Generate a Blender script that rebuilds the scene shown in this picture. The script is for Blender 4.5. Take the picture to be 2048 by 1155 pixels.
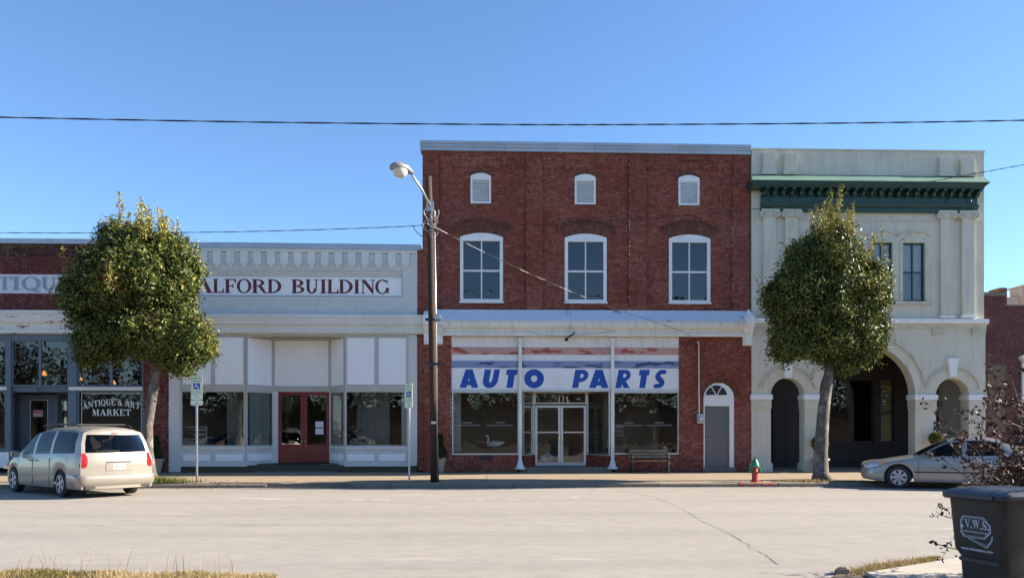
import bpy, bmesh, math, random
import numpy as np
from mathutils import Vector, Matrix

for o in list(bpy.data.objects):
    bpy.data.objects.remove(o, do_unlink=True)
SC = bpy.context.scene
COL = SC.collection
R = math.radians
# ------------------------------------------------------------------ camera
FPX, HOR, EYE = 1607.0, 862.0, 1.62          # focal length and horizon in pixels of the 2048-wide picture, eye height
YAW = R(1.8)
cam_d = bpy.data.cameras.new('camera')
cam = bpy.data.objects.new('camera', cam_d); COL.objects.link(cam)
cam.location = (0, 0, EYE)
cam.rotation_euler = (R(90), 0, -YAW)
cam_d.sensor_width = 36.0
cam_d.lens = 36.0 * FPX / 2048.0
cam_d.shift_y = (HOR - 577.5) / 2048.0
cam_d.clip_end = 4000.0
SC.camera = cam
# ------------------------------------------------------------------ sky, sun, exposure
SUN_EL, SUN_DEL = R(27), R(3.6)              # the sun stands right of the picture, just behind the plane of the shop fronts
sunv = Vector((math.cos(SUN_EL) * math.cos(SUN_DEL), math.cos(SUN_EL) * math.sin(SUN_DEL), math.sin(SUN_EL)))
W = bpy.data.worlds.new('World'); SC.world = W; W.use_nodes = True
wn = W.node_tree.nodes; wl = W.node_tree.links
sky_n = wn.new('ShaderNodeTexSky'); sky_n.sky_type = 'NISHITA'; sky_n.sun_disc = False
sky_n.sun_elevation = SUN_EL
sky_n.sun_rotation = R(90) - SUN_DEL
sky_n.air_density = 1.0; sky_n.dust_density = 0.0; sky_n.ozone_density = 6.0; sky_n.altitude = 60
wl.new(sky_n.outputs[0], wn['Background'].inputs[0])
wn['Background'].inputs[1].default_value = 0.08
sun_d = bpy.data.lights.new('sun', 'SUN'); sun_d.energy = 5.0; sun_d.angle = R(0.53); sun_d.color = (1.0, 0.89, 0.74)
sun_o = bpy.data.objects.new('sun', sun_d); COL.objects.link(sun_o)
sun_o.rotation_euler = sunv.to_track_quat('Z', 'Y').to_euler()
sun_o.location = (40, 5, 30)
SC.view_settings.view_transform = 'Standard'; SC.view_settings.look = 'None'
SC.view_settings.gamma = 1.0; SC.view_settings.exposure = 1.62
SC.view_settings.use_curve_mapping = False
SC.cycles.use_denoising = True
SC.cycles.max_bounces = 8; SC.cycles.transparent_max_bounces = 24
SC.cycles.caustics_reflective = False; SC.cycles.caustics_refractive = False
SC.cycles.sample_clamp_indirect = 6.0

# ------------------------------------------------------------------ pixel -> world on a plane y = Y (layout measured in the photograph)
_s, _c = math.sin(YAW), math.cos(YAW)
def PX(px, Y):
    xc = (px - 1024.0) / FPX
    return Y * (_s + _c * xc) / (_c - _s * xc)
def PZ(px, py, Y):
    xc = (px - 1024.0) / FPX
    return EYE + Y / (_c - _s * xc) * (HOR - py) / FPX
def GY(px, py, z=0.0):                        # depth of a ground point
    t = (EYE - z) * FPX / (py - HOR)
    xc = (px - 1024.0) / FPX
    return t * (_c - _s * xc)

# ------------------------------------------------------------------ object helpers
def origin_of(o):
    v = Vector((0, 0, 0))
    while o is not None:
        v += o.location; o = o.parent
    return v

class MB:
    def __init__(s): s.v = []; s.f = []; s.t = []
    def add(s, vs, fs, tint=0.0):
        n = len(s.v); s.v.extend(vs)
        for f in fs: s.f.append([i + n for i in f]); s.t.append(tint)
        return s
    def box(s, x0, x1, y0, y1, z0, z1, tint=0.0, back=True):
        vs = [(x0,y0,z0),(x1,y0,z0),(x1,y1,z0),(x0,y1,z0),(x0,y0,z1),(x1,y0,z1),(x1,y1,z1),(x0,y1,z1)]
        fs = [(0,3,2,1),(4,5,6,7),(0,1,5,4),(1,2,6,5),(3,0,4,7)]
        if back: fs.append((2,3,7,6))
        return s.add(vs, fs, tint)
    def quad(s, a, b, c, d, tint=0.0): return s.add([a,b,c,d], [(0,1,2,3)], tint)
    def _prism(s, pts, f0, f1, tint=0.0):
        n = len(pts)
        vs = [f0(p) for p in pts] + [f1(p) for p in pts]
        fs = [tuple(range(n)), tuple(range(2*n-1, n-1, -1))] + [(i, i+n, (i+1) % n + n, (i+1) % n) for i in range(n)]
        return s.add(vs, fs, tint)
    def pxz(s, pts, y0, y1, tint=0.0): return s._prism(pts, lambda p: (p[0], y0, p[1]), lambda p: (p[0], y1, p[1]), tint)
    def pyz(s, pts, x0, x1, tint=0.0): return s._prism(pts, lambda p: (x0, p[0], p[1]), lambda p: (x1, p[0], p[1]), tint)
    def pxy(s, pts, z0, z1, tint=0.0): return s._prism(pts, lambda p: (p[0], p[1], z0), lambda p: (p[0], p[1], z1), tint)
    def tube(s, pts, radii, n=8, cap=True, tint=0.0):
        pts = [Vector(p) for p in pts]
        if not hasattr(radii, '__len__'): radii = [radii] * len(pts)
        rings = []; up = None
        for i, p in enumerate(pts):
            d = (pts[min(i+1, len(pts)-1)] - pts[max(i-1, 0)]).normalized()
            if up is None:
                up = Vector((0,0,1)) if abs(d.z) < .9 else Vector((1,0,0))
            a = d.cross(up).normalized(); b = a.cross(d).normalized(); up = b
            rings.append([p + (a*math.cos(2*math.pi*k/n) + b*math.sin(2*math.pi*k/n)) * radii[i] for k in range(n)])
        vs = [tuple(v) for r in rings for v in r]; fs = []
        for i in range(len(pts)-1):
            for k in range(n):
                fs.append((i*n+k, i*n+(k+1)%n, (i+1)*n+(k+1)%n, (i+1)*n+k))
        if cap: fs.append(tuple(range(n-1,-1,-1))); fs.append(tuple(range((len(pts)-1)*n, len(pts)*n)))
        return s.add(vs, fs, tint)
    def lathe(s, prof, c=(0,0,0), n=16, axis='z', tint=0.0, cap=True):
        vs = []; fs = []
        for r, h in prof:
            for k in range(n):
                a = 2*math.pi*k/n; u, w = r*math.cos(a), r*math.sin(a)
                vs.append({'z': (c[0]+u, c[1]+w, c[2]+h), 'y': (c[0]+u, c[1]+h, c[2]+w), 'x': (c[0]+h, c[1]+u, c[2]+w)}[axis])
        m = len(prof)
        for i in range(m-1):
            for k in range(n): fs.append((i*n+k, i*n+(k+1)%n, (i+1)*n+(k+1)%n, (i+1)*n+k))
        if cap: fs.append(tuple(range(n-1,-1,-1))); fs.append(tuple(range((m-1)*n, m*n)))
        return s.add(vs, fs, tint)
    def build(s, name, mat, parent=None, smooth=False, local=False, recalc=True, tint=False, bevel=0.0):
        me = bpy.data.meshes.new(name)
        off = Vector((0,0,0)) if local else origin_of(parent)
        me.from_pydata([(v[0]-off.x, v[1]-off.y, v[2]-off.z) for v in s.v], [], s.f)
        if tint:
            at = me.attributes.new('tint', 'FLOAT', 'FACE')
            at.data.foreach_set('value', np.array(s.t, dtype=np.float32))
        if recalc or bevel:
            bm = bmesh.new(); bm.from_mesh(me)
            if recalc: bmesh.ops.recalc_face_normals(bm, faces=bm.faces)
            if bevel: bmesh.ops.bevel(bm, geom=[e for e in bm.edges if e.is_manifold and e.calc_face_angle(0) > .6], offset=bevel, segments=2, affect='EDGES', clamp_overlap=True)
            bm.to_mesh(me); bm.free()
        me.materials.append(mat)
        if smooth:
            me.polygons.foreach_set('use_smooth', [True]*len(me.polygons))
            if smooth != 'all': me.set_sharp_from_angle(angle=R(38))
        me.update()
        o = bpy.data.objects.new(name, me); COL.objects.link(o)
        if parent is not None: o.parent = parent
        return o

def empty(name, loc, rz=0.0):
    o = bpy.data.objects.new(name, None); COL.objects.link(o)
    o.location = loc; o.rotation_euler = (0, 0, rz); o.empty_display_size = .3
    return o
def tag(o, label=None, cat=None, group=None, kind=None):
    if label: o['label'] = label
    if cat: o['category'] = cat
    if group: o['group'] = group
    if kind: o['kind'] = kind
    return o
def copy_tree(o, parent=None):
    c = o.copy(); COL.objects.link(c); c.parent = parent
    for ch in list(o.children): copy_tree(ch, c)
    return c
def np_mesh(name, verts, quads, mat, parent=None, tint=None, local=False, smooth=False):
    off = np.zeros(3) if local else np.array(origin_of(parent))
    me = bpy.data.meshes.new(name)
    nv, nf, k = len(verts), len(quads), quads.shape[1]
    me.vertices.add(nv); me.vertices.foreach_set('co', (verts - off).astype(np.float32).ravel())
    me.loops.add(nf*k); me.loops.foreach_set('vertex_index', quads.astype(np.int32).ravel())
    me.polygons.add(nf); me.polygons.foreach_set('loop_start', np.arange(0, nf*k, k, dtype=np.int32))
    if tint is not None:
        at = me.attributes.new('tint', 'FLOAT', 'FACE'); at.data.foreach_set('value', tint.astype(np.float32))
    me.materials.append(mat); me.update(calc_edges=True); me.validate()
    if smooth: me.polygons.foreach_set('use_smooth', [True]*len(me.polygons))
    o = bpy.data.objects.new(name, me); COL.objects.link(o)
    if parent is not None: o.parent = parent
    return o

# ------------------------------------------------------------------ materials
def nodes(name):
    m = bpy.data.materials.new(name); m.use_nodes = True
    nt = m.node_tree; b = nt.nodes['Principled BSDF']
    return m, nt, b
def N(nt, typ, **kw):
    n = nt.nodes.new(typ)
    for k, v in kw.items():
        if k.startswith('i_'):
            key = k[2:]; key = int(key) if key.isdigit() else key.replace('_', ' ')
            n.inputs[key].default_value = v
        else: setattr(n, k, v)
    return n
def ramp(nt, fac, stops):
    r = N(nt, 'ShaderNodeValToRGB'); e = r.color_ramp.elements
    while len(e) < len(stops): e.new(.5)
    for el, (p, c) in zip(e, stops):
        el.position = p; el.color = (*c, 1) if len(c) == 3 else c
    nt.links.new(fac, r.inputs[0]); return r.outputs[0]
def mixc(nt, fac, a, b, mode='MIX'):
    m = N(nt, 'ShaderNodeMix', data_type='RGBA', blend_type=mode)
    for sock, v in ((m.inputs[0], fac), (m.inputs[6], a), (m.inputs[7], b)):
        if hasattr(v, 'is_linked'): nt.links.new(v, sock)
        elif hasattr(v, '__len__'): sock.default_value = (*v, 1)
        else: sock.default_value = v
    return m.outputs[2]
def math_n(nt, op, a, b=None, clamp=False):
    m = N(nt, 'ShaderNodeMath', operation=op, use_clamp=clamp)
    for sock, v in ((m.inputs[0], a), (m.inputs[1], b)):
        if v is None: continue
        if hasattr(v, 'is_linked'): nt.links.new(v, sock)
        else: sock.default_value = v
    return m.outputs[0]
def pos_n(nt, scale=(1,1,1)):
    g = N(nt, 'ShaderNodeNewGeometry'); mp = N(nt, 'ShaderNodeMapping'); mp.inputs['Scale'].default_value = scale
    nt.links.new(g.outputs['Position'], mp.inputs[0]); return mp.outputs[0]
def noise(nt, vec, sc, det=4.0, rough=.6):
    n = N(nt, 'ShaderNodeTexNoise'); n.inputs['Scale'].default_value = sc
    n.inputs['Detail'].default_value = det; n.inputs['Roughness'].default_value = rough
    nt.links.new(vec, n.inputs['Vector']); return n.outputs['Fac']
def bump(nt, b, h, strength=.3, dist=.01):
    bp = N(nt, 'ShaderNodeBump'); bp.inputs['Strength'].default_value = strength; bp.inputs['Distance'].default_value = dist
    nt.links.new(h, bp.inputs['Height']); nt.links.new(bp.outputs[0], b.inputs['Normal'])
def hexc(h):
    h = h.lstrip('#'); c = [int(h[i:i+2], 16)/255 for i in (0,2,4)]
    return tuple(x/12.92 if x <= .04045 else ((x+.055)/1.055)**2.4 for x in c)

def paint(name, col, rough=.6, var=.10, scale=2.0, dirt=None, dirt_amt=.0, streak=False, bmp=.15, bscale=60, metal=0.0, spec=.5, coat=0.0):
    m, nt, b = nodes(name)
    v = pos_n(nt)
    n1 = noise(nt, v, scale, 5)
    lo = tuple(c*(1-var) for c in col); hi = tuple(min(1, c*(1+var)) for c in col)
    c = ramp(nt, n1, [(.3, lo), (.7, hi)])
    if dirt is not None:
        vs = pos_n(nt, (7, 7, .7) if streak else (1, 1, 1))
        n2 = noise(nt, vs, 1.0 if streak else scale*2.3, 6, .7)
        fac = ramp(nt, n2, [(.5, (0,0,0)), (.78, (dirt_amt,)*3)])
        c = mixc(nt, fac, c, dirt)
    nt.links.new(c, b.inputs['Base Color'])
    b.inputs['Roughness'].default_value = rough; b.inputs['Metallic'].default_value = metal
    b.inputs['Specular IOR Level'].default_value = spec
    if coat: b.inputs['Coat Weight'].default_value = coat; b.inputs['Coat Roughness'].default_value = .06
    if bmp: bump(nt, b, noise(nt, v, bscale, 3), bmp, .004)
    return m

def peeling(name, col, under, amt=.62, scale=3.0, stretch=(1, 1, 4), rough=.55):
    m, nt, b = nodes(name)
    v = pos_n(nt, stretch); v1 = pos_n(nt)
    n = noise(nt, v, scale, 8, .62)
    f = ramp(nt, n, [(amt, (0,0,0)), (amt+.03, (1,1,1))])
    base = ramp(nt, noise(nt, v1, 1.5, 4), [(.3, tuple(c*.88 for c in col)), (.7, col)])
    c = mixc(nt, f, base, under)
    nt.links.new(c, b.inputs['Base Color']); b.inputs['Roughness'].default_value = rough
    bump(nt, b, math_n(nt, 'SUBTRACT', 1.0, f), .5, .003)
    return m

def tint_sum(nt):
    a = N(nt, 'ShaderNodeAttribute', attribute_name='tint', attribute_type='GEOMETRY')
    o = N(nt, 'ShaderNodeAttribute', attribute_name='tint', attribute_type='OBJECT')
    return math_n(nt, 'ADD', a.outputs['Fac'], o.outputs['Fac'])

def brick_mat(name, cols, soot, soot_amt=.55, rough=.85, wash=None):
    m, nt, b = nodes(name)
    t = tint_sum(nt); v = pos_n(nt)
    c = ramp(nt, t, [(i/(len(cols)-1), k) for i, k in enumerate(cols)])
    n = noise(nt, v, .55, 6, .65)
    c = mixc(nt, ramp(nt, n, [(.42, (0,0,0)), (.72, (soot_amt,)*3)]), c, soot)
    fine = noise(nt, v, 45, 4, .7)
    c = mixc(nt, math_n(nt, 'MULTIPLY', fine, .35), c, tuple(x*.45 for x in cols[0]))
    if wash is not None:
        vs = pos_n(nt, (1.2, 1.2, .6))
        c = mixc(nt, ramp(nt, noise(nt, vs, 1.3, 7, .72), [(.57, (0,0,0)), (.72, (.5,)*3)]), c, wash)
    nt.links.new(c, b.inputs['Base Color']); b.inputs['Roughness'].default_value = rough
    b.inputs['Specular IOR Level'].default_value = .3
    bump(nt, b, fine, .5, .004)
    return m

def mortar_mat(name, dark, light, amt):
    m, nt, b = nodes(name); v = pos_n(nt)
    n = noise(nt, v, 9, 5, .7); big = noise(nt, v, .7, 3)
    f = ramp(nt, math_n(nt, 'ADD', n, math_n(nt, 'MULTIPLY', math_n(nt, 'SUBTRACT', big, .5), .5)), [(amt, (0,0,0)), (amt+.1, (1,1,1))])
    nt.links.new(mixc(nt, f, dark, light), b.inputs['Base Color']); b.inputs['Roughness'].default_value = .95
    return m

def glass_mat(name, tint=(.82,.85,.83), refl=2.2, rough=.0, wav=.016):
    m, nt, b = nodes(name)
    nt.nodes.remove(b); out = nt.nodes['Material Output']
    tr = N(nt, 'ShaderNodeBsdfTransparent'); tr.inputs[0].default_value = (*tint, 1)
    gl = N(nt, 'ShaderNodeBsdfGlossy'); gl.inputs['Roughness'].default_value = rough; gl.inputs[0].default_value = (1,1,1,1)
    fr = N(nt, 'ShaderNodeFresnel'); fr.inputs[0].default_value = 1.5
    bp = N(nt, 'ShaderNodeBump'); bp.inputs['Strength'].default_value = wav; bp.inputs['Distance'].default_value = .3
    nt.links.new(noise(nt, pos_n(nt), 1.6, 2), bp.inputs['Height']); nt.links.new(bp.outputs[0], gl.inputs['Normal'])
    mx = N(nt, 'ShaderNodeMixShader')
    nt.links.new(math_n(nt, 'MULTIPLY', fr.outputs[0], refl, True), mx.inputs[0])
    nt.links.new(tr.outputs[0], mx.inputs[1]); nt.links.new(gl.outputs[0], mx.inputs[2]); nt.links.new(mx.outputs[0], out.inputs[0])
    return m

def leaf_mat(name, stops, rough=.38, trans=.25, spec=.22):
    m, nt, b = nodes(name)
    c = ramp(nt, tint_sum(nt), stops)
    nt.links.new(c, b.inputs['Base Color']); b.inputs['Roughness'].default_value = rough
    b.inputs['Specular IOR Level'].default_value = spec
    if trans:
        out = nt.nodes['Material Output']; t = N(nt, 'ShaderNodeBsdfTranslucent'); nt.links.new(c, t.inputs[0])
        mx = N(nt, 'ShaderNodeMixShader', i_0=trans)
        nt.links.new(b.outputs[0], mx.inputs[1]); nt.links.new(t.outputs[0], mx.inputs[2]); nt.links.new(mx.outputs[0], out.inputs[0])
    return m

def car_paint(name, col, rough=.32, metal=.55, coat=.6):
    m, nt, b = nodes(name); v = pos_n(nt)
    n = noise(nt, v, 2.2, 5)
    nt.links.new(ramp(nt, n, [(.3, tuple(c*.9 for c in col)), (.7, col)]), b.inputs['Base Color'])
    b.inputs['Metallic'].default_value = metal; b.inputs['Roughness'].default_value = rough
    b.inputs['Coat Weight'].default_value = coat; b.inputs['Coat Roughness'].default_value = .08
    return m

M = {}
M['brick'] = brick_mat('painted_red_brick', [(.19,.048,.031), (.25,.066,.042), (.30,.085,.054), (.36,.125,.085)], (.12,.044,.034), .5)
M['brick_arch'] = brick_mat('sooty_arch_brick', [(.12,.046,.031), (.17,.066,.043), (.21,.10,.065)], (.085,.055,.038), .45)
M['brick_antique'] = brick_mat('weathered_red_brick', [(.12,.026,.022), (.16,.038,.03), (.19,.05,.04)], (.04,.016,.015), .6)
M['brick_top'] = brick_mat('stained_parapet_brick', [(.07,.03,.027), (.10,.042,.036), (.14,.07,.06)], (.03,.018,.017), .7, wash=(.32,.26,.25))
M['brick_purple'] = brick_mat('purple_red_brick', [(.115,.045,.042), (.15,.058,.05), (.19,.085,.07)], (.08,.04,.038), .5)
M['brick_tan'] = brick_mat('tan_patch_brick', [(.17,.12,.08), (.22,.155,.105), (.26,.19,.14)], (.12,.09,.07), .5)
M['mortar'] = mortar_mat('red_washed_mortar', (.12,.04,.034), (.70,.58,.52), .49)
M['mortar_pale'] = mortar_mat('pale_mortar', (.18,.10,.09), (.55,.48,.45), .47)
M['mortar_arch'] = mortar_mat('dark_mortar', (.07,.035,.025), (.4,.32,.22), .56)
M['white'] = paint('aged_white_paint', (.81,.80,.77), .5, .07, 1.4, (.42,.38,.32), .75, True)
M['white2'] = paint('clean_white_paint', (.80,.80,.79), .5, .05, 1.2, (.5,.48,.44), .35, True)
M['panel'] = paint('white_transom_panel', (.86,.87,.87), .6, .03, .6, (.68,.67,.64), .35, True)
M['cream'] = paint('cream_cornice_paint', (.76,.73,.64), .55, .08, 1.2, (.34,.32,.27), .6, True)
M['peel'] = peeling('peeling_white_paint', (.74,.72,.66), (.20,.17,.14), .60, 2.2, (1, 1, 3.2))
M['gray'] = paint('pale_gray_paint', (.60,.605,.575), .6, .05, .9, (.44,.45,.43), .5, True)
M['gray_trim'] = paint('light_gray_trim', (.69,.69,.655), .55, .05, 1.0, (.46,.46,.43), .5, True)
M['gray_frame'] = paint('warm_gray_frame', (.47,.46,.42), .5, .06, 1.5, (.34,.33,.30), .4)
M['flash'] = paint('galvanised_flashing', (.42,.45,.49), .45, .10, .8, (.26,.28,.32), .6, False, .05, 20, .55)
M['flash_blue'] = peeling('worn_metal_flashing', (.66,.70,.76), (.33,.36,.41), .61, .9, (1, 1, 2.5), .4)
M['blue_frame'] = paint('slate_blue_paint', (.105,.145,.185), .5, .08, 1.4, (.07,.09,.11), .5)
M['sage'] = paint('sage_stucco', (.605,.58,.475), .8, .06, .7, (.42,.40,.33), .85, True, .25, 35)
M['sage_edge'] = paint('sage_moulding', (.585,.56,.46), .8, .06, 1.2, (.27,.28,.24), .6, False, .15)
M['green'] = paint('dark_green_paint', (.013,.055,.048), .42, .15, 2, (.03,.085,.075), .5)
M['green_lit_top'] = paint('sky_lit_green', (.13,.22,.17), .5, .12, 1.2, (.24,.32,.26), .5)  # sky and sun light on the cornice top, put into a paler green
M['red_door'] = paint('dark_red_door', (.18,.012,.014), .35, .10, 2)
M['gray_door'] = paint('gray_steel_door', (.145,.145,.13), .5, .05, 1.5, (.11,.11,.10), .4)
M['dark'] = paint('dark_interior', (.055,.05,.045), .9, .2, 1)
M['room'] = paint('interior_plaster', (.32,.295,.25), .9, .15, .8)
M['room_brown'] = paint('interior_brown_panelling', (.26,.19,.125), .8, .2, 1.2)
M['floor_in'] = paint('interior_floor', (.10,.085,.07), .7, .2, 1)
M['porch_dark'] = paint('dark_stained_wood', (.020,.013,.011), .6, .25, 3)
M['blind'] = paint('window_blind', (.34,.37,.39), .8, .06, 3)
M['glass'] = glass_mat('storefront_glass')
M['glass_up'] = glass_mat('upstairs_glass', (.55,.58,.60), 2.2)
M['car_glass'] = glass_mat('car_glass', (.17,.18,.17), .42, 0, 0)
M['alu'] = paint('brushed_aluminium', (.62,.62,.60), .35, .06, 3, None, 0, False, .0, 20, .7)
M['steel'] = paint('galvanised_steel', (.46,.47,.48), .42, .12, 6, None, 0, False, .05, 40, .8)
M['dark_metal'] = paint('dark_metal', (.035,.035,.036), .5, .2, 4, None, 0, False, .05, 30, .3)
M['chrome'] = paint('chrome', (.75,.75,.75), .12, .02, 2, None, 0, False, 0, 20, 1.0)
M['black'] = paint('black_plastic', (.018,.018,.019), .55, .2, 5)
M['wire'] = paint('black_cable', (.012,.012,.014), .6, .1, 3)
M['rubber'] = paint('tyre_rubber', (.022,.022,.023), .85, .2, 12, None, 0, False, .2, 80)
M['blue_letter'] = paint('blue_letter_paint', (.005,.070,.38), .5, .06, 1.5)
M['maroon_letter'] = paint('maroon_letter_paint', (.12,.012,.022), .5, .10, 2)
M['gray_letter'] = paint('faded_blue_gray_letter_paint', (.245,.30,.385), .7, .14, 6, (.45,.48,.52), .7)
M['white_letter'] = paint('white_letter_paint', (.72,.76,.72), .5, .04, 3)
M['gold_letter'] = paint('gold_letter_paint', (.60,.45,.16), .4, .05, 3)
M['sign_white'] = peeling('sign_white_paint', (.87,.88,.88), (.56,.55,.52), .74, 5, (1, 1, 2))
M['brick_white'] = paint('white_painted_brick', (.66,.68,.70), .7, .08, 6, (.42,.40,.40), .6)
M['red_stripe'] = peeling('faded_red_stripe', (.56,.32,.275), (.36,.075,.045), .55, 1.6, (1, 1, 3), .6)
M['blue_stripe'] = peeling('peeling_blue_stripe', (.24,.30,.48), (.035,.055,.16), .535, 1.5, (.9, 1, 5), .6)
M['curtain'] = paint('gray_green_curtain', (.34,.375,.36), .9, .1, 3)
M['paper'] = paint('paper', (.75,.76,.76), .8, .03, 4)
M['pink'] = paint('pink_print', (.55,.22,.25), .7, .1, 8)
M['steel_sign'] = paint('reflective_sign_sheet', (.76,.79,.62), .4, .03, 4)
M['sign_green'] = paint('sign_green_print', (.12,.38,.22), .5, .05, 4)
M['sign_blue'] = paint('sign_blue_print', (.01,.06,.36), .5, .05, 4)
M['wood_pole'] = None
# more materials -----------------------------------------------------------------
def asphalt():
    m, nt, b = nodes('worn_asphalt'); v = pos_n(nt)
    big = noise(nt, pos_n(nt, (.10, .35, 1)), 1.0, 5, .6)
    c = ramp(nt, big, [(.3, (.365,.328,.280)), (.7, (.425,.384,.33))])
    sp = noise(nt, v, 95, 2, .9)
    c = mixc(nt, ramp(nt, sp, [(.34, (.6,)*3), (.62, (0,)*3)]), c, (.09,.085,.08))
    c = mixc(nt, ramp(nt, noise(nt, v, 60, 1, .5), [(.66, (0,)*3), (.74, (.5,)*3)]), c, (.50,.47,.43))
    st = noise(nt, pos_n(nt, (.5, 1.6, 1)), 1.1, 6, .7)
    c = mixc(nt, ramp(nt, st, [(.58, (0,)*3), (.8, (.45,)*3)]), c, (.10,.095,.09))
    mid_ = noise(nt, pos_n(nt, (.8, 1.5, 1)), 3.2, 5, .75)
    c = mixc(nt, ramp(nt, mid_, [(.40, (.30,)*3), (.58, (0,)*3)]), c, (.20,.185,.165))
    pale = noise(nt, pos_n(nt, (.22, .9, 1)), 1.7, 5, .7)
    c = mixc(nt, ramp(nt, pale, [(.60, (0,)*3), (.75, (.55,)*3)]), c, (.52,.47,.40))
    sp_ = N(nt, 'ShaderNodeSeparateXYZ'); nt.links.new(N(nt, 'ShaderNodeNewGeometry').outputs['Position'], sp_.inputs[0])
    yw = math_n(nt, 'ADD', sp_.outputs['Y'], math_n(nt, 'MULTIPLY', math_n(nt, 'SUBTRACT', noise(nt, v, .8, 4), .5), 1.3))
    grime = N(nt, 'ShaderNodeMapRange'); nt.links.new(yw, grime.inputs[0]); grime.inputs[1].default_value = 22.2; grime.inputs[2].default_value = 23.3; grime.inputs[4].default_value = .5
    c = mixc(nt, grime.outputs[0], c, (.16,.145,.125))                     # silt along the gutter
    trk = math_n(nt, 'SINE', math_n(nt, 'MULTIPLY', yw, 2.1))
    c = mixc(nt, ramp(nt, trk, [(.55, (0,)*3), (1.0, (.16,)*3)]), c, (.17,.155,.14))   # darker wheel tracks along the street
    nt.links.new(c, b.inputs['Base Color']); b.inputs['Roughness'].default_value = .88
    b.inputs['Specular IOR Level'].default_value = .3
    bump(nt, b, noise(nt, v, 70, 3, .8), .55, .012)
    return m
def concrete(name, col, stain, amt=.55, sc=1.2):
    m, nt, b = nodes(name); v = pos_n(nt)
    c = ramp(nt, noise(nt, v, sc, 6, .65), [(.3, tuple(x*.8 for x in col)), (.7, col)])
    c = mixc(nt, ramp(nt, noise(nt, v, sc*1.9, 6, .7), [(.52, (0,)*3), (.75, (amt,)*3)]), c, stain)
    c = mixc(nt, math_n(nt, 'MULTIPLY', noise(nt, v, 130, 2, .8), .35), c, tuple(x*.4 for x in col))
    nt.links.new(c, b.inputs['Base Color']); b.inputs['Roughness'].default_value = .9
    bump(nt, b, noise(nt, v, 60, 4, .7), .4, .006)
    return m
def bark(name, c0, c1, stretch, patch=None, rough=.9):
    m, nt, b = nodes(name); tc = N(nt, 'ShaderNodeTexCoord'); mp = N(nt, 'ShaderNodeMapping'); mp.inputs['Scale'].default_value = stretch
    nt.links.new(tc.outputs['Object'], mp.inputs[0])
    n = noise(nt, mp.outputs[0], 5, 7, .7)
    c = ramp(nt, n, [(.3, c0), (.68, c1)])
    if patch: c = mixc(nt, ramp(nt, noise(nt, pos_n(nt), 3, 4), [(.55, (0,)*3), (.62, (.8,)*3)]), c, patch)
    nt.links.new(c, b.inputs['Base Color']); b.inputs['Roughness'].default_value = rough
    bump(nt, b, n, .8, .02)
    return m
M['asphalt'] = asphalt()
M['concrete'] = concrete('old_sidewalk_concrete', (.345,.265,.175), (.21,.155,.095))
M['kerb'] = concrete('old_kerb_concrete', (.26,.22,.17), (.085,.075,.06), .8, 2.5)
M['slab_new'] = concrete('pale_concrete', (.46,.41,.34), (.3,.26,.2), .5)
M['kerb_red'] = peeling('worn_red_kerb_paint', (.42,.055,.045), (.2,.16,.12), .46, 6, (1,1,1), .8)
M['slab_dim'] = concrete('gray_entry_concrete', (.22,.21,.19), (.14,.13,.11), .5)
M['dim_letter'] = paint('worn_window_print', (.42,.43,.42), .6, .04, 3)
M['moss'] = concrete('mossy_base', (.09,.075,.05), (.045,.05,.02), .8, 3)
M['soil'] = concrete('leaf_strewn_soil', (.11,.08,.05), (.05,.035,.02), .7, 6)
M['ground'] = concrete('dry_grass_ground', (.16,.13,.07), (.09,.085,.04), .6, .5)
M['wood_pole'] = bark('weathered_pole_wood', (.016,.010,.008), (.075,.040,.025), (9, 9, .5))
M['trunk'] = bark('gray_holly_bark', (.045,.038,.032), (.15,.13,.11), (4, 4, 1.6), (.22,.20,.175))
M['twig'] = paint('brown_twig', (.105,.055,.038), .7, .3, 6)
M['tar'] = paint('crack_fill', (.14,.128,.115), .9, .3, 8)
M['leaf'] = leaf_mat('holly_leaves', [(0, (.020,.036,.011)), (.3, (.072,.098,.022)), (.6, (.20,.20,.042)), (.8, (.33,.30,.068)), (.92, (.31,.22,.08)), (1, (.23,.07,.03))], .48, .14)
M['shrub'] = leaf_mat('shrub_needles', [(0, (.012,.026,.008)), (.6, (.05,.075,.02)), (1, (.14,.16,.05))], .5, .2)
M['dry_leaf'] = leaf_mat('dry_brown_leaves', [(0, (.028,.017,.011)), (.6, (.085,.045,.028)), (.9, (.18,.08,.048)), (1, (.32,.16,.09))], .55, .15)
M['grass'] = leaf_mat('dry_grass', [(0, (.13,.12,.03)), (.35, (.27,.20,.075)), (.7, (.42,.31,.15)), (1, (.56,.45,.26))], .7, .3)
M['weed'] = leaf_mat('green_weeds', [(0, (.04,.06,.012)), (.6, (.12,.15,.03)), (1, (.30,.30,.10))], .6, .3)
M['wood_far'] = leaf_mat('woodland_leaves', [(0, (.012,.02,.008)), (.6, (.035,.045,.014)), (1, (.08,.075,.03))], .6, .1)

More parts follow.
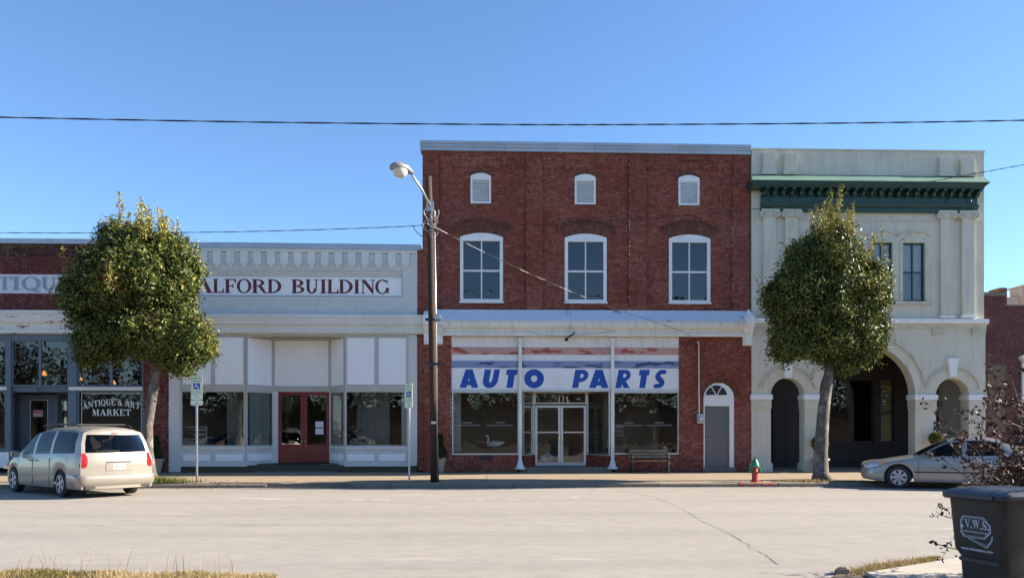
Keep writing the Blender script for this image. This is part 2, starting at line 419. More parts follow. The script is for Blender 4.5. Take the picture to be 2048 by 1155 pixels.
# ------------------------------------------------------------------ small geometry helpers
def arc_top(x0, x1, zs, rise, n=12):
    """points of a segmental arch from (x0, zs) to (x1, zs)"""
    w = (x1-x0)/2; xc = (x0+x1)/2; r = (w*w+rise*rise)/(2*rise); zc = zs+rise-r
    a = math.asin(min(1, w/r)) if rise <= w else math.pi - math.asin(min(1, w/r))
    return [(xc+r*math.sin(-a+2*a*i/n), zc+r*math.cos(-a+2*a*i/n)) for i in range(n+1)]
def frame(mb, outer, inner, y0, y1):
    n = len(outer)
    vs = [(p[0], y0, p[1]) for p in outer] + [(p[0], y0, p[1]) for p in inner] + [(p[0], y1, p[1]) for p in outer] + [(p[0], y1, p[1]) for p in inner]
    fs = []
    for i in range(n):
        j = (i+1) % n
        fs += [(i, j, n+j, n+i), (2*n+i, 2*n+j, 3*n+j, 3*n+i), (i, 2*n+i, 2*n+j, j), (n+i, n+j, 3*n+j, 3*n+i)]
    mb.add(vs, fs)
def rect(x0, x1, z0, z1): return [(x0, z0), (x1, z0), (x1, z1), (x0, z1)]
def wall_rects(mb, x0, x1, z0, z1, holes, y0, y1):
    xs = sorted({x0, x1} | {v for h in holes for v in h[:2]}); zs = sorted({z0, z1} | {v for h in holes for v in h[2:]})
    for i in range(len(zs)-1):
        run = None
        for j in range(len(xs)-1):
            cx, cz = (xs[j]+xs[j+1])/2, (zs[i]+zs[i+1])/2
            solid = not any(h[0] < cx < h[1] and h[2] < cz < h[3] for h in holes)
            if solid: run = xs[j] if run is None else run
            if run is not None and (not solid or j == len(xs)-2):
                mb.box(run, xs[j+1] if solid else xs[j], y0, y1, zs[i], zs[i+1]); run = None
def pane(parent, x0, x1, z0, z1, y, mat='glass', name='pane'):
    return MB().quad((x0,y,z0), (x1,y,z0), (x1,y,z1), (x0,y,z1)).build(name, M[mat], parent, recalc=False)
def window(parent, x0, x1, z0, z1, y, fw, fmat, gmat='glass', xs=(), zs=(), depth=.07, mw=None, name='window'):
    """frame bars + one pane per light; panes are sub-parts"""
    mw = mw or fw
    mb = MB(); frame(mb, rect(x0,x1,z0,z1), rect(x0+fw,x1-fw,z0+fw,z1-fw), y-depth/2, y+depth/2)
    for x in xs: mb.box(x-mw/2, x+mw/2, y-depth/2+.004, y+depth/2-.004, z0+fw, z1-fw)
    for z in zs: mb.box(x0+fw, x1-fw, y-depth/2+.008, y+depth/2-.008, z-mw/2, z+mw/2)
    w = mb.build(name, M[fmat], parent)
    ex = [x0+fw] + list(xs) + [x1-fw]; ez = [z0+fw] + list(zs) + [z1-fw]
    for i in range(len(ex)-1):
        for j in range(len(ez)-1): pane(w, ex[i], ex[i+1], ez[j], ez[j+1], y, gmat)
    return w
def slanted(parent, p0, p1, z0, z1, name, mat, th=.03):
    """vertical board between plan points p0 and p1"""
    d = Vector((p1[0]-p0[0], p1[1]-p0[1])); n = Vector((d.y, -d.x)).normalized()*th/2
    pts = [(p0[0]+n.x, p0[1]+n.y), (p1[0]+n.x, p1[1]+n.y), (p1[0]-n.x, p1[1]-n.y), (p0[0]-n.x, p0[1]-n.y)]
    return MB().pxy(pts, z0, z1).build(name, M[mat], parent)
def slant_window(parent, p0, p1, z0, z1, fw, fmat, gmat='glass', name='window', zs=(), xs=()):
    P0, P1 = Vector(p0), Vector(p1); d = (P1-P0); L = d.length; d.normalize(); n = Vector((d.y, -d.x))*.03
    def at(s): q = P0+d*s; return q
    mb = MB()
    def bar(s0, s1, za, zb):
        a, b = at(s0), at(s1)
        mb.pxy([(a.x+n.x, a.y+n.y), (b.x+n.x, b.y+n.y), (b.x-n.x, b.y-n.y), (a.x-n.x, a.y-n.y)], za, zb)
    bar(0, fw, z0, z1); bar(L-fw, L, z0, z1); bar(fw, L-fw, z0, z0+fw); bar(fw, L-fw, z1-fw, z1)
    for z in zs: bar(fw, L-fw, z-fw/2, z+fw/2)
    w = mb.build(name, M[fmat], parent)
    a, b = at(fw), at(L-fw)
    ez = [z0+fw]+list(zs)+[z1-fw]
    for j in range(len(ez)-1):
        MB().quad((a.x,a.y,ez[j]), (b.x,b.y,ez[j]), (b.x,b.y,ez[j+1]), (a.x,a.y,ez[j+1])).build('pane', M[gmat], w, recalc=False)
    return w
def shell(root, x0, x1, y0, y1, z1, mat='room', floor2=None, zf=.16):
    """side, back and roof of a building behind its front, plus floors"""
    mb = MB()
    mb.box(x0, x0+.25, y0, y1, 0, z1-.35); mb.box(x1-.25, x1, y0, y1, 0, z1-.35); mb.box(x0+.25, x1-.25, y1-.25, y1, 0, z1-.35)
    mb.box(x0+.25, x1-.25, y0+.02, y1-.25, z1-.75, z1-.5)
    o = mb.build('shell', M[mat], root)
    MB().box(x0+.25, x1-.25, y0+.05, y1-.25, -.05, zf).build('floor', M['floor_in'], root)
    if floor2: MB().box(x0+.25, x1-.25, y0+.35, y1-.25, floor2, floor2+.25).build('upper_floor', M['room'], root)
    return o

# ------------------------------------------------------------------ bricks
_unit = {}
def unit_brick(mat):
    if mat not in _unit:
        mb = MB().box(0, 1, 0, 1, 0, 1, back=False)
        o = mb.build('brick', M[mat]); me = o.data; bpy.data.objects.remove(o); _unit[mat] = me
    return _unit[mat]
class Bricks:
    CH, CL = .0765, .215
    def __init__(s, mat, mortar, seed): s.mat, s.mor, s.items, s.strips = mat, mortar, [], MB(); s.rng = random.Random(seed); s.arch = MB()
    def field(s, x0, x1, z0, z1, yf, holes=lambda z: (), depth=.28, mat=None, proud=.010, missing=0.0):
        rg = s.rng; k0 = int(math.floor(z0/s.CH)); k1 = int(math.ceil(z1/s.CH))
        for k in range(k0, k1):
            za, zb = max(z0, k*s.CH), min(z1, (k+1)*s.CH)
            if zb-za < .012: continue
            segs = [(x0, x1)]
            for a, b in holes((za+zb)/2):
                nx = []
                for p, q in segs:
                    if b <= p or a >= q: nx.append((p, q)); continue
                    if a > p: nx.append((p, a))
                    if b < q: nx.append((b, q))
                segs = nx
            for p, q in segs:
                s.strips.box(p+.006, q-.006, yf+.0, yf+depth, za, zb)
                off = (k % 2)*s.CL/2
                j = math.floor((p-off)/s.CL)
                x = j*s.CL+off
                while x < q:
                    a, b = max(p, x+.005), min(q, x+s.CL-.005)
                    if b-a > .03 and rg.random() >= missing:
                        s.items.append((a, b, za+.005, zb-.004, yf-proud*rg.uniform(.6, 1.15), min(.999, max(0, rg.gauss(.45, .24))), mat or s.mat))
                    x += s.CL
        return s
    def arch_row(s, pts_fn, n, h, yf, proud=.012):
        """soldier bricks along a curve: pts_fn(t) -> (point, outward normal)"""
        for i in range(n):
            t0, t1 = (i+.06)/n, (i+.94)/n
            (a, na), (b, nb) = pts_fn(t0), pts_fn(t1)
            pr = proud*s.rng.uniform(.6, 1.2)
            s.arch.pxz([(a[0], a[1]), (b[0], b[1]), (b[0]+nb[0]*h, b[1]+nb[1]*h), (a[0]+na[0]*h, a[1]+na[1]*h)], yf-pr, yf+.03, s.rng.random())
    def finish(s, root, n_ind=300, pick=None, archmat='brick_arch'):
        wall = s.strips.build('wall', M[s.mor], root)
        pick = pick or (lambda it: (it[0]+it[1])**2/4 + it[4]**2 + (it[2]-EYE)**2)
        order = sorted(range(len(s.items)), key=lambda i: pick(s.items[i])); ind = set(order[:n_ind])
        off = origin_of(wall)
        rest = {}
        for i, (a, b, za, zb, y, t, mt) in enumerate(s.items):
            if i in ind:
                o = bpy.data.objects.new('brick', unit_brick(mt)); COL.objects.link(o); o.parent = wall
                o.location = (a-off.x, y-off.y, za-off.z); o.scale = (b-a, .03, zb-za); o['tint'] = t
            else: rest.setdefault(mt, MB()).box(a, b, y, y+.03, za, zb, t, back=False)
        for mt, mb in rest.items():
            tag(mb.build('brickwork', M[mt], wall, recalc=False, tint=True), kind='stuff')
        if s.arch.v: tag(s.arch.build('arch_brickwork', M[archmat], wall, tint=True), kind='stuff')
        return wall
def seg_curve(x0, x1, zs, rise):
    w = (x1-x0)/2; xc = (x0+x1)/2; r = (w*w+rise*rise)/(2*rise); zc = zs+rise-r
    a = math.asin(min(1, w/r)) if rise <= w else math.pi-math.asin(min(1, w/r))
    def fn(t):
        th = -a+2*a*t; n = (math.sin(th), math.cos(th)); return (xc+r*n[0], zc+r*n[1]), n
    fn.length = 2*a*r
    return fn
def arch_hole(x0, x1, z0, zs, rise):
    w = (x1-x0)/2; xc = (x0+x1)/2; r = (w*w+rise*rise)/(2*rise); zc = zs+rise-r
    def h(z):
        if z < z0 or z > zs+rise: return ()
        if z <= zs: return ((x0, x1),)
        d = r*r-(z-zc)**2
        return ((xc-math.sqrt(d), xc+math.sqrt(d)),) if d > 0 else ()
    return h
def holes_of(*hs): return lambda z: [seg for h in hs for seg in h(z)]

# ------------------------------------------------------------------ lettering (drawn here, stroke by stroke; no font files)
def PG(*p): return ('p', p)
def BD(cx, cz, rx, rz, tx, tz, a0=0, a1=360, n=None): return ('b', (cx, cz, rx, rz, tx, tz, a0, a1, n or max(6, int(abs(a1-a0)/12))))
def SW(pts, ws): return ('s', (pts, ws))
def bx(x0, x1, z0, z1): return PG((x0,z0), (x1,z0), (x1,z1), (x0,z1))
T_, N_, S_, H_ = .20, .075, .075, .06
def stem(x, z0=0, z1=1, sb=True, st=True, t=T_):
    out = [bx(x, x+t, z0, z1)]
    if sb: out.append(bx(x-S_, x+t+S_, z0, z0+H_))
    if st: out.append(bx(x-S_, x+t+S_, z1-H_, z1))
    return out
SERIF = {
 'I': (.35, stem(.075)),
 'L': (.72, stem(.075) + [PG((.27,0),(.72,0),(.72,.30),(.66,.30),(.60,.09),(.27,.09))]),
 'F': (.72, stem(.075) + [PG((.27,1),(.70,1),(.70,.72),(.64,.72),(.58,.92),(.27,.92)), bx(.27,.50,.48,.55), bx(.48,.54,.38,.65)]),
 'E': (.74, stem(.075) + [PG((.27,1),(.70,1),(.70,.74),(.64,.74),(.58,.92),(.27,.92)), bx(.27,.50,.48,.55), bx(.48,.54,.39,.64), PG((.27,0),(.74,0),(.74,.28),(.68,.28),(.60,.08),(.27,.08))]),
 'T': (.86, stem(.33, st=False) + [PG((0,1),(.86,1),(.86,.70),(.80,.70),(.74,.92),(.12,.92),(.06,.70),(0,.70))]),
 'D': (.88, stem(.075) + [BD(.27,.5,.60,.5,.21,.08,-90,90)]),
 'B': (.78, stem(.075) + [BD(.30,.745,.40,.255,.19,.07,-90,90), BD(.30,.265,.46,.265,.20,.07,-90,90), bx(.27,.31,.93,1), bx(.27,.31,0,.07), bx(.27,.31,.465,.53)]),
 'R': (.88, stem(.075) + [BD(.30,.74,.42,.26,.19,.07,-90,90), bx(.27,.31,.93,1), bx(.27,.31,.48,.55), PG((.36,.50),(.58,.50),(.80,.07),(.88,.07),(.88,0),(.68,0))]),
 'P': (.76, stem(.075) + [BD(.30,.72,.44,.28,.20,.07,-90,90), bx(.27,.31,.93,1), bx(.27,.31,.44,.51)]),
 'O': (.92, [BD(.46,.5,.46,.52,.19,.07)]),
 'Q': (.92, [BD(.46,.5,.46,.52,.19,.07), PG((.42,.16),(.54,.20),(.72,-.02),(.92,-.02),(.92,-.10),(.66,-.13))]),
 'G': (.92, [BD(.46,.5,.46,.52,.19,.08,50,322), PG((.68,.30),(.68,.42),(.92,.42),(.92,.36),(.88,.36),(.88,.02),(.82,.02),(.78,.12),(.70,.08),(.68,.08)), PG((.74,.74),(.80,.70),(.80,1),(.74,1),(.70,.90))]),
 'U': (.92, [bx(.10,.30,.34,1), bx(.02,.38,.94,1), bx(.70,.78,.36,1), bx(.62,.90,.94,1), BD(.44,.36,.34,.38,.20,.10,180,360)]),
 'A': (.92, [PG((.05,.03),(.13,.03),(.44,.92),(.40,1.0)), PG((.40,1.0),(.50,1.0),(.87,.03),(.64,.03),(.385,.76)), bx(.24,.66,.27,.34), bx(0,.24,0,.06), bx(.55,.95,0,.06)]),
 'V': (.92, [PG((.06,.97),(.28,.97),(.50,.28),(.46,-.02)), PG((.46,-.02),(.50,.16),(.78,.97),(.86,.97)), bx(0,.36,.94,1), bx(.68,.94,.94,1)]),
 'W': (1.3, [PG((.06,.97),(.27,.97),(.42,.30),(.38,-.02)), PG((.38,-.02),(.44,.20),(.62,.97),(.70,.97)), PG((.52,.97),(.74,.97),(.90,.30),(.86,-.02)), PG((.86,-.02),(.91,.20),(1.14,.97),(1.22,.97)), bx(0,.34,.94,1), bx(1.06,1.3,.94,1), bx(.5,.8,.94,1)]),
 'N': (.96, [bx(.12,.19,0,1), bx(0,.30,0,.06), PG((.02,1),(.30,1),(.84,.26),(.84,-.02),(.78,-.02),(.08,.94),(.02,.94)), bx(.77,.84,.0,1), bx(.66,.96,.94,1)]),
 'M': (1.1, [bx(.12,.19,0,1), bx(.02,.30,0,.06), PG((.04,1),(.32,1),(.60,.32),(.52,0),(.48,0),(.12,.86),(.04,.94)), PG((.50,0),(.56,.18),(.78,1),(.82,1),(.82,.92)), bx(.78,.98,0,1), bx(.70,1.08,0,.06), bx(.78,1.06,.94,1)]),
 'K': (.92, stem(.075) + [PG((.27,.42),(.27,.53),(.66,.97),(.76,.97)), PG((.36,.52),(.46,.66),(.88,.05),(.66,.05)), bx(.58,.86,.94,1), bx(.54,.94,0,.06)]),
 'S': (.68, [SW([(.08,.20),(.16,.06),(.34,.02),(.54,.09),(.58,.24),(.46,.40),(.24,.54),(.12,.68),(.14,.86),(.32,.97),(.50,.93),(.60,.80)], [.04,.07,.08,.13,.19,.21,.21,.19,.13,.07,.06,.03]), bx(.04,.09,.02,.32), bx(.58,.63,.70,.98)]),
 '&': (.95, [BD(.36,.25,.34,.27,.17,.08), BD(.38,.76,.24,.24,.12,.07), PG((.22,.70),(.40,.70),(.92,.04),(.70,.0)), SW([(.56,.14),(.70,.28),(.76,.46),(.90,.48)],[.06,.07,.06,.05])]),
}
HEAVY = {  # extra bold slanted capitals
 'A': (1.0, [PG((0,0),(.36,0),(.64,1),(.33,1)), PG((.40,1),(.70,1),(1.0,0),(.64,0)), bx(.26,.76,.13,.37), bx(.36,.66,.72,1)]),
 'U': (.92, [bx(0,.385,.40,1), bx(.575,.92,.40,1), BD(.46,.42,.46,.44,.375,.30,180,360)]),
 'T': (.74, [bx(.16,.60,0,1), bx(0,.74,.70,1)]),
 'O': (1.06, [BD(.53,.5,.53,.52,.36,.34)]),
 'P': (.82, [bx(0,.36,0,1), BD(.42,.66,.40,.34,.27,.22,-90,90), bx(.30,.44,.78,1), bx(.30,.44,.32,.54)]),
 'R': (.88, [bx(0,.36,0,1), BD(.42,.68,.40,.32,.27,.21,-90,90), bx(.30,.44,.79,1), bx(.30,.44,.36,.57), PG((.28,.44),(.52,.44),(.90,0),(.52,0),(.28,.32))]),
 'S': (.76, [SW([(.05,.10),(.28,.115),(.47,.15),(.55,.28),(.45,.40),(.29,.52),(.19,.66),(.29,.83),(.47,.89),(.68,.85)], [.18,.24,.27,.29,.30,.30,.29,.27,.25,.18])]),
}
def glyph(mb, strokes, x0, sx, z0, sz, y, shear=0.0, step=.0006, depth=.004, fn=None):
    k = [0]
    fn = fn or (lambda x, z: (x0+sx*(x+shear*z), z0+sz*z))
    def poly(pts):
        k[0] += 1; mb.pxz([fn(*p) for p in pts], y-depth-step*k[0], y)
    for kind, d in strokes:
        if kind == 'p': poly(d)
        elif kind == 'b':
            cx, cz, rx, rz, tx, tz, a0, a1, n = d; k[0] += 1
            for i in range(n):
                aa, ab = R(a0+(a1-a0)*i/n), R(a0+(a1-a0)*(i+1)/n)
                pts = [(cx+rx*math.cos(aa), cz+rz*math.sin(aa)), (cx+rx*math.cos(ab), cz+rz*math.sin(ab)), (cx+(rx-tx)*math.cos(ab), cz+(rz-tz)*math.sin(ab)), (cx+(rx-tx)*math.cos(aa), cz+(rz-tz)*math.sin(aa))]
                q = [fn(*p) for p in pts]; yy = y-depth-step*k[0]
                mb.add([(p[0], yy, p[1]) for p in q], [(0,1,2,3)])
        else:
            pts, ws = d; k[0] += 1
            # smooth the path
            P, Wd = [], []
            for i in range(len(pts)-1):
                p0, p1, p2, p3 = pts[max(i-1,0)], pts[i], pts[i+1], pts[min(i+2,len(pts)-1)]
                for s in range(4):
                    t = s/4
                    P.append(tuple(.5*((2*p1[j])+(-p0[j]+p2[j])*t+(2*p0[j]-5*p1[j]+4*p2[j]-p3[j])*t*t+(-p0[j]+3*p1[j]-3*p2[j]+p3[j])*t**3) for j in (0,1)))
                    Wd.append(ws[i]*(1-t)+ws[i+1]*t)
            P.append(pts[-1]); Wd.append(ws[-1]); L, Rr = [], []
            for i in range(len(P)):
                a, b = P[max(i-1,0)], P[min(i+1,len(P)-1)]; dx, dz = b[0]-a[0], b[1]-a[1]; l = math.hypot(dx, dz) or 1
                L.append((P[i][0]-dz/l*Wd[i]/2, P[i][1]+dx/l*Wd[i]/2)); Rr.append((P[i][0]+dz/l*Wd[i]/2, P[i][1]-dx/l*Wd[i]/2))
            for i in range(len(P)-1):
                q = [fn(*p) for p in (L[i], L[i+1], Rr[i+1], Rr[i])]; yy = y-depth-step*k[0]-.0001*(i % 5)
                mb.add([(p[0], yy, p[1]) for p in q], [(0,1,2,3)])
def letters(parent, placed, z0, z1, y, font, mat, shear=0.0, name='lettering'):
    """placed: list of (character, x0, x1)"""
    for ch, x0, x1 in placed:
        w, st = font[ch]; mb = MB()
        glyph(mb, st, x0, (x1-x0)/w, z0, z1-z0, y, 0.0)
        mb.build('letter', M[mat], parent, recalc=False)
def text(parent, body, x, y, z, size, mat, name='lettering', offset=0.0, rot=(90,0,0), align='CENTER', local=False, sx=1.0):
    """small print with Blender's built-in typeface, turned into mesh"""
    cu = bpy.data.curves.new('print', 'FONT'); cu.body = body; cu.size = size; cu.align_x = align; cu.offset = offset; cu.resolution_u = 2
    t = bpy.data.objects.new('print', cu); COL.objects.link(t)
    dg = bpy.context.evaluated_depsgraph_get(); me = bpy.data.meshes.new_from_object(t.evaluated_get(dg))
    bpy.data.objects.remove(t); bpy.data.curves.remove(cu)
    off = Vector((0,0,0)) if local else origin_of(parent)
    mt = Matrix.Translation(Vector((x,y,z))-off) @ Matrix.Rotation(R(rot[2]), 4, 'Z') @ Matrix.Rotation(R(rot[0]), 4, 'X') @ Matrix.Diagonal((sx,1,1,1))
    me.transform(mt); me.materials.clear(); me.materials.append(M[mat]); me.name = name
    o = bpy.data.objects.new(name, me); COL.objects.link(o); o.parent = parent
    return o
# ================================================================== THE SETTING
F = 28.85                                       # plane of the shop fronts
KY = 23.25                                      # far kerb line
NY = 9.35                                       # near edge of the road
def swz(y): return .11 + (y-KY)/(F-KY)*.05      # top of the far pavement
tag(MB().quad((-900,-600,-.06), (900,-600,-.06), (900,1500,-.06), (-900,1500,-.06)).build('ground', M['ground'], recalc=False), kind='structure')
tag(MB().quad((-90,5.5,0), (90,5.5,0), (90,KY+.02,0), (-90,KY+.02,0)).build('road', M['asphalt'], recalc=False), kind='structure')
road = bpy.data.objects['road']
rg = random.Random(4)
# cracks and seams in the asphalt
def crack(pts, w, name='road_crack', parent=road, jit=.02, z=.004):
    mb = MB(); P = []
    for i in range(len(pts)-1):
        a, b = Vector(pts[i]), Vector(pts[i+1]); n = max(2, int((b-a).length/.12))
        for k in range(n):
            q = a.lerp(b, k/n); P.append((q.x+rg.gauss(0, jit), q.y+rg.gauss(0, jit)))
    P.append(pts[-1])
    for i in range(len(P)-1):
        a, b = Vector(P[i]), Vector(P[i+1]); d = (b-a).normalized(); n = Vector((-d.y, d.x))*w*rg.uniform(.35, 1.2)/2
        if rg.random() < .08: continue
        mb.quad((a.x-n.x,a.y-n.y,z), (b.x-n.x,b.y-n.y,z), (b.x+n.x,b.y+n.y,z), (a.x+n.x,a.y+n.y,z))
    return mb.build(name, M['tar'], parent, recalc=False)
def gp(px, py): y = GY(px, py); return (PX(px, y), y)
crack([gp(1235,978), gp(1310,993), gp(1365,1017), gp(1405,1043), gp(1450,1062)], .012)
crack([gp(1450,1062), gp(1483,1080), gp(1502,1098), gp(1527,1106), gp(1556,1128)], .018)
crack([gp(905,1046), gp(1150,1052), gp(1380,1060), gp(1520,1059), gp(1760,1050)], .014, jit=.006)
crack([gp(0,1016), gp(140,1030), gp(330,1048), gp(600,1048)], .010, jit=.006)
crack([gp(690,1138), gp(980,1134)], .010, jit=.008)
# faint chalky paint scraps along the old parking line
mb = MB()
for px, py, L in ((485,995,.5),(505,997,.7),(530,998,.35),(560,997,.3),(705,1001,.25),(745,1001,.4),(950,998,.2),(1012,999,.3),(1082,992,.3),(1140,994,.2)):
    x, y = gp(px, py)
    mb.quad((x,y,.005), (x+L,y+rg.uniform(-.05,.05),.005), (x+L,y+.05+rg.uniform(0,.04),.005), (x,y+.05,.005))
mb.build('worn_paint_marks', M['sign_white'], road, recalc=False)

# far pavement: slabs, kerb stones
walk = MB().box(-90, 90, KY+.17, F+.1, -.05, .09).build('sidewalk', M['kerb']); tag(walk, kind='structure')
RX0, RX1 = PX(545, 24), PX(700, 24)              # dropped kerb
def slab(x0, x1, y0, y1):
    g = .006
    x0 += g; x1 -= g; y0 += g; y1 -= g
    return MB().add([(x0,y0,.02),(x1,y0,.02),(x1,y1,.02),(x0,y1,.02),(x0,y0,swz(y0)),(x1,y0,swz(y0)),(x1,y1,swz(y1)),(x0,y1,swz(y1))],
        [(4,5,6,7),(0,1,5,4),(1,2,6,5),(2,3,7,6),(3,0,4,7)]).build('slab', M['concrete'], walk, recalc=False)
xs = [-30, -26, -22, -18.3]
x = -18.3
while x < 27: x += 3.05; xs.append(x)
for i in range(len(xs)-1):
    a, b = xs[i], xs[i+1]
    cut = [a] + sorted(v for v in (RX0, RX1) if a < v < b) + [b]
    for j in range(len(cut)-1):
        m_ = (cut[j]+cut[j+1])/2
        if not RX0 < m_ < RX1: slab(cut[j], cut[j+1], KY+.17, KY+1.55)
    slab(a, b, KY+1.55, KY+3.5); slab(a, b, KY+3.5, F)
# ramp
rm = MB()
ry0, ry1 = KY+.17, KY+1.54
fl = .75
rm.add([(RX0+fl,ry0,.035),(RX1-fl,ry0,.035),(RX1-fl,ry1,swz(ry1)),(RX0+fl,ry1,swz(ry1)),(RX0+.01,ry0,swz(ry0)),(RX1-.01,ry0,swz(ry0)),(RX0+.01,ry1,swz(ry1)),(RX1-.01,ry1,swz(ry1))],
    [(0,1,2,3),(4,0,3,6),(1,5,7,2)])
rm.build('kerb_ramp', M['concrete'], walk, recalc=False)
MB().add([(RX0+fl+.06,ry0+.04,.043),(RX1-fl-.06,ry0+.04,.043),(RX1-fl-.06,ry0+.75,.082+.01),(RX0+fl+.06,ry0+.75,.092)], [(0,1,2,3)]).build('tactile_mat', M['black'], walk, recalc=False)
kerb = MB().box(-90, 90, KY+.03, KY+.16, -.05, .02).build('kerb', M['kerb']); tag(kerb, kind='structure')
redx = (PX(1478, KY), PX(1558, KY))
x = -30.0; stops = []
while x < 27: stops.append(x); x += rg.choice((1.8, 2.4, 3.05))
stops = sorted(s_ for s_ in stops + [RX0, RX1, *redx] )
for i in range(len(stops)-1):
    a, b = stops[i]+.006, stops[i+1]-.006
    if b-a < .05: continue
    m_ = (a+b)/2
    low = RX0 < m_ < RX1
    h = .115 if not low else .04
    dz = rg.uniform(-.012, .008)
    if low:
        MB().box(a, b, KY, KY+.16, -.03, .036).build('kerb_stone', M['kerb'], kerb, bevel=.008); continue
    mat = M['kerb_red'] if redx[0] < m_ < redx[1] else M['kerb']
    dy = rg.uniform(-.012, .006)
    MB().pyz([(KY+dy,-.03),(KY+.17,-.03),(KY+.17,h+dz),(KY+.045+dy,h+dz),(KY+.015+dy,h-.025+dz)], a, b).build('kerb_stone', mat, kerb, bevel=.008)
# near side: verge, driveway walk
tag(MB().pxy([(-60,-60),(60,-60),(60,NY-.05),(PX(1700,9.0),NY-.18),(PX(1640,8.2),8.3),(PX(620,8.2),8.3),(PX(530,9.0),NY-.25),(-60,NY-.02)], -.05, .012).build('verge', M['soil']), kind='structure')
ax, ay = gp(1745, 1150); bx_, by_ = gp(1900, 1118)
nearwalk = MB().pxy([(ax-.35,7.2),(ax-.1,ay-.05),(bx_,by_-.15),(bx_+5,by_+.25),(bx_+5,6.5)], -.03, .05).build('near_sidewalk', M['slab_new'], bevel=.01); tag(nearwalk, kind='structure')
MB().add([(PX(1665,8.95),8.93,-.02),(PX(1700,8.95),8.93,-.02),(PX(1700,9.2),9.17,-.02),(PX(1672,9.2),9.15,-.02),(PX(1670,8.95),8.95,.085),(PX(1697,8.95),8.95,.085),(PX(1697,9.15),9.13,.075),(PX(1674,9.15),9.12,.07)],
   [(4,5,6,7),(0,1,5,4),(1,2,6,5),(2,3,7,6),(3,0,4,7)]).build('kerb_end', M['kerb'], nearwalk, bevel=.02)

def blades(name, n, xy, h, w, mat, parent=None, seed=1, lean=.5, base=0.0, tfun=None):
    r = np.random.default_rng(seed); P = xy(r, n); n = len(P)
    ang = r.uniform(0, 2*np.pi, n); hh = h*r.uniform(.35, 1.25, n); ww = w*r.uniform(.6, 1.3, n)
    la = r.uniform(0, 2*np.pi, n); ln = lean*hh*r.uniform(.1, 1.2, n)
    dx, dy = np.cos(ang)*ww/2, np.sin(ang)*ww/2
    z0 = P[:,2] if P.shape[1] > 2 else np.full(n, base)
    lx, ly = np.cos(la)*ln, np.sin(la)*ln
    V = np.stack([np.stack([P[:,0]-dx, P[:,1]-dy, z0], 1), np.stack([P[:,0]+dx, P[:,1]+dy, z0], 1),
                  np.stack([P[:,0]+lx*.45+dx*.7, P[:,1]+ly*.45+dy*.7, z0+hh*.62], 1), np.stack([P[:,0]+lx*.45-dx*.7, P[:,1]+ly*.45-dy*.7, z0+hh*.62], 1),
                  np.stack([P[:,0]+lx, P[:,1]+ly, z0+hh], 1), np.stack([P[:,0]+lx*1.02, P[:,1]+ly*1.02, z0+hh*.995], 1)], 1).reshape(-1, 3)
    q = np.arange(n)[:,None]*6
    Q = np.concatenate([q+np.array([[0,1,2,3]]), q+np.array([[3,2,5,4]])], 1).reshape(-1, 4)
    t = r.random(n) if tfun is None else tfun(r, P)
    return np_mesh(name, V, Q, M[mat], parent, np.repeat(np.clip(t, 0, .999), 2))
def verge_left(r, n):
    x = r.uniform(PX(-60, 9), PX(560, 9), n)
    edge = NY - .05 - .45*np.clip((x-PX(330,9))/(PX(560,9)-PX(330,9)), 0, 1)**1.5 + .10*np.sin(x*2.1) + .05*np.sin(x*7)
    y = edge - np.abs(r.normal(0, .38, n))
    k = y > 8.0
    return np.stack([x[k], y[k]], 1)
tag(blades('verge_grass', 9000, verge_left, .05, .008, 'grass', None, 3, .9, .01, lambda r, P: np.clip(.52+.26*np.sin(P[:,0]*1.7+1)+.2*np.sin(P[:,0]*4.3)+r.normal(0,.28,len(P)), 0, .99)), 'short dry straw-coloured grass along the near road edge at lower left', 'grass', kind='stuff')
def verge_right(r, n):
    t = r.random(n)**.9; y0 = NY-.42; 
    x = PX(1695, 8.95) + (PX(1905, 9.7)-PX(1695, 8.95))*t
    y = 8.98 + (by_+.02-8.98)*t + r.normal(0, .07, n)*(.5+1.1*np.sin(np.pi*np.clip(t*.9+.1, 0, 1)))
    return np.stack([x, y, np.full(n, .0)], 1)
tag(blades('verge_grass', 2600, verge_right, .055, .008, 'grass', None, 8, .9, .0, lambda r, P: r.beta(1.6, 2, len(P))), 'narrow strip of tufted grass between the road and the pale near walk', 'grass', kind='stuff')
MB().pxy([(PX(1690,8.9),8.85),(PX(1700,9.1),9.08),(PX(1905,9.7),by_+.12),(PX(1905,9.6),by_-.12)], -.02, .02).build('soil_strip', M['soil'], nearwalk)
tag(blades('tall_weeds', 60, lambda r, n: np.stack([r.uniform(PX(20,9), PX(480,9), n), r.uniform(8.9, 9.3, n)], 1), .26, .006, 'grass', None, 12, .5, .0), 'thin tall dry weed stalks standing in the near grass', 'weed', kind='stuff')

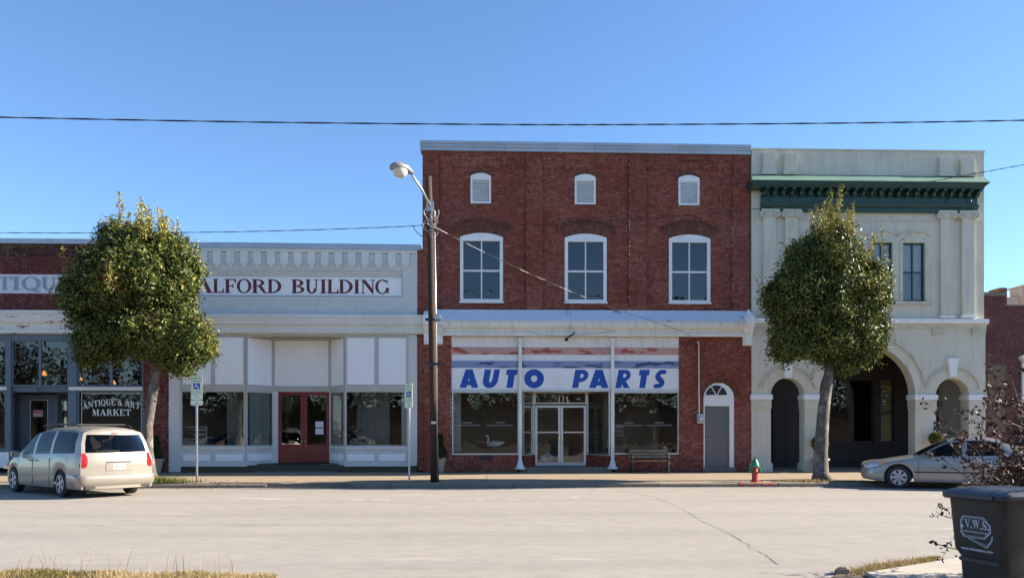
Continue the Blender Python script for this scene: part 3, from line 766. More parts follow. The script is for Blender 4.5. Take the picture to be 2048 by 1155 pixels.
# ================================================================== BUILDINGS
# ------------------------------------------------------------------ the two-storey red brick auto parts shop
mid = 1172
X = lambda px, Y=F: PX(px, Y)
Z = lambda py, Y=F: PZ(mid, py, Y)
auto = empty('brick_shop', (X(1172), F, 0))
tag(auto, 'two storey red brick shop lettered AUTO PARTS in slanted blue capitals', 'shop building')
B = Bricks('brick', 'mortar', 11)
yp = F+.10
wins = [(920, 1006), (1130, 1214), (1339, 1422)]; vents = [(941, 982), (1150, 1192), (1358, 1400)]
pil = [(845, 878), (1052, 1085), (1258, 1293), (1467, 1499)]
def wh(a, b): return arch_hole(X(a), X(b), Z(605), Z(474), Z(466)-Z(474))
def vh(a, b): return arch_hole(X(a), X(b), Z(407), Z(353), Z(347)-Z(353))
for i in range(3):
    B.field(X(pil[i][1]), X(pil[i+1][0]), Z(621), Z(331), yp, holes_of(wh(*wins[i]), vh(*vents[i])), .32)
    B.field(X(pil[i][1]), X(pil[i+1][0]), Z(331), Z(318), F+.06, depth=.36)
    B.field(X(pil[i][1]), X(pil[i+1][0]), Z(318), Z(300), F+.02, depth=.40)
    # dentil course under the band
    x = X(pil[i][1])+.05
    while x < X(pil[i+1][0])-.12:
        B.items.append((x, x+.10, Z(337), Z(331)-.004, F+.065, B.rng.random(), 'brick')); x += .20
for a, b in pil: B.field(X(a), X(b), Z(621), Z(300), F, depth=.42)
for a, b in wins:
    c1 = seg_curve(X(a)-.03, X(b)+.03, Z(475), Z(464.5)-Z(475)); B.arch_row(c1, 22, .20, yp, .02)
    c2 = seg_curve(X(a)-.22, X(b)+.22, Z(465), Z(449.5)-Z(465)); B.arch_row(c2, 30, .13, yp, .035)
    c3 = seg_curve(X(a)-.36, X(b)+.36, Z(459), Z(440)-Z(459)); B.arch_row(c3, 16, .07, yp, .07)
for a, b in vents:
    c1 = seg_curve(X(a)-.02, X(b)+.02, Z(353.5), Z(345.5)-Z(353.5)); B.arch_row(c1, 12, .11, yp, .03)
# ground floor brickwork
B.field(X(835), X(848), Z(940), Z(500), F+.03, depth=.40)                   # strip beside the gray shop
B.field(X(848), X(903), Z(942), Z(621), F, depth=.40)
B.field(X(1358), X(1503), Z(942), Z(621), F, holes_of(arch_hole(X(1407), X(1468), -1, Z(795), Z(764)-Z(795))), .40)
B.field(X(903), X(1358), Z(672), Z(621), F, depth=.30)
B.field(X(904), X(1036), Z(942), Z(909), F+.02, depth=.2)
B.field(X(1229), X(1358), Z(942), Z(909), F+.02, depth=.2)
dc = seg_curve(X(1407)-.01, X(1468)+.01, Z(795), Z(764)-Z(795)); B.arch_row(dc, 30, .19, F, .018)
B2 = B.arch; B.arch = MB()
dc2 = seg_curve(X(1407)-.22, X(1468)+.22, Z(797), Z(752)-Z(797)); B.arch_row(dc2, 34, .11, F, .045)
door_arch = B.arch; B.arch = B2
BW = B.finish(auto, 300)
tag(door_arch.build('arch_brickwork', M['brick'], BW, tint=True), kind='stuff')
shell(auto, X(846), X(1498), F+.45, F+14, Z(296), 'room', Z(640))
# coping
zl, zr = PZ(845, 283, F), PZ(1500, 292, F)
def sloped(mb, x0, x1, z0l, z0r, prof):
    n = len(prof); vs = [(x0, y, z0l+z) for y, z in prof] + [(x1, y, z0r+z) for y, z in prof]
    mb.add(vs, [tuple(range(n)), tuple(range(2*n-1, n-1, -1))] + [(i, (i+1) % n, (i+1) % n+n, i+n) for i in range(n)])
cp = [(F+.46,0), (F-.14,0), (F-.14,-.10), (F-.11,-.11), (F-.11,-.20), (F-.08,-.21), (F-.08,-.33), (F+.46,-.33)]
xs_ = [845, 1010, 1190, 1356, 1500]
for i in range(4):
    mb = MB(); a, b = X(xs_[i])-(.08 if i == 0 else 0), X(xs_[i+1])
    sloped(mb, a+.004, b-.004, zl+(zr-zl)*(i/4), zl+(zr-zl)*((i+1)/4), cp); mb.build('coping', M['flash'], auto)
# upper windows and vents
for a, b in wins:
    mb = MB(); xa, xb = X(a), X(b); fw = .085
    out = [(xb, Z(603)), (xa, Z(603))] + arc_top(xa, xb, Z(474), Z(466)-Z(474), 10)
    gx0, gx1, gz0, gz1 = xa+fw+.03, xb-fw-.03, Z(598), Z(482)
    inn = [(gx1, gz0), (gx0, gz0)] + [(gx0+(gx1-gx0)*i/10, gz1) for i in range(11)]
    frame(mb, out, inn, yp-.02, yp+.13)
    mb.box(xa-.03, xb+.03, yp-.07, yp+.10, Z(606), Z(603)+.004)
    xm, zm = (gx0+gx1)/2, Z(541)
    mb.box(xm-.022, xm+.022, yp+.04, yp+.09, gz0, gz1); mb.box(gx0, gx1, yp+.035, yp+.095, zm-.032, zm+.032)
    w = mb.build('window', M['white2'], auto)
    for q0, q1 in ((gx0, xm), (xm, gx1)):
        for r0, r1 in ((gz0, zm), (zm, gz1)): pane(w, q0, q1, r0, r1, yp+(.075 if r0 == gz0 else .065), 'glass_up')
for a, b in vents:
    mb = MB(); xa, xb = X(a), X(b); fw = .07
    out = [(xb, Z(407)), (xa, Z(407))] + arc_top(xa, xb, Z(352.5), Z(346.5)-Z(352.5), 10)
    inn = [(xb-fw, Z(404)), (xa+fw, Z(404))] + [(xa+fw+(xb-xa-2*fw)*i/10, Z(360)) for i in range(11)]
    frame(mb, out, inn, yp-.025, yp+.12); v = mb.build('vent', M['white2'], auto)
    MB().box(xa+fw, xb-fw, yp+.10, yp+.14, Z(404), Z(360)).build('vent_back', M['dark_metal'], v)
    n = 12; h = (Z(360)-Z(404))/n
    for i in range(n):
        z = Z(404)+h*i
        MB().pyz([(yp-.0, z+.014), (yp+.008, z), (yp+.050, z+h*.66), (yp+.042, z+h*.66+.014)], xa+fw, xb-fw).build('slat', M['white2'], v)
# ledge and cornice
YF = F-.34
mb = MB(); mb.pyz([(F+.02, Z(620)), (F-.02, Z(620)), (F-.05, Z(623)), (YF, Z(640, YF)), (YF, Z(642, YF)), (F+.02, Z(642, YF))], X(868), X(1503))
mb.build('flashing', M['flash_blue'], auto)
zz = lambda py, Y: Z(py, Y)
mb = MB(); mb.pyz([(F+.02, zz(642.3,YF)), (YF+.03, zz(642.3,YF)), (YF+.03, zz(650,YF)), (YF+.06, zz(653,YF)), (YF+.07, zz(655,YF)), (YF+.16, zz(656,YF)), (YF+.17, zz(662,YF)), (YF+.17, zz(663,YF)), (YF+.12, zz(664.5,YF)), (YF+.13, zz(671,YF)), (F+.02, zz(672,F))], X(885), X(1492))
mb.build('cornice', M['cream'], auto)
for a, b, lean in ((848, 886, 0), (1484, 1503, 0)):
    mb = MB(); xa, xb = X(a), X(b)
    mb.pyz([(F-.002, Z(622)), (F-.20, Z(626)), (YF-.06, Z(634)), (YF-.08, Z(652)), (YF+.04, Z(656)), (YF+.06, Z(662)), (F-.16, Z(668)), (F-.14, Z(684)), (F-.10, Z(690)), (F-.002, Z(690))], xa, xb)
    br = mb.build('corner_bracket', M['white'], auto, bevel=.02)
    MB().pxz([(xa+.05, Z(632)), ((xa+xb)/2, Z(618)), (xb-.05, Z(632))], F-.25, F-.05).build('bracket_cap', M['white'], br)
    MB().box(xa+.06, xb-.06, F-.17, F-.13, Z(688), Z(672)).build('bracket_panel', M['white2'], br, bevel=.012)
# sign boards
SX0, SX1 = X(903), X(1358); ys = F+.03
def board(py0, py1, mat, name, y=ys, th=.05):
    return MB().box(SX0, SX1, y, y+th, Z(py1), Z(py0)).build(name, M[mat], auto)
b1 = board(672.5, 694.5, 'white', 'ribbed_board'); board(694.5, 708.5, 'red_stripe', 'red_board', ys-.018); board(708.5, 721.5, 'white2', 'ribbed_board'); board(721.5, 735.5, 'blue_stripe', 'blue_board', ys-.018)
sb = board(735.5, 778, 'sign_white', 'sign_board', ys-.01)
rb = MB(); x = SX0+.05
while x < SX1-.03: rb.box(x, x+.012, ys-.006, ys+.01, Z(694.4), Z(673)); rb.box(x, x+.012, ys-.006, ys+.01, Z(721.4), Z(708.6)); x += .085
tag(rb.build('board_ribs', M['white2'], b1), kind='stuff')
lt = [('A',919,956.5),('U',963,1000),('T',1008,1035.5),('O',1048.5,1088),('P',1144,1179),('A',1178,1217),('R',1231,1265.5),('T',1274,1300),('S',1305,1336)]
def heavy(parent, placed, z0, z1, y):
    for ch, a, b in placed:
        mb = MB(); w, st = HEAVY[ch]; sh = .20 if ch not in 'OA' else (0 if ch == 'O' else .0)
        x0, x1 = X(a), X(b); glyph(mb, st, x0, (x1-x0)/(w+sh), z0, z1-z0, y, sh)
        mb.build('letter', M['blue_letter'], parent, recalc=False)
heavy(sb, lt, Z(775), Z(738.5), ys-.01)
# header, storefront windows
MB().box(SX0, SX1, F-.005, F+.07, Z(782), Z(778)).build('header_bar', M['alu'], auto)
yg = F+.06
window(auto, X(904), X(1038), Z(908.5), Z(782.2), yg, .05, 'alu')
window(auto, X(1226), X(1358.5), Z(908), Z(782.2), yg, .05, 'alu')
for px in (1037, 1221.5):                                   # slender cast iron columns
    x = X(px+3); y = F-.07
    mb = MB(); mb.tube([(x,y,Z(930)), (x,y,Z(676))], .068, 12)
    mb.lathe([(.19,0),(.19,.05),(.13,.10),(.10,.22),(.068,.34)], (x,y,Z(937)), 12); mb.lathe([(.068,0),(.10,.05),(.10,.12)], (x,y,Z(683)), 12)
    mb.build('column', M['white'], auto, smooth=True)
# recessed entrance
yd = F+1.15; dx0, dx1 = PX(1069, yd), PX(1173, yd)
zs_ = lambda py: PZ(mid, py, yd)
entry_z = zs_(931)
MB().box(X(1040), X(1224), F-.02, yd+.3, .0, entry_z).build('entry_step', M['kerb'], auto)
MB().box(X(1036), X(1230), F+.05, yd+.05, Z(781)+.02, Z(781)+.10).build('entry_ceiling', M['white'], auto)
for a, b in (((X(1046), F+.06), (dx0-.02, yd)), ((dx1+.02, yd), (X(1220), F+.06))):
    slant_window(auto, a, b, entry_z+.42, Z(781)+.02, .045, 'alu', zs=())
    slanted(auto, a, b, entry_z, entry_z+.42, 'bulkhead', 'brick', .1)
    d = Vector((b[0]-a[0], b[1]-a[1])); L = d.length; d.normalize(); nn = Vector((d.y, -d.x))
    sb_ = MB()
    for k in range(6):
        s0 = (k % 2)*.1
        while s0 < L-.03:
            s1 = min(L, s0+.205); p, q = Vector(a)+d*s0+nn*.05, Vector(a)+d*s1+nn*.05
            sb_.pxy([(p.x,p.y),(q.x,q.y),(q.x+nn.x*.01,q.y+nn.y*.01),(p.x+nn.x*.01,p.y+nn.y*.01)], entry_z+.005+k*.069, entry_z+.066+k*.069, rg.random()); s0 += .215
    tag(sb_.build('brickwork', M['brick'], auto, tint=True), kind='stuff')
window(auto, dx0, dx1, zs_(807), Z(781)+.02, yd, .045, 'alu', name='transom_window')
text(auto, '111', (dx0+dx1)/2+.1, yd-.045, zs_(803), .30, 'white_letter', 'house_number', .004)
dm = (dx0+dx1)/2
for k, (a, b) in enumerate(((dx0+.02, dm-.006), (dm+.006, dx1-.02))):
    mb = MB(); z0, z1 = entry_z+.01, zs_(810)
    frame(mb, rect(a,b,z0,z1), rect(a+.085,b-.085,z0+.12,z1-.085), yd-.03, yd+.03)
    mb.box(a+.085, b-.085, yd-.06, yd-.03, (z0+z1)/2+.10, (z0+z1)/2+.145)
    d_ = mb.build('door', M['alu'], auto); pane(d_, a+.085, b-.085, z0+.12, z1-.085, yd)
    hx = (b-.05) if k == 0 else (a+.05)
    MB().tube([(hx,yd-.03,z0+.85),(hx,yd-.10,z0+.88),(hx,yd-.10,z0+1.15),(hx,yd-.03,z0+1.18)], .014, 8).build('door_handle', M['chrome'], d_, smooth=True)
MB().box(dx0-.08, dx0, yd-.05, yd+.05, entry_z, Z(781)).build('door_post', M['alu'], auto); MB().box(dx1, dx1+.08, yd-.05, yd+.05, entry_z, Z(781)).build('door_post', M['alu'], auto)
MB().box(X(960), X(985), F-.003, F+.06, Z(918.5), Z(910)).build('bulkhead_vent', M['black'], auto)
for cx in (934.5, 1000, 1258, 1319):
    for k, (t_, s_) in enumerate((('CAUTION', .075), ("PLEASE DON'T LEAN ON GLASS", .064))):
        text(auto, t_, X(cx), yg-.012, Z(846+5*k), s_, 'dim_letter', 'window_print', 0)
# inside
ib = F+3.6
MB().box(X(903), X(1360), ib, ib+.1, .16, 3.4).build('partition', M['room_brown'], auto)
MB().box(X(904), X(1036), F+.15, F+1.6, .16, Z(904)).build('display_floor', M['floor_in'], auto); MB().box(X(1229), X(1358), F+.15, F+1.6, .16, Z(904)).build('display_floor', M['floor_in'], auto)
MB().box(X(906), X(920), F+.9, F+.95, Z(903), Z(784)).build('side_panel', M['panel'], auto)
MB().box(X(1405), X(1470), F-.06, F+.14, Z(942), Z(934)-.002).build('threshold', M['kerb'], auto)
# side door with fanlight
xa, xb = X(1407), X(1468)
mb = MB(); zsp = Z(795); fw = .10
out = [(xb, Z(934)), (xa, Z(934))] + arc_top(xa, xb, zsp, Z(764)-zsp, 16)
inn = [(xb-fw-.06, Z(934)), (xa+fw*.5, Z(934))] + [(xa+fw*.5+(xb-fw-.06-xa-fw*.5)*i/16, Z(811)) for i in range(17)]
frame(mb, out, inn, F+.0, F+.14)
sd = mb.build('door_frame', M['white2'], auto)
MB().box(xa+fw*.5, xb-fw-.06, F+.08, F+.13, Z(934), Z(811)).build('door', M['gray_door'], auto)
MB().lathe([(.02,0),(.035,-.03),(.035,-.06),(.02,-.075)], (xa+.13, F+.08, Z(878)), 10, 'y').build('door_knob', M['steel'], sd, smooth=True)
fx0, fx1 = X(1411.5), X(1454); fz = Z(790)
fan = [(fx1, fz), (fx0, fz)] + [p for p in arc_top(fx0, fx1, fz+.02, Z(769.5)-fz-.02, 14)]
MB().pxz(fan, F-.012, F-.003).build('fanlight', M['black'], sd)
fm = MB(); fc = (fx0+fx1)/2
for sx_ in (-1, 1): fm.pxz([(fc-.018, fz), (fc+.018, fz), (fc+sx_*.20+.018, fz+.34), (fc+sx_*.20-.018, fz+.34)], F-.020-.002*sx_, F-.012)
fm.pxz([(fx1, fz-.02), (fx0, fz-.02), (fx0, fz+.02), (fx1, fz+.02)], F-.025, F-.012)
fm.build('fanlight_bars', M['white2'], sd)
# electric meter and riser
mx = X(1399)
mt_ = MB().box(X(1392.5), X(1406), F-.14, F-.011, Z(846), Z(827)).build('meter_box', M['steel'], auto, bevel=.01)
MB().lathe([(.095,0),(.095,-.05),(.075,-.10),(.03,-.115)], (mx, F-.14, Z(836)), 16, 'y').build('meter_dial', M['alu'], mt_, smooth=True)
MB().tube([(X(1397),F-.06,Z(827)), (X(1396.5),F-.06,Z(686)), (X(1395),F-.09,Z(682)), (X(1392),F-.12,Z(684))], .032, 8).build('conduit', M['steel'], mt_, smooth=True)

# ------------------------------------------------------------------ the low gray ALFORD BUILDING
mid = 590
alf = empty('gray_shop', (X(590), F, 0))
tag(alf, 'low pale gray shop with red double doors lettered ALFORD BUILDING', 'shop building')
AX0, AX1 = X(338), X(834.5)
mb = MB()
rc = (X(367), X(805), Z(592.5), Z(541))
wall_rects(mb, AX0, AX1, Z(660), Z(492), [rc], F, F+.3)
aw = mb.build('wall', M['gray'], alf)
MB().box(rc[0]-.01, rc[1]+.01, F+.12, F+.2, rc[2]-.01, rc[3]+.01).build('sign_recess', M['gray'], alf)
mb = MB()
for i in range(3): mb.box(rc[0], rc[1], F+.03+.03*i, F+.119, Z(553.2)+(Z(541)-Z(553.2))*(2-i)/3, Z(553.2)+(Z(541)-Z(553.2))*(3-i)/3-.012)
mb.build('recess_moulding', M['gray_trim'], alf)
asg = MB().box(X(369), X(803.5), F+.075, F+.115, Z(590), Z(553.6)).build('sign_board', M['sign_white'], alf)
c2 = lambda c: X(330+c*.2588)
al = [('A',236,362),('L',365,450),('F',455,547),('O',550,663),('R',667,784),('D',787,897),('B',973,1077),('U',1079,1186),('I',1198,1242),('L',1250,1338),('D',1340,1450),('I',1457,1501),('N',1510,1622),('G',1622,1732)]
letters(asg, [(c, c2(a), c2(b)) for c, a, b in al], Z(585.5), Z(557.5), F+.075, SERIF, 'maroon_letter')
# parapet
zl, zr = PZ(338, 484, F), PZ(834, 490, F); dzl = lambda x: zl+(zr-zl)*(x-AX0)/(AX1-AX0)
mb = MB(); sloped(mb, AX0, AX1+.12, zl, zr, [(F+.4,0),(F-.10,0),(F-.12,-.02),(F-.12,-.20),(F+.4,-.20)]); mb.build('coping', M['flash'], alf)
mb = MB(); sloped(mb, AX0, AX1, zl-.205, zr-.205, [(F+.1,0),(F-.10,0),(F-.10,-.05),(F-.07,-.06),(F-.07,-.11),(F+.1,-.11)]); mb.build('crown_moulding', M['gray_trim'], alf)
x = X(811); step = (X(811)-X(434.8))/14; k = 0
while x > AX0+.1:
    zt = dzl(x)-.30; w2 = .135
    co = MB().box(x-w2, x+w2, F-.09, F+.02, zt-.44, zt-.012).build('corbel', M['gray_trim'], alf)
    MB().box(x-.105, x+.105, F-.07, F+.02, zt-.495, zt-.442).build('drop', M['gray_trim'], co); MB().box(x-.062, x+.062, F-.055, F+.02, zt-.57, zt-.497).build('drop', M['gray_trim'], co)
    for q in range(3): MB().box(x+w2+.006, x+step-w2-.006, F-.055+.016*q, F+.02, zt-.062-.065*q-.055, zt-.062-.065*q).build('band', M['gray_trim'], co)
    x -= step; k += 1
# main cornice
YA = F-.30
mb = MB(); mb.pyz([(F+.02,zz(626,YA)), (YA,zz(628,YA)), (YA,zz(634,YA)), (YA+.03,zz(635,YA)), (YA+.03,zz(640,YA)), (YA+.05,zz(641,YA)), (YA+.06,zz(647,YA)), (YA+.16,zz(648.5,YA)), (YA+.17,zz(656,YA)), (YA+.15,zz(657,YA)), (YA+.15,zz(662,YA)), (YA+.19,zz(663,YA)), (YA+.19,zz(667,F)), (F+.02,zz(667,F))], AX0, X(848))
mb.build('cornice', M['gray_trim'], alf)
MB().box(AX0, AX1, F-.015, F+.12, Z(672.5), Z(667)+.004).build('fascia', M['gray_frame'], alf)
for a, b, yy in ((338, 361, 943), (816.5, 834.5, 931)):
    MB().box(X(a), X(b), F-.03, F+.2, Z(yy), Z(667)).build('pilaster', M['gray'], alf, bevel=.015)
yb = F+1.0
bx0, bx1 = PX(546, yb), PX(661, yb)
fl_, fr_ = X(491), X(690)
zb = lambda py: PZ(mid, py, yb)
zs0, zs1 = Z(780), Z(769)
# fascia between transoms and windows, header over the recess
def seglist(): return [((X(361), F+.02), (fl_, F+.02)), ((fl_, F+.02), (bx0, yb)), ((bx0, yb), (bx1, yb)), ((bx1, yb), (fr_, F+.02)), ((fr_, F+.02), (X(816.5), F+.02))]
for a, b in seglist(): slanted(alf, a, b, zs0, zs1, 'rail', 'gray_frame', .09)
for a, b in seglist(): slanted(alf, a, b, Z(673.5), Z(668), 'head_rail', 'gray_frame', .085)
MB().pxy([(fl_-.1,F+.1),(bx0,yb+.1),(bx1,yb+.1),(fr_+.1,F+.1)], Z(667), Z(664)).build('soffit', M['gray_trim'], alf)
def trans(a, b, n):
    a, b = Vector(a), Vector(b); L = (b-a).length; d = (b-a)/L
    fwid = .07
    for i in range(n+1):
        s = L*i/n; s0, s1 = max(0, s-fwid), min(L, s+fwid)
        slanted(alf, a+d*s0, a+d*s1, zs1, Z(673.5), 'mullion', 'gray_frame', .08)
    for i in range(n): slanted(alf, a+d*(L*i/n+.07), a+d*(L*(i+1)/n-.07), zs1+.01, Z(673.5)-.01, 'transom_panel', 'panel', .03)
sl = seglist()
trans(*sl[0], 2); trans(*sl[1], 1); trans(*sl[2], 1); trans(*sl[3], 1); trans(*sl[4], 2)
# bulkhead and glass
zk = Z(896); zg = Z(932)
def bulk(a, b, n, z0=zg, z1=zk):
    slanted(alf, a, b, z0, z1, 'bulkhead', 'gray', .06)
    a, b = Vector(a), Vector(b); L = (b-a).length; d = (b-a)/L; nn = Vector((d.y, -d.x))*.028
    slanted(alf, a+nn, b+nn, z1-.02, z1+.05, 'sill', 'gray_trim', .08)
    for i in range(n):
        p, q = a+d*(L*i/n+.09)+nn, a+d*(L*(i+1)/n-.09)+nn
        slanted(alf, p, q, z0+.20, z0+.44, 'bulkhead_panel', 'panel', .03)
bulk(*sl[0], 2); bulk(*sl[1], 1); bulk(*sl[3], 1); bulk(*sl[4], 2)
for s in (sl[0], sl[1], sl[3], sl[4]): slant_window(alf, s[0], s[1], zk+.05, zs0, .06, 'gray_frame')
MB().box(AX0+.05, AX1-.02, F+.03, F+.3, .0, Z(930)).build('foundation', M['moss'], alf)
zst = zb(925); MB().add([(X(512),F-.30,.168),(X(678),F-.30,.168),(X(674),F+.10,.20),(bx1+.02,yb-.5,zst),(bx1+.05,yb+.3,zst),(bx0-.05,yb+.3,zst),(bx0-.02,yb-.5,zst),(X(508),F+.10,.20),(X(512),F-.30,.05),(X(678),F-.30,.05)], [(0,1,2,7),(7,2,3,6),(6,3,4,5),(8,9,1,0)]).build('entry_step', M['slab_dim'], alf, recalc=False)
sz = zb(925)
MB().box(PX(560,yb-.4), PX(643,yb-.4), yb-.75, yb-.15, sz, sz+.015).build('door_mat', M['black'], alf)
rx0, rx1 = PX(557, yb), PX(659, yb); rm_ = (rx0+rx1)/2
mb = MB(); mb.box(bx0, rx0-.005, yb-.05, yb+.06, sz, zs0); mb.box(rx1+.005, bx1, yb-.05, yb+.06, sz, zs0); mb.box(rx0, rx1, yb-.04, yb+.06, zb(783), zs0); mb.build('door_frame', M['gray_trim'], alf)
for k, (a, b) in enumerate(((rx0, rm_-.004), (rm_+.004, rx1))):
    mb = MB(); z0, z1 = sz+.02, zb(783); zp = zb(888)
    frame(mb, rect(a,b,z0,z1), rect(a+.12,b-.12,zp,z1-.13), yb-.025, yb+.025)
    d_ = mb.build('door', M['red_door'], alf)
    MB().box(a+.14, b-.14, yb-.038, yb-.02, z0+.16, zp-.14).build('door_panel', M['red_door'], d_, bevel=.008)
    pane(d_, a+.12, b-.12, zp, z1-.13, yb)
    hx = b-.06 if k == 0 else a+.06
    MB().lathe([(.018,0),(.03,-.03),(.03,-.055),(.012,-.07)], (hx, yb-.025, zp+.12), 10, 'y').build('door_knob', M['gold_letter'], d_, smooth=True)
text(alf, '109', rx0+.48, yb-.012, zb(885), .14, 'gold_letter', 'house_number', .003)
for z in (zb(854), zb(868)): MB().box(PX(631,yb), PX(647,yb), yb-.008, yb-.003, z, z+.22).build('notice', M['paper'], alf)
# inside: curtains, display, flag
shell(alf, AX0, AX1, F+.32, F+12, Z(500), 'room', None, sz)
def curtain(a, b, z0, z1, name='curtain'):
    a, b = Vector(a), Vector(b); L = (b-a).length; d = (b-a)/L; nn = Vector((d.y, -d.x)); n = max(8, int(L/.035)); mb = MB()
    for i in range(n):
        p, q = a+d*(L*i/n), a+d*(L*(i+1)/n); o0, o1 = .035*math.sin(i*1.15+.6*math.sin(i*.37)), .035*math.sin((i+1)*1.15+.6*math.sin((i+1)*.37))
        mb.quad((p.x+nn.x*o0, p.y+nn.y*o0, z0), (q.x+nn.x*o1, q.y+nn.y*o1, z0), (q.x+nn.x*o1, q.y+nn.y*o1, z1), (p.x+nn.x*o0, p.y+nn.y*o0, z1))
    return mb.build(name, M['curtain'], alf, smooth='all', recalc=False)
curtain((fl_+.08, F+.22), (bx0+.0, yb+.15), zk, zs0); curtain((bx1, yb+.15), (fr_-.08, F+.22), zk, zs0)
curtain((X(430), F+1.3), (fl_-.1, F+1.3), zk, zs0); curtain((X(700), F+1.4), (X(770), F+1.4), zk, zs0)
MB().box(X(801), X(812), F+.35, F+.37, zk+.05, zs0-.05).build('side_curtain', M['panel'], alf)
# ------------------------------------------------------------------ the antique shop at the left edge
mid = 150
ant = empty('antique_shop', (X(100), F, 0))
tag(ant, 'dark red brick antique shop with slate blue storefront at the left edge', 'shop building')
QX0, QX1 = X(-190), X(338)
B = Bricks('brick_antique', 'mortar', 23)
sgx = X(197)
B.field(QX0, QX1, Z(622), Z(590), F, depth=.4)
B.field(QX0, QX1, Z(587), Z(549), F, lambda z: ((QX0, sgx),), .4)
B.field(QX0, QX1, Z(590), Z(587), F, depth=.4)
B.field(QX0, QX1, Z(549), Z(513), F, depth=.4)
B.field(QX0, QX1, Z(513), Z(495), F+.05, depth=.35, mat='brick_top')
x = QX0
while x < QX1-.3:
    B.field(x, min(QX1, x+.36), Z(509.5), Z(496), F, depth=.06, mat='brick_top'); x += .56
B.field(QX0, QX1, Z(495), Z(486), F-.03, depth=.43, mat='brick_top')
B.field(X(286), QX1, Z(944), Z(666), F, depth=.4)
# painted white band: bricks too
W2 = Bricks('brick_white', 'brick_white', 31); W2.field(QX0, sgx, Z(587), Z(549), F, depth=.4, proud=.006)
B.finish(ant, 300)
band = W2.strips.build('sign_band', M['brick_white'], ant)
bb = MB()
for a, b, za, zb_, y, t, mt in W2.items: bb.box(a, b, y, y+.03, za, zb_, t, back=False)
tag(bb.build('brickwork', M['brick_white'], band, recalc=False), kind='stuff')
c1 = lambda c: X(c*.2252)
letters(band, [(c, c1(a), c1(b)) for c, a, b in [('N',-165,-30),('T',-20,106),('I',113,178),('Q',193,362),('U',368,502),('E',515,625),('S',640,745)]], Z(580.5), Z(554), F-.012, SERIF, 'gray_letter')
mb = MB(); zc = Z(478)
for i, (a, b) in enumerate(((-190, -60), (-60, 22), (22, 123), (123, 230), (230, 338))):
    MB().pyz([(F+.45,zc),(F-.10,zc),(F-.12,zc-.02),(F-.12,zc-.185),(F+.45,zc-.185)], X(a)+.003, X(b)-.003).build('coping', M['flash'], ant)
YB = F-.26
mb = MB(); mb.pyz([(F+.02,zz(619.5,YB)), (YB,zz(620,YB)), (YB,zz(626,YB)), (YB+.04,zz(627,YB)), (YB+.06,zz(640,YB)), (YB+.08,zz(644,YB)), (YB+.15,zz(645,YB)), (YB+.16,zz(657,YB)), (YB+.11,zz(658,YB)), (YB+.11,zz(665,YB)), (F+.02,zz(668,F))], QX0, QX1)
mb.build('cornice', M['peel'], ant)
MB().box(QX0, X(286), F+.0, F+.14, Z(680), Z(664)).build('fascia', M['blue_frame'], ant)
# transom lights and storefront
zt0, zt1 = Z(772), Z(679)
for a, b, m_ in ((-185, 12, -90), (22, 136, 78.5), (153, 286, 221)):
    window(ant, X(a), X(b), zt0, zt1, F+.07, .055, 'blue_frame', xs=(X(m_),), mw=.10)
MB().box(X(12), X(22), F-.02, F+.16, Z(935), Z(664)).build('post', M['blue_frame'], ant); MB().box(X(136), X(153), F-.01, F+.16, Z(935), Z(664)).build('post', M['blue_frame'], ant)
MB().box(X(139), X(286), F-.07, F+.1, Z(780), Z(773)).build('ledge', M['gray_trim'], ant); MB().box(QX0, X(15), F-.07, F+.1, Z(780), Z(773)).build('ledge', M['gray_trim'], ant)
window(ant, X(153), X(286), Z(905), Z(780), F+.07, .07, 'blue_frame')
window(ant, QX0, X(12), Z(900), Z(780), F+.07, .07, 'blue_frame')
MB().box(X(153), X(286), F+.02, F+.14, Z(935), Z(905)).build('bulkhead', M['blue_frame'], ant); MB().box(QX0, X(12), F+.02, F+.14, Z(935), Z(900)).build('bulkhead', M['blue_frame'], ant)
MB().box(X(-60), X(19), F-.06, F-.02, Z(934), Z(903)).build('white_board', M['panel'], ant)
yd = F+1.1
wx = lambda px: PX(px, yd)
MB().box(X(12), X(145), F+.1, yd+.1, Z(783), Z(772)).build('entry_ceiling', M['blue_frame'], ant)
slant_window(ant, (X(13), F+.1), (wx(42), yd), PZ(mid,915,yd), Z(783), .05, 'blue_frame')
slanted(ant, (X(13), F+.1), (wx(42), yd), .1, PZ(mid,915,yd), 'bulkhead', 'blue_frame', .06)
slant_window(ant, (wx(116), yd), (X(150), F+.1), PZ(mid,915,yd), Z(783), .05, 'blue_frame')
slanted(ant, (wx(116), yd), (X(150), F+.1), .1, PZ(mid,915,yd), 'bulkhead', 'blue_frame', .06)
mb = MB(); z0, z1 = .2, Z(786); frame(mb, rect(wx(42), wx(116), z0, z1), rect(wx(60), wx(97), z0+.5, z1-.18), yd-.03, yd+.03)
ad = mb.build('door', M['blue_frame'], ant); pane(ad, wx(60), wx(97), z0+.5, z1-.18, yd)
mb = MB(); frame(mb, rect(wx(60)+.01, wx(97)-.01, z0+.51, z1-.19), rect(wx(60)+.03, wx(97)-.03, z0+.53, z1-.21), yd-.02, yd-.01); mb.build('glass_border', M['white_letter'], ad)
op = MB().box(wx(67), wx(87), yd-.028, yd-.022, PZ(mid,833,yd), PZ(mid,819,yd)).build('open_card', M['pink'], ad)
text(op, 'OPEN', (wx(67)+wx(87))/2, yd-.034, PZ(mid,832,yd), .14, 'paper', 'lettering', .003)
text(ant, '10', X(76), F-.0, Z(783), .17, 'black', 'house_number', .002)
MB().pxy([(X(12),F+.0),(X(150),F+.0),(wx(118),yd+.2),(wx(40),yd+.2)], .05, .20).build('entry_step', M['kerb'], ant)
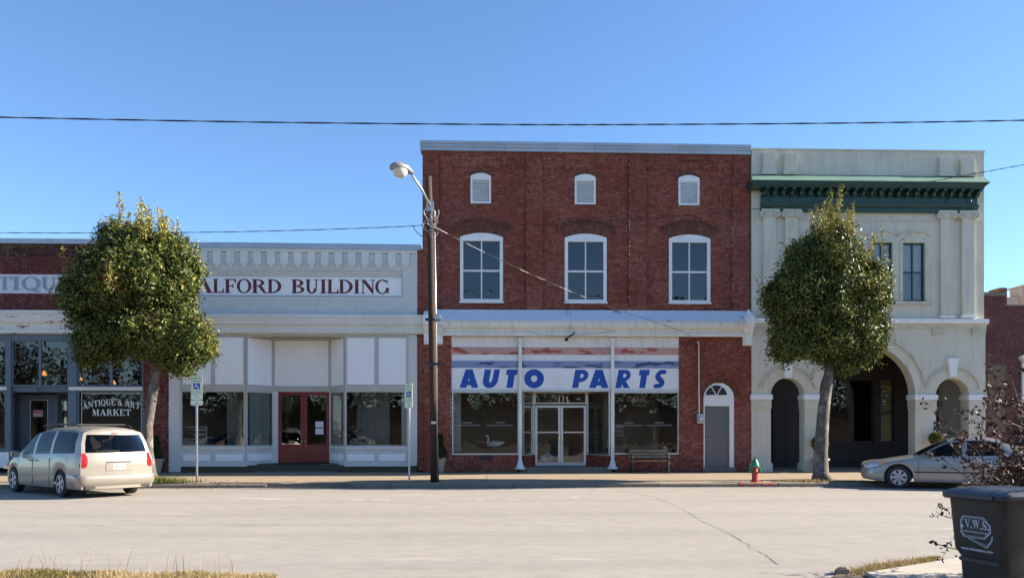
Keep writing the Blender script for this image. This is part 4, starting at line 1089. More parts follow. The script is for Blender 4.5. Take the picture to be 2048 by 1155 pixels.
# gilded line border and arched lettering on the window
mb = MB(); frame(mb, rect(X(161.5),X(282),Z(890),Z(785.5)), rect(X(162.5),X(281),Z(889),Z(786.5)), F+.048, F+.056); mb.build('glass_border', M['white_letter'], ant)
mb = MB(); word = 'ANTIQUE & ART'
adv = [SERIF[c][0]+.10 if c != ' ' else .42 for c in word]; tot = sum(adv); s = 0
xw0, xw1 = X(165), X(279); hgt = Z(797)-Z(809.5)
rise = .155
for c, a in zip(word, adv):
    if c != ' ':
        def fn(x, z, s=s):
            u = (s+x)/tot; xx = xw0+(xw1-xw0)*u; q = (u-.5)*2
            base = Z(818.5)+rise*(1-q*q); tang = -2*q*rise/((xw1-xw0)/2)
            return (xx - tang*z*hgt*.4, base+z*hgt)
        mb = MB(); glyph(mb, SERIF[c][1], 0, 1, 0, 1, F+.055, fn=fn); mb.build('letter', M['white_letter'], ant, recalc=False)
    s += a
word = 'MARKET'; adv = [SERIF[c][0]+.10 for c in word]; tot = sum(adv); s = 0; pl = []
for c, a in zip(word, adv):
    pl.append((c, X(183)+(X(262)-X(183))*s/tot, X(183)+(X(262)-X(183))*(s+SERIF[c][0])/tot)); s += a
letters(ant, pl, Z(830.5), Z(817.5), F+.055, SERIF, 'white_letter')
shell(ant, QX0, QX1, F+.42, F+11, Z(486), 'room', None, .2)
MB().box(X(155), X(286), F+.5, F+1.3, .2, Z(908)).build('display_floor', M['floor_in'], ant)
MB().box(X(157), X(284), F+1.35, F+1.4, Z(908), Z(795)).build('display_back', M['dark'], ant)
m_, nt_, b_ = nodes('lamp_glow'); b_.inputs['Base Color'].default_value = (.8,.35,.12,1); b_.inputs['Emission Color'].default_value = (1,.33,.07,1); b_.inputs['Emission Strength'].default_value = .42; M['glow'] = m_
lamp_words = ('glowing orange glass lamp hanging behind the antique shop transom near the door', 'small orange lamp glowing behind the transom next to the brick pier', 'tiny amber lamp glowing behind the middle transom half hidden by the tree')
for (px, py, s_), lw in zip(((88, 746, .62), (227.5, 764, .52), (162, 757, .36)), lamp_words):
    y = F+1.0; x, z = PX(px, y), PZ(mid, py, y)
    r_ = empty('hanging_lamp', (x, y, z)); tag(r_, lw, 'lamp', 'lamps lit inside the antique shop')
    MB().lathe([(.03*s_,.16*s_),(.07*s_,.10*s_),(.12*s_,-.02*s_),(.15*s_,-.13*s_),(.0,-.11*s_)], (x,y,z), 14).build('lamp_shade', M['glow'], r_, smooth=True)
    MB().tube([(x,y,z+.15*s_),(x,y,Z(676))], .008, 6).build('lamp_cord', M['black'], r_)

# ------------------------------------------------------------------ the sage green arcade building
mid = 1735
G = F-.06
Xg = lambda px: PX(px, G); Zg = lambda py: PZ(mid, py, G)
grn = empty('arcade_building', (Xg(1735), G, 0))
tag(grn, 'sage stucco two storey building with dark green cornice and three round arches', 'building')
GX0, GX1 = Xg(1503.5), Xg(1968)
gmb = MB()
zbelt = Zg(648)
wz0, wz1 = Zg(601), Zg(476)
gw = [(1619, 1662), (1681, 1725), (1743.5, 1785), (1805, 1850)]
wall_rects(gmb, GX0, GX1, zbelt, Zg(303), [(Xg(a), Xg(b), wz0, wz1) for a, b in gw], G, G+.35)
zsp = Zg(789)
arches = [(1575.5, 34.5), (1735, 98.5), (1905, 34)]
edges = []
for cx, r in arches: edges.append((Xg(cx)-r/55.7, Xg(cx)+r/55.7, r/55.7, Xg(cx)))
prev = GX0
piers = []
for x0, x1, r, xc in edges:
    piers.append((prev, x0)); prev = x1
    n = 24 if r < 1 else 40
    pts = [(xc-r*math.cos(math.pi*i/n), zsp+r*math.sin(math.pi*i/n)) for i in range(n+1)]
    for i in range(n):
        a, b = pts[i], pts[i+1]
        gmb.add([(a[0],G,a[1]),(b[0],G,b[1]),(b[0],G,zbelt),(a[0],G,zbelt),(a[0],G+.5,a[1]),(b[0],G+.5,b[1]),(b[0],G+.5,zbelt),(a[0],G+.5,zbelt)], [(0,1,2,3),(5,4,7,6),(0,4,5,1)])
piers.append((prev, Xg(1971)))
for a, b in piers: gmb.box(a, b, G, G+.5, zsp, zbelt)
gmb.build('wall', M['sage'], grn)
for a, b in piers:
    p = MB().box(a, b, G, G+.5, .08, zsp-.003).build('pier', M['sage'], grn)
    MB().box(a-.02, b+.02, G-.035, G+.535, Zg(817), Zg(799)+.002).build('impost_block', M['sage_edge'], p, bevel=.012)
    MB().box(a-.05, b+.05, G-.075, G+.56, Zg(799), Zg(789)+.01).build('impost_cap', M['white2'], p, bevel=.015)
    MB().box(a-.06, b+.06, G-.06, G+.56, .05, Zg(924)).build('pier_base', M['sage'], p, bevel=.03)
# hood mouldings and keystones
def ring(cx, zc, r0, r1, a0, a1, y0, y1, n=30):
    mb = MB()
    for i in range(n):
        A, C = R(a0+(a1-a0)*i/n), R(a0+(a1-a0)*(i+1)/n)
        mb.pxz([(cx+r0*math.cos(A), zc+r0*math.sin(A)), (cx+r1*math.cos(A), zc+r1*math.sin(A)), (cx+r1*math.cos(C), zc+r1*math.sin(C)), (cx+r0*math.cos(C), zc+r0*math.sin(C))], y0, y1)
    return mb
for (x0, x1, r, xc), (a0, a1, dr) in zip(edges, ((12, 168, .40), (11, 169, .36), (12, 168, .40))):
    ring(xc, zsp, r+dr, r+dr+.05, a0, a1, G-.05, G+.01).build('hood_moulding', M['sage_edge'], grn)
    ring(xc, zsp, r+dr-.07, r+dr-.03, a0, a1, G-.025, G+.01).build('hood_moulding', M['sage_edge'], grn)
for cx, t, b in ((1575, 717.5, 756), (1904, 715.5, 753), (1735, 650.5, 694)):
    x = Xg(cx); MB().pxz([(x-.115, Zg(b)), (x+.115, Zg(b)), (x+.21, Zg(t)), (x-.21, Zg(t))], G-.10, G+.3).build('keystone', M['white2'], grn, bevel=.012)
# belt course and brackets
MB().pyz([(G+.02,Zg(636.5)),(G-.16,Zg(637.5)),(G-.16,Zg(646)),(G-.12,Zg(647.5)),(G+.02,Zg(648))], GX0, Xg(1973)).build('belt_course', M['white2'], grn)
MB().pyz([(G+.02,Zg(648.3)),(G-.09,Zg(648.3)),(G-.09,Zg(651)),(G-.05,Zg(652)),(G-.05,Zg(655.5)),(G+.02,Zg(656))], GX0, Xg(1971)).build('belt_moulding', M['sage_edge'], grn)
for a, b in ((1508, 1534), (1576, 1600), (1864, 1889), (1943, 1970)):
    for k in range(4):
        z1 = Zg(656.5+3.6*k); MB().box(Xg(a)+.03*k*0, Xg(b), G-.085+.018*k, G+.01, z1-.058, z1).build('belt_bracket', M['sage_edge'], grn)
# pilasters with scrolled capitals, pedestals
for a, b in ((1526, 1550.5), (1569, 1594), (1879, 1903.5), (1921, 1945.5)):
    xa, xb = Xg(a), Xg(b); xc = (xa+xb)/2; zt = Zg(436)
    p = MB().box(xa, xb, G-.10, G+.01, Zg(636.5)+.1, zt).build('pilaster', M['sage'], grn)
    MB().box(xa-.06, xb+.06, G-.15, G+.01, Zg(636), Zg(636)+.10).build('pilaster_base', M['white2'], p, bevel=.02)
    cap = MB().box(xa-.10, xb+.10, G-.16, G+.01, Zg(425.5), Zg(421.5)).build('capital', M['sage_edge'], p)
    MB().box(xa, xb, G-.13, G+.01, zt, Zg(425.5)-.003).build('capital_neck', M['sage_edge'], cap)
    for s in (-1, 1):
        cx = xc+s*((xb-xa)/2+.03); cz = Zg(430.5)
        sw_ = MB()
        for r0, r1, d_ in ((.075,.125,.18), (.0,.045,.19)):
            n = 14
            for i in range(n):
                A, C = 2*math.pi*i/n, 2*math.pi*(i+1)/n
                sw_.pxz([(cx+r0*math.cos(A), cz+r0*math.sin(A)), (cx+r1*math.cos(A), cz+r1*math.sin(A)), (cx+r1*math.cos(C), cz+r1*math.sin(C)), (cx+r0*math.cos(C), cz+r0*math.sin(C))], G-d_, G-.03)
        sw_.lathe([(.10,0),(.10,-.12)], (cx, G-.03, cz), 14, 'y')
        sw_.build('volute', M['sage_edge'], cap)
for a, b, t in ((1523, 1549, 309), (1566, 1592.5, 310), (1876, 1903.5, 315), (1918, 1945, 316)):
    p = MB().box(Xg(a), Xg(b), G-.13, G+.01, Zg(352), Zg(t)).build('pedestal', M['sage'], grn, bevel=.015)
    MB().box(Xg(a)-.035, Xg(b)+.035, G-.165, G+.01, Zg(353), Zg(343)).build('pedestal_base', M['sage_edge'], p, bevel=.012)
# string line, window surrounds
MB().box(GX0, Xg(1966), G-.025, G+.01, Zg(442.8), Zg(441)).build('string_course', M['sage_edge'], grn)
for a, b in gw:
    xa, xb = Xg(a), Xg(b); rise = .17
    mb = MB(); out = [(xb+.10, wz0), (xa-.10, wz0)] + arc_top(xa-.10, xb+.10, Zg(484), .23, 10)
    inn = [(xb-.002, wz0), (xa+.002, wz0)] + [(xa+.002+(xb-xa-.004)*i/10, Zg(484.5)) for i in range(11)]
    frame(mb, out, inn, G-.03, G+.10); mb.build('window_surround', M['sage_edge'], grn)
    c = seg_curve(xa-.20, xb+.20, Zg(472), .16); hm = MB(); n = 14
    for i in range(n):
        (p, n0), (q, n1) = c(i/n), c((i+1)/n); hm.pxz([p, q, (q[0]+n1[0]*.04, q[1]+n1[1]*.04), (p[0]+n0[0]*.04, p[1]+n0[1]*.04)], G-.05, G+.01)
    hm.build('hood_moulding', M['sage_edge'], grn)
    w = window(grn, xa, xb, wz0, Zg(484), G+.12, .055, 'green', 'glass', xs=((xa+xb)/2,), zs=(Zg(542.5),), mw=.04)
    MB().box(xa+.02, xb-.02, G+.20, G+.22, Zg(542), Zg(484)).build('blind', M['paper'], w)
    MB().box(xa+.02, xb-.02, G+.26, G+.28, wz0, Zg(542)).build('blind', M['blind'], w)
MB().box(Xg(1606), Xg(1863), G-.09, G+.02, Zg(608), Zg(602)).build('window_sill', M['sage_edge'], grn, bevel=.012)
# green entablature
def tilt(px): return (PZ(1740, 349+(px-1500)*.0, G))
ex0, ex1 = Xg(1520), Xg(1951)
Yc = G-.62
zc0 = Zg(425); 
E = MB()
E.pyz([(G+.0,Zg(425.5)),(G-.13,Zg(425.5)),(G-.13,Zg(418)),(G-.20,Zg(415.5)),(G-.22,Zg(410.5)),(G-.14,Zg(410)),(G+.0,Zg(410))], ex0, ex1)
E.build('architrave', M['green'], grn)
MB().box(ex0+.02, ex1-.02, G-.14, G, Zg(410)-.001, Zg(392)).build('frieze', M['green'], grn)
for px in (1537, 1580, 1891, 1934):
    MB().lathe([(.085,0),(.085,-.02),(.05,-.035),(.0,-.02)], (Xg(px), G-.14, Zg(402)), 14, 'y').build('rosette', M['green'], grn)
fz = PZ(mid, 361, Yc); 
x = ex0+.06
while x < ex1-.05:
    MB().box(x, x+.075, G-.22, G-.10, Zg(393.5), Zg(387)).build('dentil', M['green'], grn); x += .145
MB().box(ex0-.02, ex1+.02, G-.20, G, Zg(387)+.001, PZ(mid,372,Yc)+.02).build('bed_moulding', M['green'], grn)
nmod = 25
for i in range(nmod):
    x = ex0+.10+(ex1-ex0-.2)*i/(nmod-1); zt = PZ(mid, 373.5, Yc)
    MB().pyz([(G-.19,zt),(G-.50,zt),(G-.50,zt-.06),(G-.36,zt-.10),(G-.30,zt-.20),(G-.19,zt-.24)], x-.055, x+.055).build('modillion', M['green'], grn)
zs1 = PZ(mid, 374, Yc); zs2 = PZ(mid, 362, Yc)
cx0, cx1 = PX(1504, Yc), PX(1979, Yc)
MB().pyz([(G,zs1+.02),(Yc+.10,zs1+.02),(Yc+.08,zs1+.06),(Yc+.03,zs1+.09),(Yc,zs2-.03),(Yc,zs2),(G,zs2)], cx0+.02, cx1-.12).build('crown', M['green'], grn)
zt_ = Zg(350.5)
MB().add([(cx0,Yc-.03,zs2+.003),(cx1,Yc-.03,zs2+.003),(GX1,G-.002,zt_),(GX0,G-.002,zt_),(cx0,Yc-.03,zs2-.02),(cx1,Yc-.03,zs2-.02),(GX1,G-.002,zs2+.003),(GX0,G-.002,zs2+.003)], [(0,1,2,3),(4,5,1,0),(1,5,6,2),(4,0,3,7)]).build('cornice_roof', M['green_lit_top'], grn)
MB().box(GX0, GX1+.03, G-.03, G+.45, Zg(303), Zg(298.5)).build('parapet_cap', M['sage_edge'], grn, bevel=.015)
MB().box(Xg(1932), Xg(1955), G+.1, G+.4, Zg(298.5), Zg(297)).build('roof_scrap', M['dark_metal'], grn)
# porch behind the arches
yb = G+2.6
zfl = PZ(mid, 937, G+.6)
MB().box(GX0, Xg(1971), G-.02, G+.52, .02, PZ(mid, 941, G)).build('porch_step', M['kerb'], grn)
MB().box(GX0, Xg(1971), G+.52, yb+.1, .02, zfl).build('porch_floor', M['kerb'], grn)
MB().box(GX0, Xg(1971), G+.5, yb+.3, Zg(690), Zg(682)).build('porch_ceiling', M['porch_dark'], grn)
bw = MB()
wx = lambda px: PX(px, yb)
glz = PZ(mid, 884, yb); gt = PZ(mid, 757, yb)
wall_rects(bw, GX0, Xg(1971), zfl, Zg(682), [(wx(1655), wx(1748), glz, gt), (wx(1761), wx(1789), glz, gt)], yb, yb+.2)
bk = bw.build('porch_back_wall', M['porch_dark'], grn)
window(grn, wx(1655), wx(1748), glz, gt, yb+.1, .06, 'porch_dark')
w = window(grn, wx(1761), wx(1789), glz, gt, yb+.1, .05, 'porch_dark', zs=(PZ(mid, 825, yb),))
M['yellow_blind'] = paint('yellowed_paper_blind', (.34,.26,.10), .8, .15, 3)
MB().box(wx(1761), wx(1789), yb+.16, yb+.18, glz, gt).build('blind', M['yellow_blind'], w)
for a, b in ((1545, 1570), (1571, 1597)):
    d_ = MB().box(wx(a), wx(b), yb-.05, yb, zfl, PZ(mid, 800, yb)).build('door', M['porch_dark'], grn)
    for k in range(3): MB().box(wx(a)+.08, wx(b)-.08, yb-.065, yb-.049, zfl+.2+k*.68, zfl+.75+k*.68).build('door_panel', M['porch_dark'], d_, bevel=.01)
for k in range(24):
    x = wx(1655)+(wx(1748)-wx(1655))*k/23
    if k % 2 == 0 and k < 23: MB().box(x+.01, x+.17, yb-.03, yb-.001, zfl+.15, glz-.15).build('panel_board', M['porch_dark'], bk)
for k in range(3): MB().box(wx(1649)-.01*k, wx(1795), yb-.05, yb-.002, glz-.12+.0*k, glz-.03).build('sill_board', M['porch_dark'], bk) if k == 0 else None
pw = MB().box(Xg(1961), Xg(1971), G+.5, yb, zfl, Zg(690)).build('porch_side_wall', M['sage'], grn); MB().box(GX0, GX0+.15, G+.5, yb, zfl, Zg(690)).build('porch_side_wall', M['sage'], grn)
shell(grn, GX0+.01, GX1-.01, G+2.95, F+13, Zg(303), 'room', Zg(640))
mb = MB(); mb.box(GX0+.01, GX0+.2, G+.36, G+2.95, Zg(690), Zg(306)); mb.box(GX1-.2, GX1-.01, G+.36, G+2.95, .1, Zg(306)); mb.box(GX0+.2, GX1-.2, G+.36, G+2.95, Zg(330), Zg(325)); mb.build('upper_shell', M['sage'], grn)

# ------------------------------------------------------------------ brick building at the right edge
mid = 2010
rb_ = empty('side_shop', (X(2010), F, 0)); tag(rb_, 'low purple-red brick shop front cut by the right edge, beside the arcade', 'shop building')
Fr = F+.05
Xr = lambda px: PX(px, Fr); Zr = lambda py: PZ(mid, py, Fr)
B = Bricks('brick_purple', 'mortar_pale', 41)
px0, px1 = Xg(1971)+.01, Xr(2160)
patch = arch_hole(Xr(1976), Xr(2011), Zr(864), Zr(729), .001)
B.field(px0, Xr(2008), Zr(944), Zr(592), Fr, lambda z: [(Xr(1976), Xr(2011))] if Zr(864) < z < Zr(729) else [], .35)
B.field(Xr(2008), px1, Zr(944), Zr(612), Fr, lambda z: [(Xr(1976), Xr(2011))] if Zr(864) < z < Zr(729) else [], .35)
B.field(Xr(1976), Xr(2011), Zr(864), Zr(729), Fr, depth=.35, mat='brick_tan')
B.finish(rb_, 300)
MB().box(px0-.05, Xr(2010), Fr-.08, Fr+.45, Zr(592), Zr(584.5)).build('coping', M['kerb'], rb_, bevel=.01); MB().box(Xr(2010)+.003, px1, Fr-.06, Fr+.45, Zr(612), Zr(609)).build('coping', M['kerb'], rb_)
shell(rb_, px0+.02, px1, Fr+.36, F+10, Zr(600), 'room')
MB().box(px0+.02, Xr(2008), Fr+.36, Fr+5, Zr(612), Zr(592)-.01).build('parapet', M['kerb'], rb_)
p_ = MB().box(Xr(2042), Xr(2056), Fr-.10, Fr+.02, Zr(850), Zr(724)).build('door_pilaster', M['white2'], rb_)
MB().pxz([(Xr(2042), Zr(724)), (Xr(2062), Zr(724)), (Xr(2066), Zr(713)), (Xr(2052), Zr(706)), (Xr(2035), Zr(713))], Fr-.22, Fr+.02).build('pilaster_cap', M['white'], p_, bevel=.02)
yy = F+9
far = empty('far_building', (PX(2060, yy), yy, 0)); tag(far, 'pale pink stucco parapet with end piers behind the right brick shop', 'building')
mb = MB(); mb.pxz([(PX(2009,yy),3), (PX(2150,yy),3), (PX(2150,yy),PZ(2100,596,yy)), (PX(2040,yy),PZ(2040,594,yy)), (PX(2009,yy),PZ(2009,594,yy))], yy, yy+6); M['pinkish'] = paint('pale_pink_stucco', (.48,.38,.32), .8, .08, 1.0, (.32,.26,.22), .5)
mb.build('wall', M['pinkish'], far)
MB().box(PX(2041,yy), PX(2065,yy), yy-.15, yy+.8, 3, PZ(2050,574,yy)).build('parapet_pier', M['pinkish'], far); MB().box(PX(2039,yy), PX(2067,yy), yy-.25, yy+.9, PZ(2050,574,yy), PZ(2050,571,yy)).build('pier_cap', M['pinkish'], far)
chim = empty('chimney', (PX(2006, F+4), F+4, 0)); tag(chim, 'small squat brick chimney on the roof right of the arcade building', 'chimney')
y4 = F+4
MB().box(PX(1999,y4), PX(2014,y4), y4, y4+.7, Zr(620), PZ(2006,582,y4)).build('stack', M['brick_purple'], chim)
MB().box(PX(1996,y4), PX(2016,y4), y4-.08, y4+.78, PZ(2006,582,y4), PZ(2006,575,y4)).build('chimney_cap', M['brick_tan'], chim, bevel=.06)
# ================================================================== TREES
def leaf_cloud(P, Nrm, size, tint, r, aspect=.5, jitter=.9):
    """diamond leaves at P facing roughly along Nrm; returns verts, quads, tints"""
    n = len(P)
    nv = Nrm + r.normal(0, jitter, (n, 3)); nv /= np.linalg.norm(nv, axis=1)[:,None]
    a = r.normal(0, 1, (n, 3)); a -= nv*np.sum(a*nv, 1)[:,None]; a /= np.linalg.norm(a, axis=1)[:,None]
    b = np.cross(nv, a); s = size*r.uniform(.5, 1.45, n)[:,None]
    V = np.stack([P-a*s*.5, P+b*s*aspect*.5+nv*s*.08, P+a*s*.5, P-b*s*aspect*.5+nv*s*.08], 1).reshape(-1, 3)
    Q = np.arange(4*n).reshape(-1, 4)
    return V, Q, tint
def crown_points(blobs, n, r, shell_sd=.12, lump=.09, inner=.8):
    C = np.array([b[0] for b in blobs]); Rr = np.array([b[1] for b in blobs])
    w = (Rr[:,0]*Rr[:,2]); w = w/w.sum()
    i = r.choice(len(blobs), n, p=w); d = r.normal(0, 1, (n, 3)); d /= np.linalg.norm(d, axis=1)[:,None]
    rad = 1-np.abs(r.normal(0, shell_sd, n))
    rad *= 1+lump*(np.sin(d[:,0]*7+i*2.1)*np.sin(d[:,2]*6+i)+.7*np.sin(d[:,1]*11+d[:,2]*9+i*1.3))
    P = C[i]+d*Rr[i]*rad[:,None]
    k = np.ones(n, bool)
    for j in range(len(blobs)):
        q = np.linalg.norm((P-C[j])/Rr[j], axis=1); k &= (q > inner) | (i == j)
    return P[k], d[k]
def holly(name, label, base, trunk_px, blobs_px, sprouts, seed, ncl=11000):
    Y = base[1]; s = FPX/Y
    root = empty(name, (base[0], Y, swz(Y))); tag(root, label, 'tree', 'clipped holly trees along the kerb')
    r = np.random.default_rng(seed)
    tp = [(PX(px, Y), Y+.05*math.sin(i*1.7), PZ(px, py, Y)) for i, (px, py, w) in enumerate(trunk_px)]
    mb = MB(); mb.tube(tp, [w/2/s for _, _, w in trunk_px], 12)
    for k in range(6):
        px, py, w = trunk_px[len(trunk_px)//2 + k % 3]; a = k*2.1
        x, z = PX(px, Y), PZ(px, py+k*4-10, Y); rr = w/2/s
        mb.lathe([(.055,0),(.05,.03),(.02,.05)], (x+rr*.85*math.cos(a), Y+rr*.85*math.sin(a)-.02, z), 8)
    mb.build('trunk', M['trunk'], root, smooth='all')
    blobs = [((PX(cx, Y), Y+dy, PZ(cx, cy, Y)), (rx*BS/s, max(rx, ry)*.95/s*dp*BS, ry*BS/s)) for cx, cy, rx, ry, dy, dp in blobs_px]
    top = tp[-1]; lm = MB()
    for b in blobs:
        for k in range(4):
            e = np.array(b[0])+np.clip(r.normal(0, .35, 3), -.6, .6)*np.array(b[1]); m_ = (np.array(top)*.6+e*.4)+r.normal(0, .12, 3)
            lm.tube([top, tuple(m_), tuple(e)], [.09, .05, .015], 6)
    lm.build('limbs', M['trunk'], root, smooth='all')
    # the crown is made of leafy clumps of different size set over the limbs, so that shade falls between them
    kc, kd = crown_points(blobs, 900, r, .10, .06, .86); sel = []
    rad_all = r.uniform(.17, .56, len(kc))
    for q_ in range(len(kc)):
        if all(np.linalg.norm(kc[q_]-kc[w_]) > .60*(rad_all[q_]+rad_all[w_]) for w_ in sel): sel.append(q_)
    clumps = [(kc[q_]-kd[q_]*rad_all[q_]*.55, (rad_all[q_],)*3) for q_ in sel]
    c1_, d1_ = crown_points(clumps, int(ncl*1.5), r, .16, .10, .62)
    ctr_ = np.array([b_[0] for b_ in blobs]).mean(0); o1_ = c1_-ctr_; o1_ /= np.linalg.norm(o1_, axis=1)[:,None]
    kp = (np.sum(o1_*d1_, 1) > -.25); cc, cd = c1_[kp], d1_[kp]
    out_ = r.random(len(cc)) < .13; cc[out_] += cd[out_]*r.uniform(.05, .30, out_.sum())[:,None]
    ct = r.normal(.31, .13, len(cc)); hot = r.random(len(cc)) < .05; ct[hot] = r.uniform(.62, .90, hot.sum())
    patch = np.sin(cc[:,0]*2.7+seed)*np.sin(cc[:,2]*2.2+1)*np.sin(cc[:,1]*2.1); ct += .16*np.clip(patch, -.6, 1)
    rd = (patch > .42) & (r.random(len(cc)) < .13); ct[rd] = r.uniform(.90, 1., rd.sum())
    m = 6
    P = np.repeat(cc, m, 0)+r.normal(0, .075, (len(cc)*m, 3)); D = np.repeat(cd, m, 0)
    T = np.repeat(ct, m)+r.normal(0, .06, len(P))
    VS = [leaf_cloud(P, D*.9, .098, T, r, .5, .60)]
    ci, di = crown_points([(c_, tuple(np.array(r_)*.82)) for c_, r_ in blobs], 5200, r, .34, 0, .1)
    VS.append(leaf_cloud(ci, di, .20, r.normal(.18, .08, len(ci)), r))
    tw = MB()
    for (px, py0, py1, n, dy) in sprouts:
        x0 = PX(px, Y); z0, z1 = PZ(px, py0, Y), PZ(px, py1, Y); lx, ly = r.normal(0, .10), r.normal(0, .12)
        t = np.linspace(0, 1, n); axis = np.stack([x0+lx*t**1.5, Y+dy+ly*t, z0+(z1-z0)*t], 1)
        tw.tube([tuple(axis[0]), tuple(axis[n//2]), tuple(axis[-1])], [.012, .008, .003], 5)
        Pp = np.repeat(axis, 6, 0)+r.normal(0, 1, (n*6, 3))*(.075*(1-.5*np.repeat(t, 6)))[:,None]
        VS.append(leaf_cloud(Pp, r.normal(0, 1, Pp.shape)+np.array([0,0,.6]), .075, r.normal(.74, .08, len(Pp)), r))
    tag(tw.build('sprouts', M['twig'], root), kind='stuff')
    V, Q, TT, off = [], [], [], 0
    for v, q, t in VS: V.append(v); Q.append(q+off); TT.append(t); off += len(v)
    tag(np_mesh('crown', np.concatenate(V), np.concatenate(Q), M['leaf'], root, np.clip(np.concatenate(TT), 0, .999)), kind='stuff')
    return root
BS = .82
TY = 24.55
r1 = random.Random(5)
sp1 = [(lambda u: (285+72*u, 466+34*abs(u)+r1.uniform(0, 14), 396+44*abs(u)+r1.uniform(0, 40), 22, r1.uniform(-1.0, 1.0)))(r1.uniform(-1, 1)) for _ in range(46)] + [(182, 500, 462, 10, 0), (162, 560, 506, 12, -.9), (395, 520, 480, 10, 0), (276, 600, 552, 14, -1.9)]
holly('holly_tree', 'wide clipped holly tree in front of the antique shop, at left', (PX(300, TY), TY), [(301,962,36),(298,945,25),(296,900,20),(297,850,19),(303,800,18),(308,765,19),(313,735,17),(316,700,14)],
  [(276,560,128,100,0,1),(202,606,76,84,0,1),(208,672,64,62,0,.9),(352,668,80,70,-.2,1),(344,575,52,78,0,1),(296,512,100,54,0,1),(215,540,64,56,.2,1),(290,665,88,50,-.1,1),(365,715,40,32,-.2,1),(396,690,34,40,0,1),(158,580,34,38,0,1),(172,700,34,36,.2,1),(372,540,34,40,.1,1),(240,480,38,34,0,1)], sp1, 21, 19000)
sp2 = [(lambda u: (1660+55*u, 476+44*abs(u)+r1.uniform(0, 20), 376+78*abs(u)+r1.uniform(0, 46), 26, r1.uniform(-.8, .8)))(r1.uniform(-1, 1)) for _ in range(46)] + [(1588, 540, 505, 10, 0), (1772, 560, 455, 16, 0), (1745, 530, 478, 14, .2), (1528, 600, 560, 8, 0), (1720, 520, 440, 16, .3)]
holly('holly_tree', 'narrower holly tree with tall top shoots before the arcade building', (PX(1643, TY), TY), [(1643,962,44),(1643,945,31),(1641,905,27),(1643,860,25),(1648,815,23),(1654,780,21),(1657,745,19),(1657,700,14)],
  [(1652,602,106,106,0,1),(1654,520,76,56,0,1),(1600,668,62,54,0,1),(1708,672,68,58,0,1),(1655,680,84,48,0,1),(1712,585,62,86,0,1),(1588,598,56,80,0,1),(1662,492,46,38,0,1),(1558,592,30,34,0,1),(1572,690,34,32,0,1),(1744,655,34,44,0,1),(1735,545,34,38,0,1),(1700,722,36,26,0,1),(1604,520,34,30,0,1)], sp2, 37, 15000)
# weeds and litter at the tree pits
def tuft(cx, cy, sx, sy): return lambda r, n: np.stack([r.normal(cx, sx, n), r.normal(cy, sy, n), swz(KY)+np.zeros(n)], 1)
tag(blades('weed_tuft', 900, tuft(PX(318, 24.0), 23.95, .42, .22), .17, .022, 'weed', None, 5, 1.0), 'green weeds and leaves round the foot of the left tree', 'weed', kind='stuff')
tag(blades('weed_tuft', 420, tuft(PX(1606, 23.8), 23.72, .30, .09), .10, .016, 'grass', None, 6, 1.0), 'dry grass tuft on the kerb strip left of the right tree', 'weed', kind='stuff')
for px, w in ((320, 1.15), (1640, 1.6)):
    x = PX(px, 24); n = 14
    pts = [(x+w*math.cos(2*math.pi*k/n)*(1+.12*math.sin(k*2.3)), 24.15+.62*math.sin(2*math.pi*k/n)*(1+.15*math.sin(k*1.7))) for k in range(n)]
    MB().add([(p[0], p[1], swz(p[1])+.004) for p in pts], [tuple(range(n))]).build('tree_pit', M['soil'], walk, recalc=False)

r = np.random.default_rng(55); n = 700
lx_ = np.concatenate([r.uniform(-14, 16, 300), r.normal(PX(1620,24), 1.1, 220), r.normal(PX(330,24), 1.2, 180)]); ly_ = np.concatenate([KY-.03-np.abs(r.normal(0, .12, 300)), r.normal(23.9, .35, 220), r.normal(23.9, .35, 180)])
lz_ = np.where(ly_ < KY, .012, np.clip(.11+(ly_-KY)/(F-KY)*.05, .11, .2)+.008)
V, Q, _ = leaf_cloud(np.stack([lx_, ly_, lz_], 1), np.tile(np.array([[0,0,1.]]), (n, 1)), .075, None, r, .55, .25)
tag(np_mesh('leaf_litter', V, Q, M['dry_leaf'], None, np.clip(r.beta(2.2, 1.6, n), 0, .999)), 'scattered dry leaves along the gutter and round the tree pits', 'leaves', kind='stuff')
# ================================================================== UTILITY POLE, WIRES
PYp = 23.95
pole = empty('utility_pole', (PX(868, PYp), PYp, swz(PYp))); tag(pole, 'leaning brown wooden utility pole at the kerb carrying a street lamp', 'utility pole')
pp = lambda px, py, Y=PYp: Vector((PX(px, Y), Y, PZ(px, py, Y)))
MB().tube([pp(869.5,963), pp(867,800), pp(863,600), pp(860,450), pp(857.5,353)], [.128,.116,.104,.094,.086], 16).build('shaft', M['wood_pole'], pole, smooth='all')
MB().tube([pp(862,415,PYp-.12), pp(843,378,PYp-.5), pp(820,344,PYp-1.0)], [.035,.035,.032], 10).build('lamp_arm', M['steel'], pole, smooth='all')
MB().box(pp(860,0).x-.10, pp(860,0).x+.12, PYp-.16, PYp-.08, pp(860,425).z, pp(860,405).z).build('arm_bracket', M['steel'], pole)
M['lamp_gray'] = paint('weathered_lamp_housing', (.26,.25,.24), .5, .12, 6, None, 0, False, .05, 40, .3)
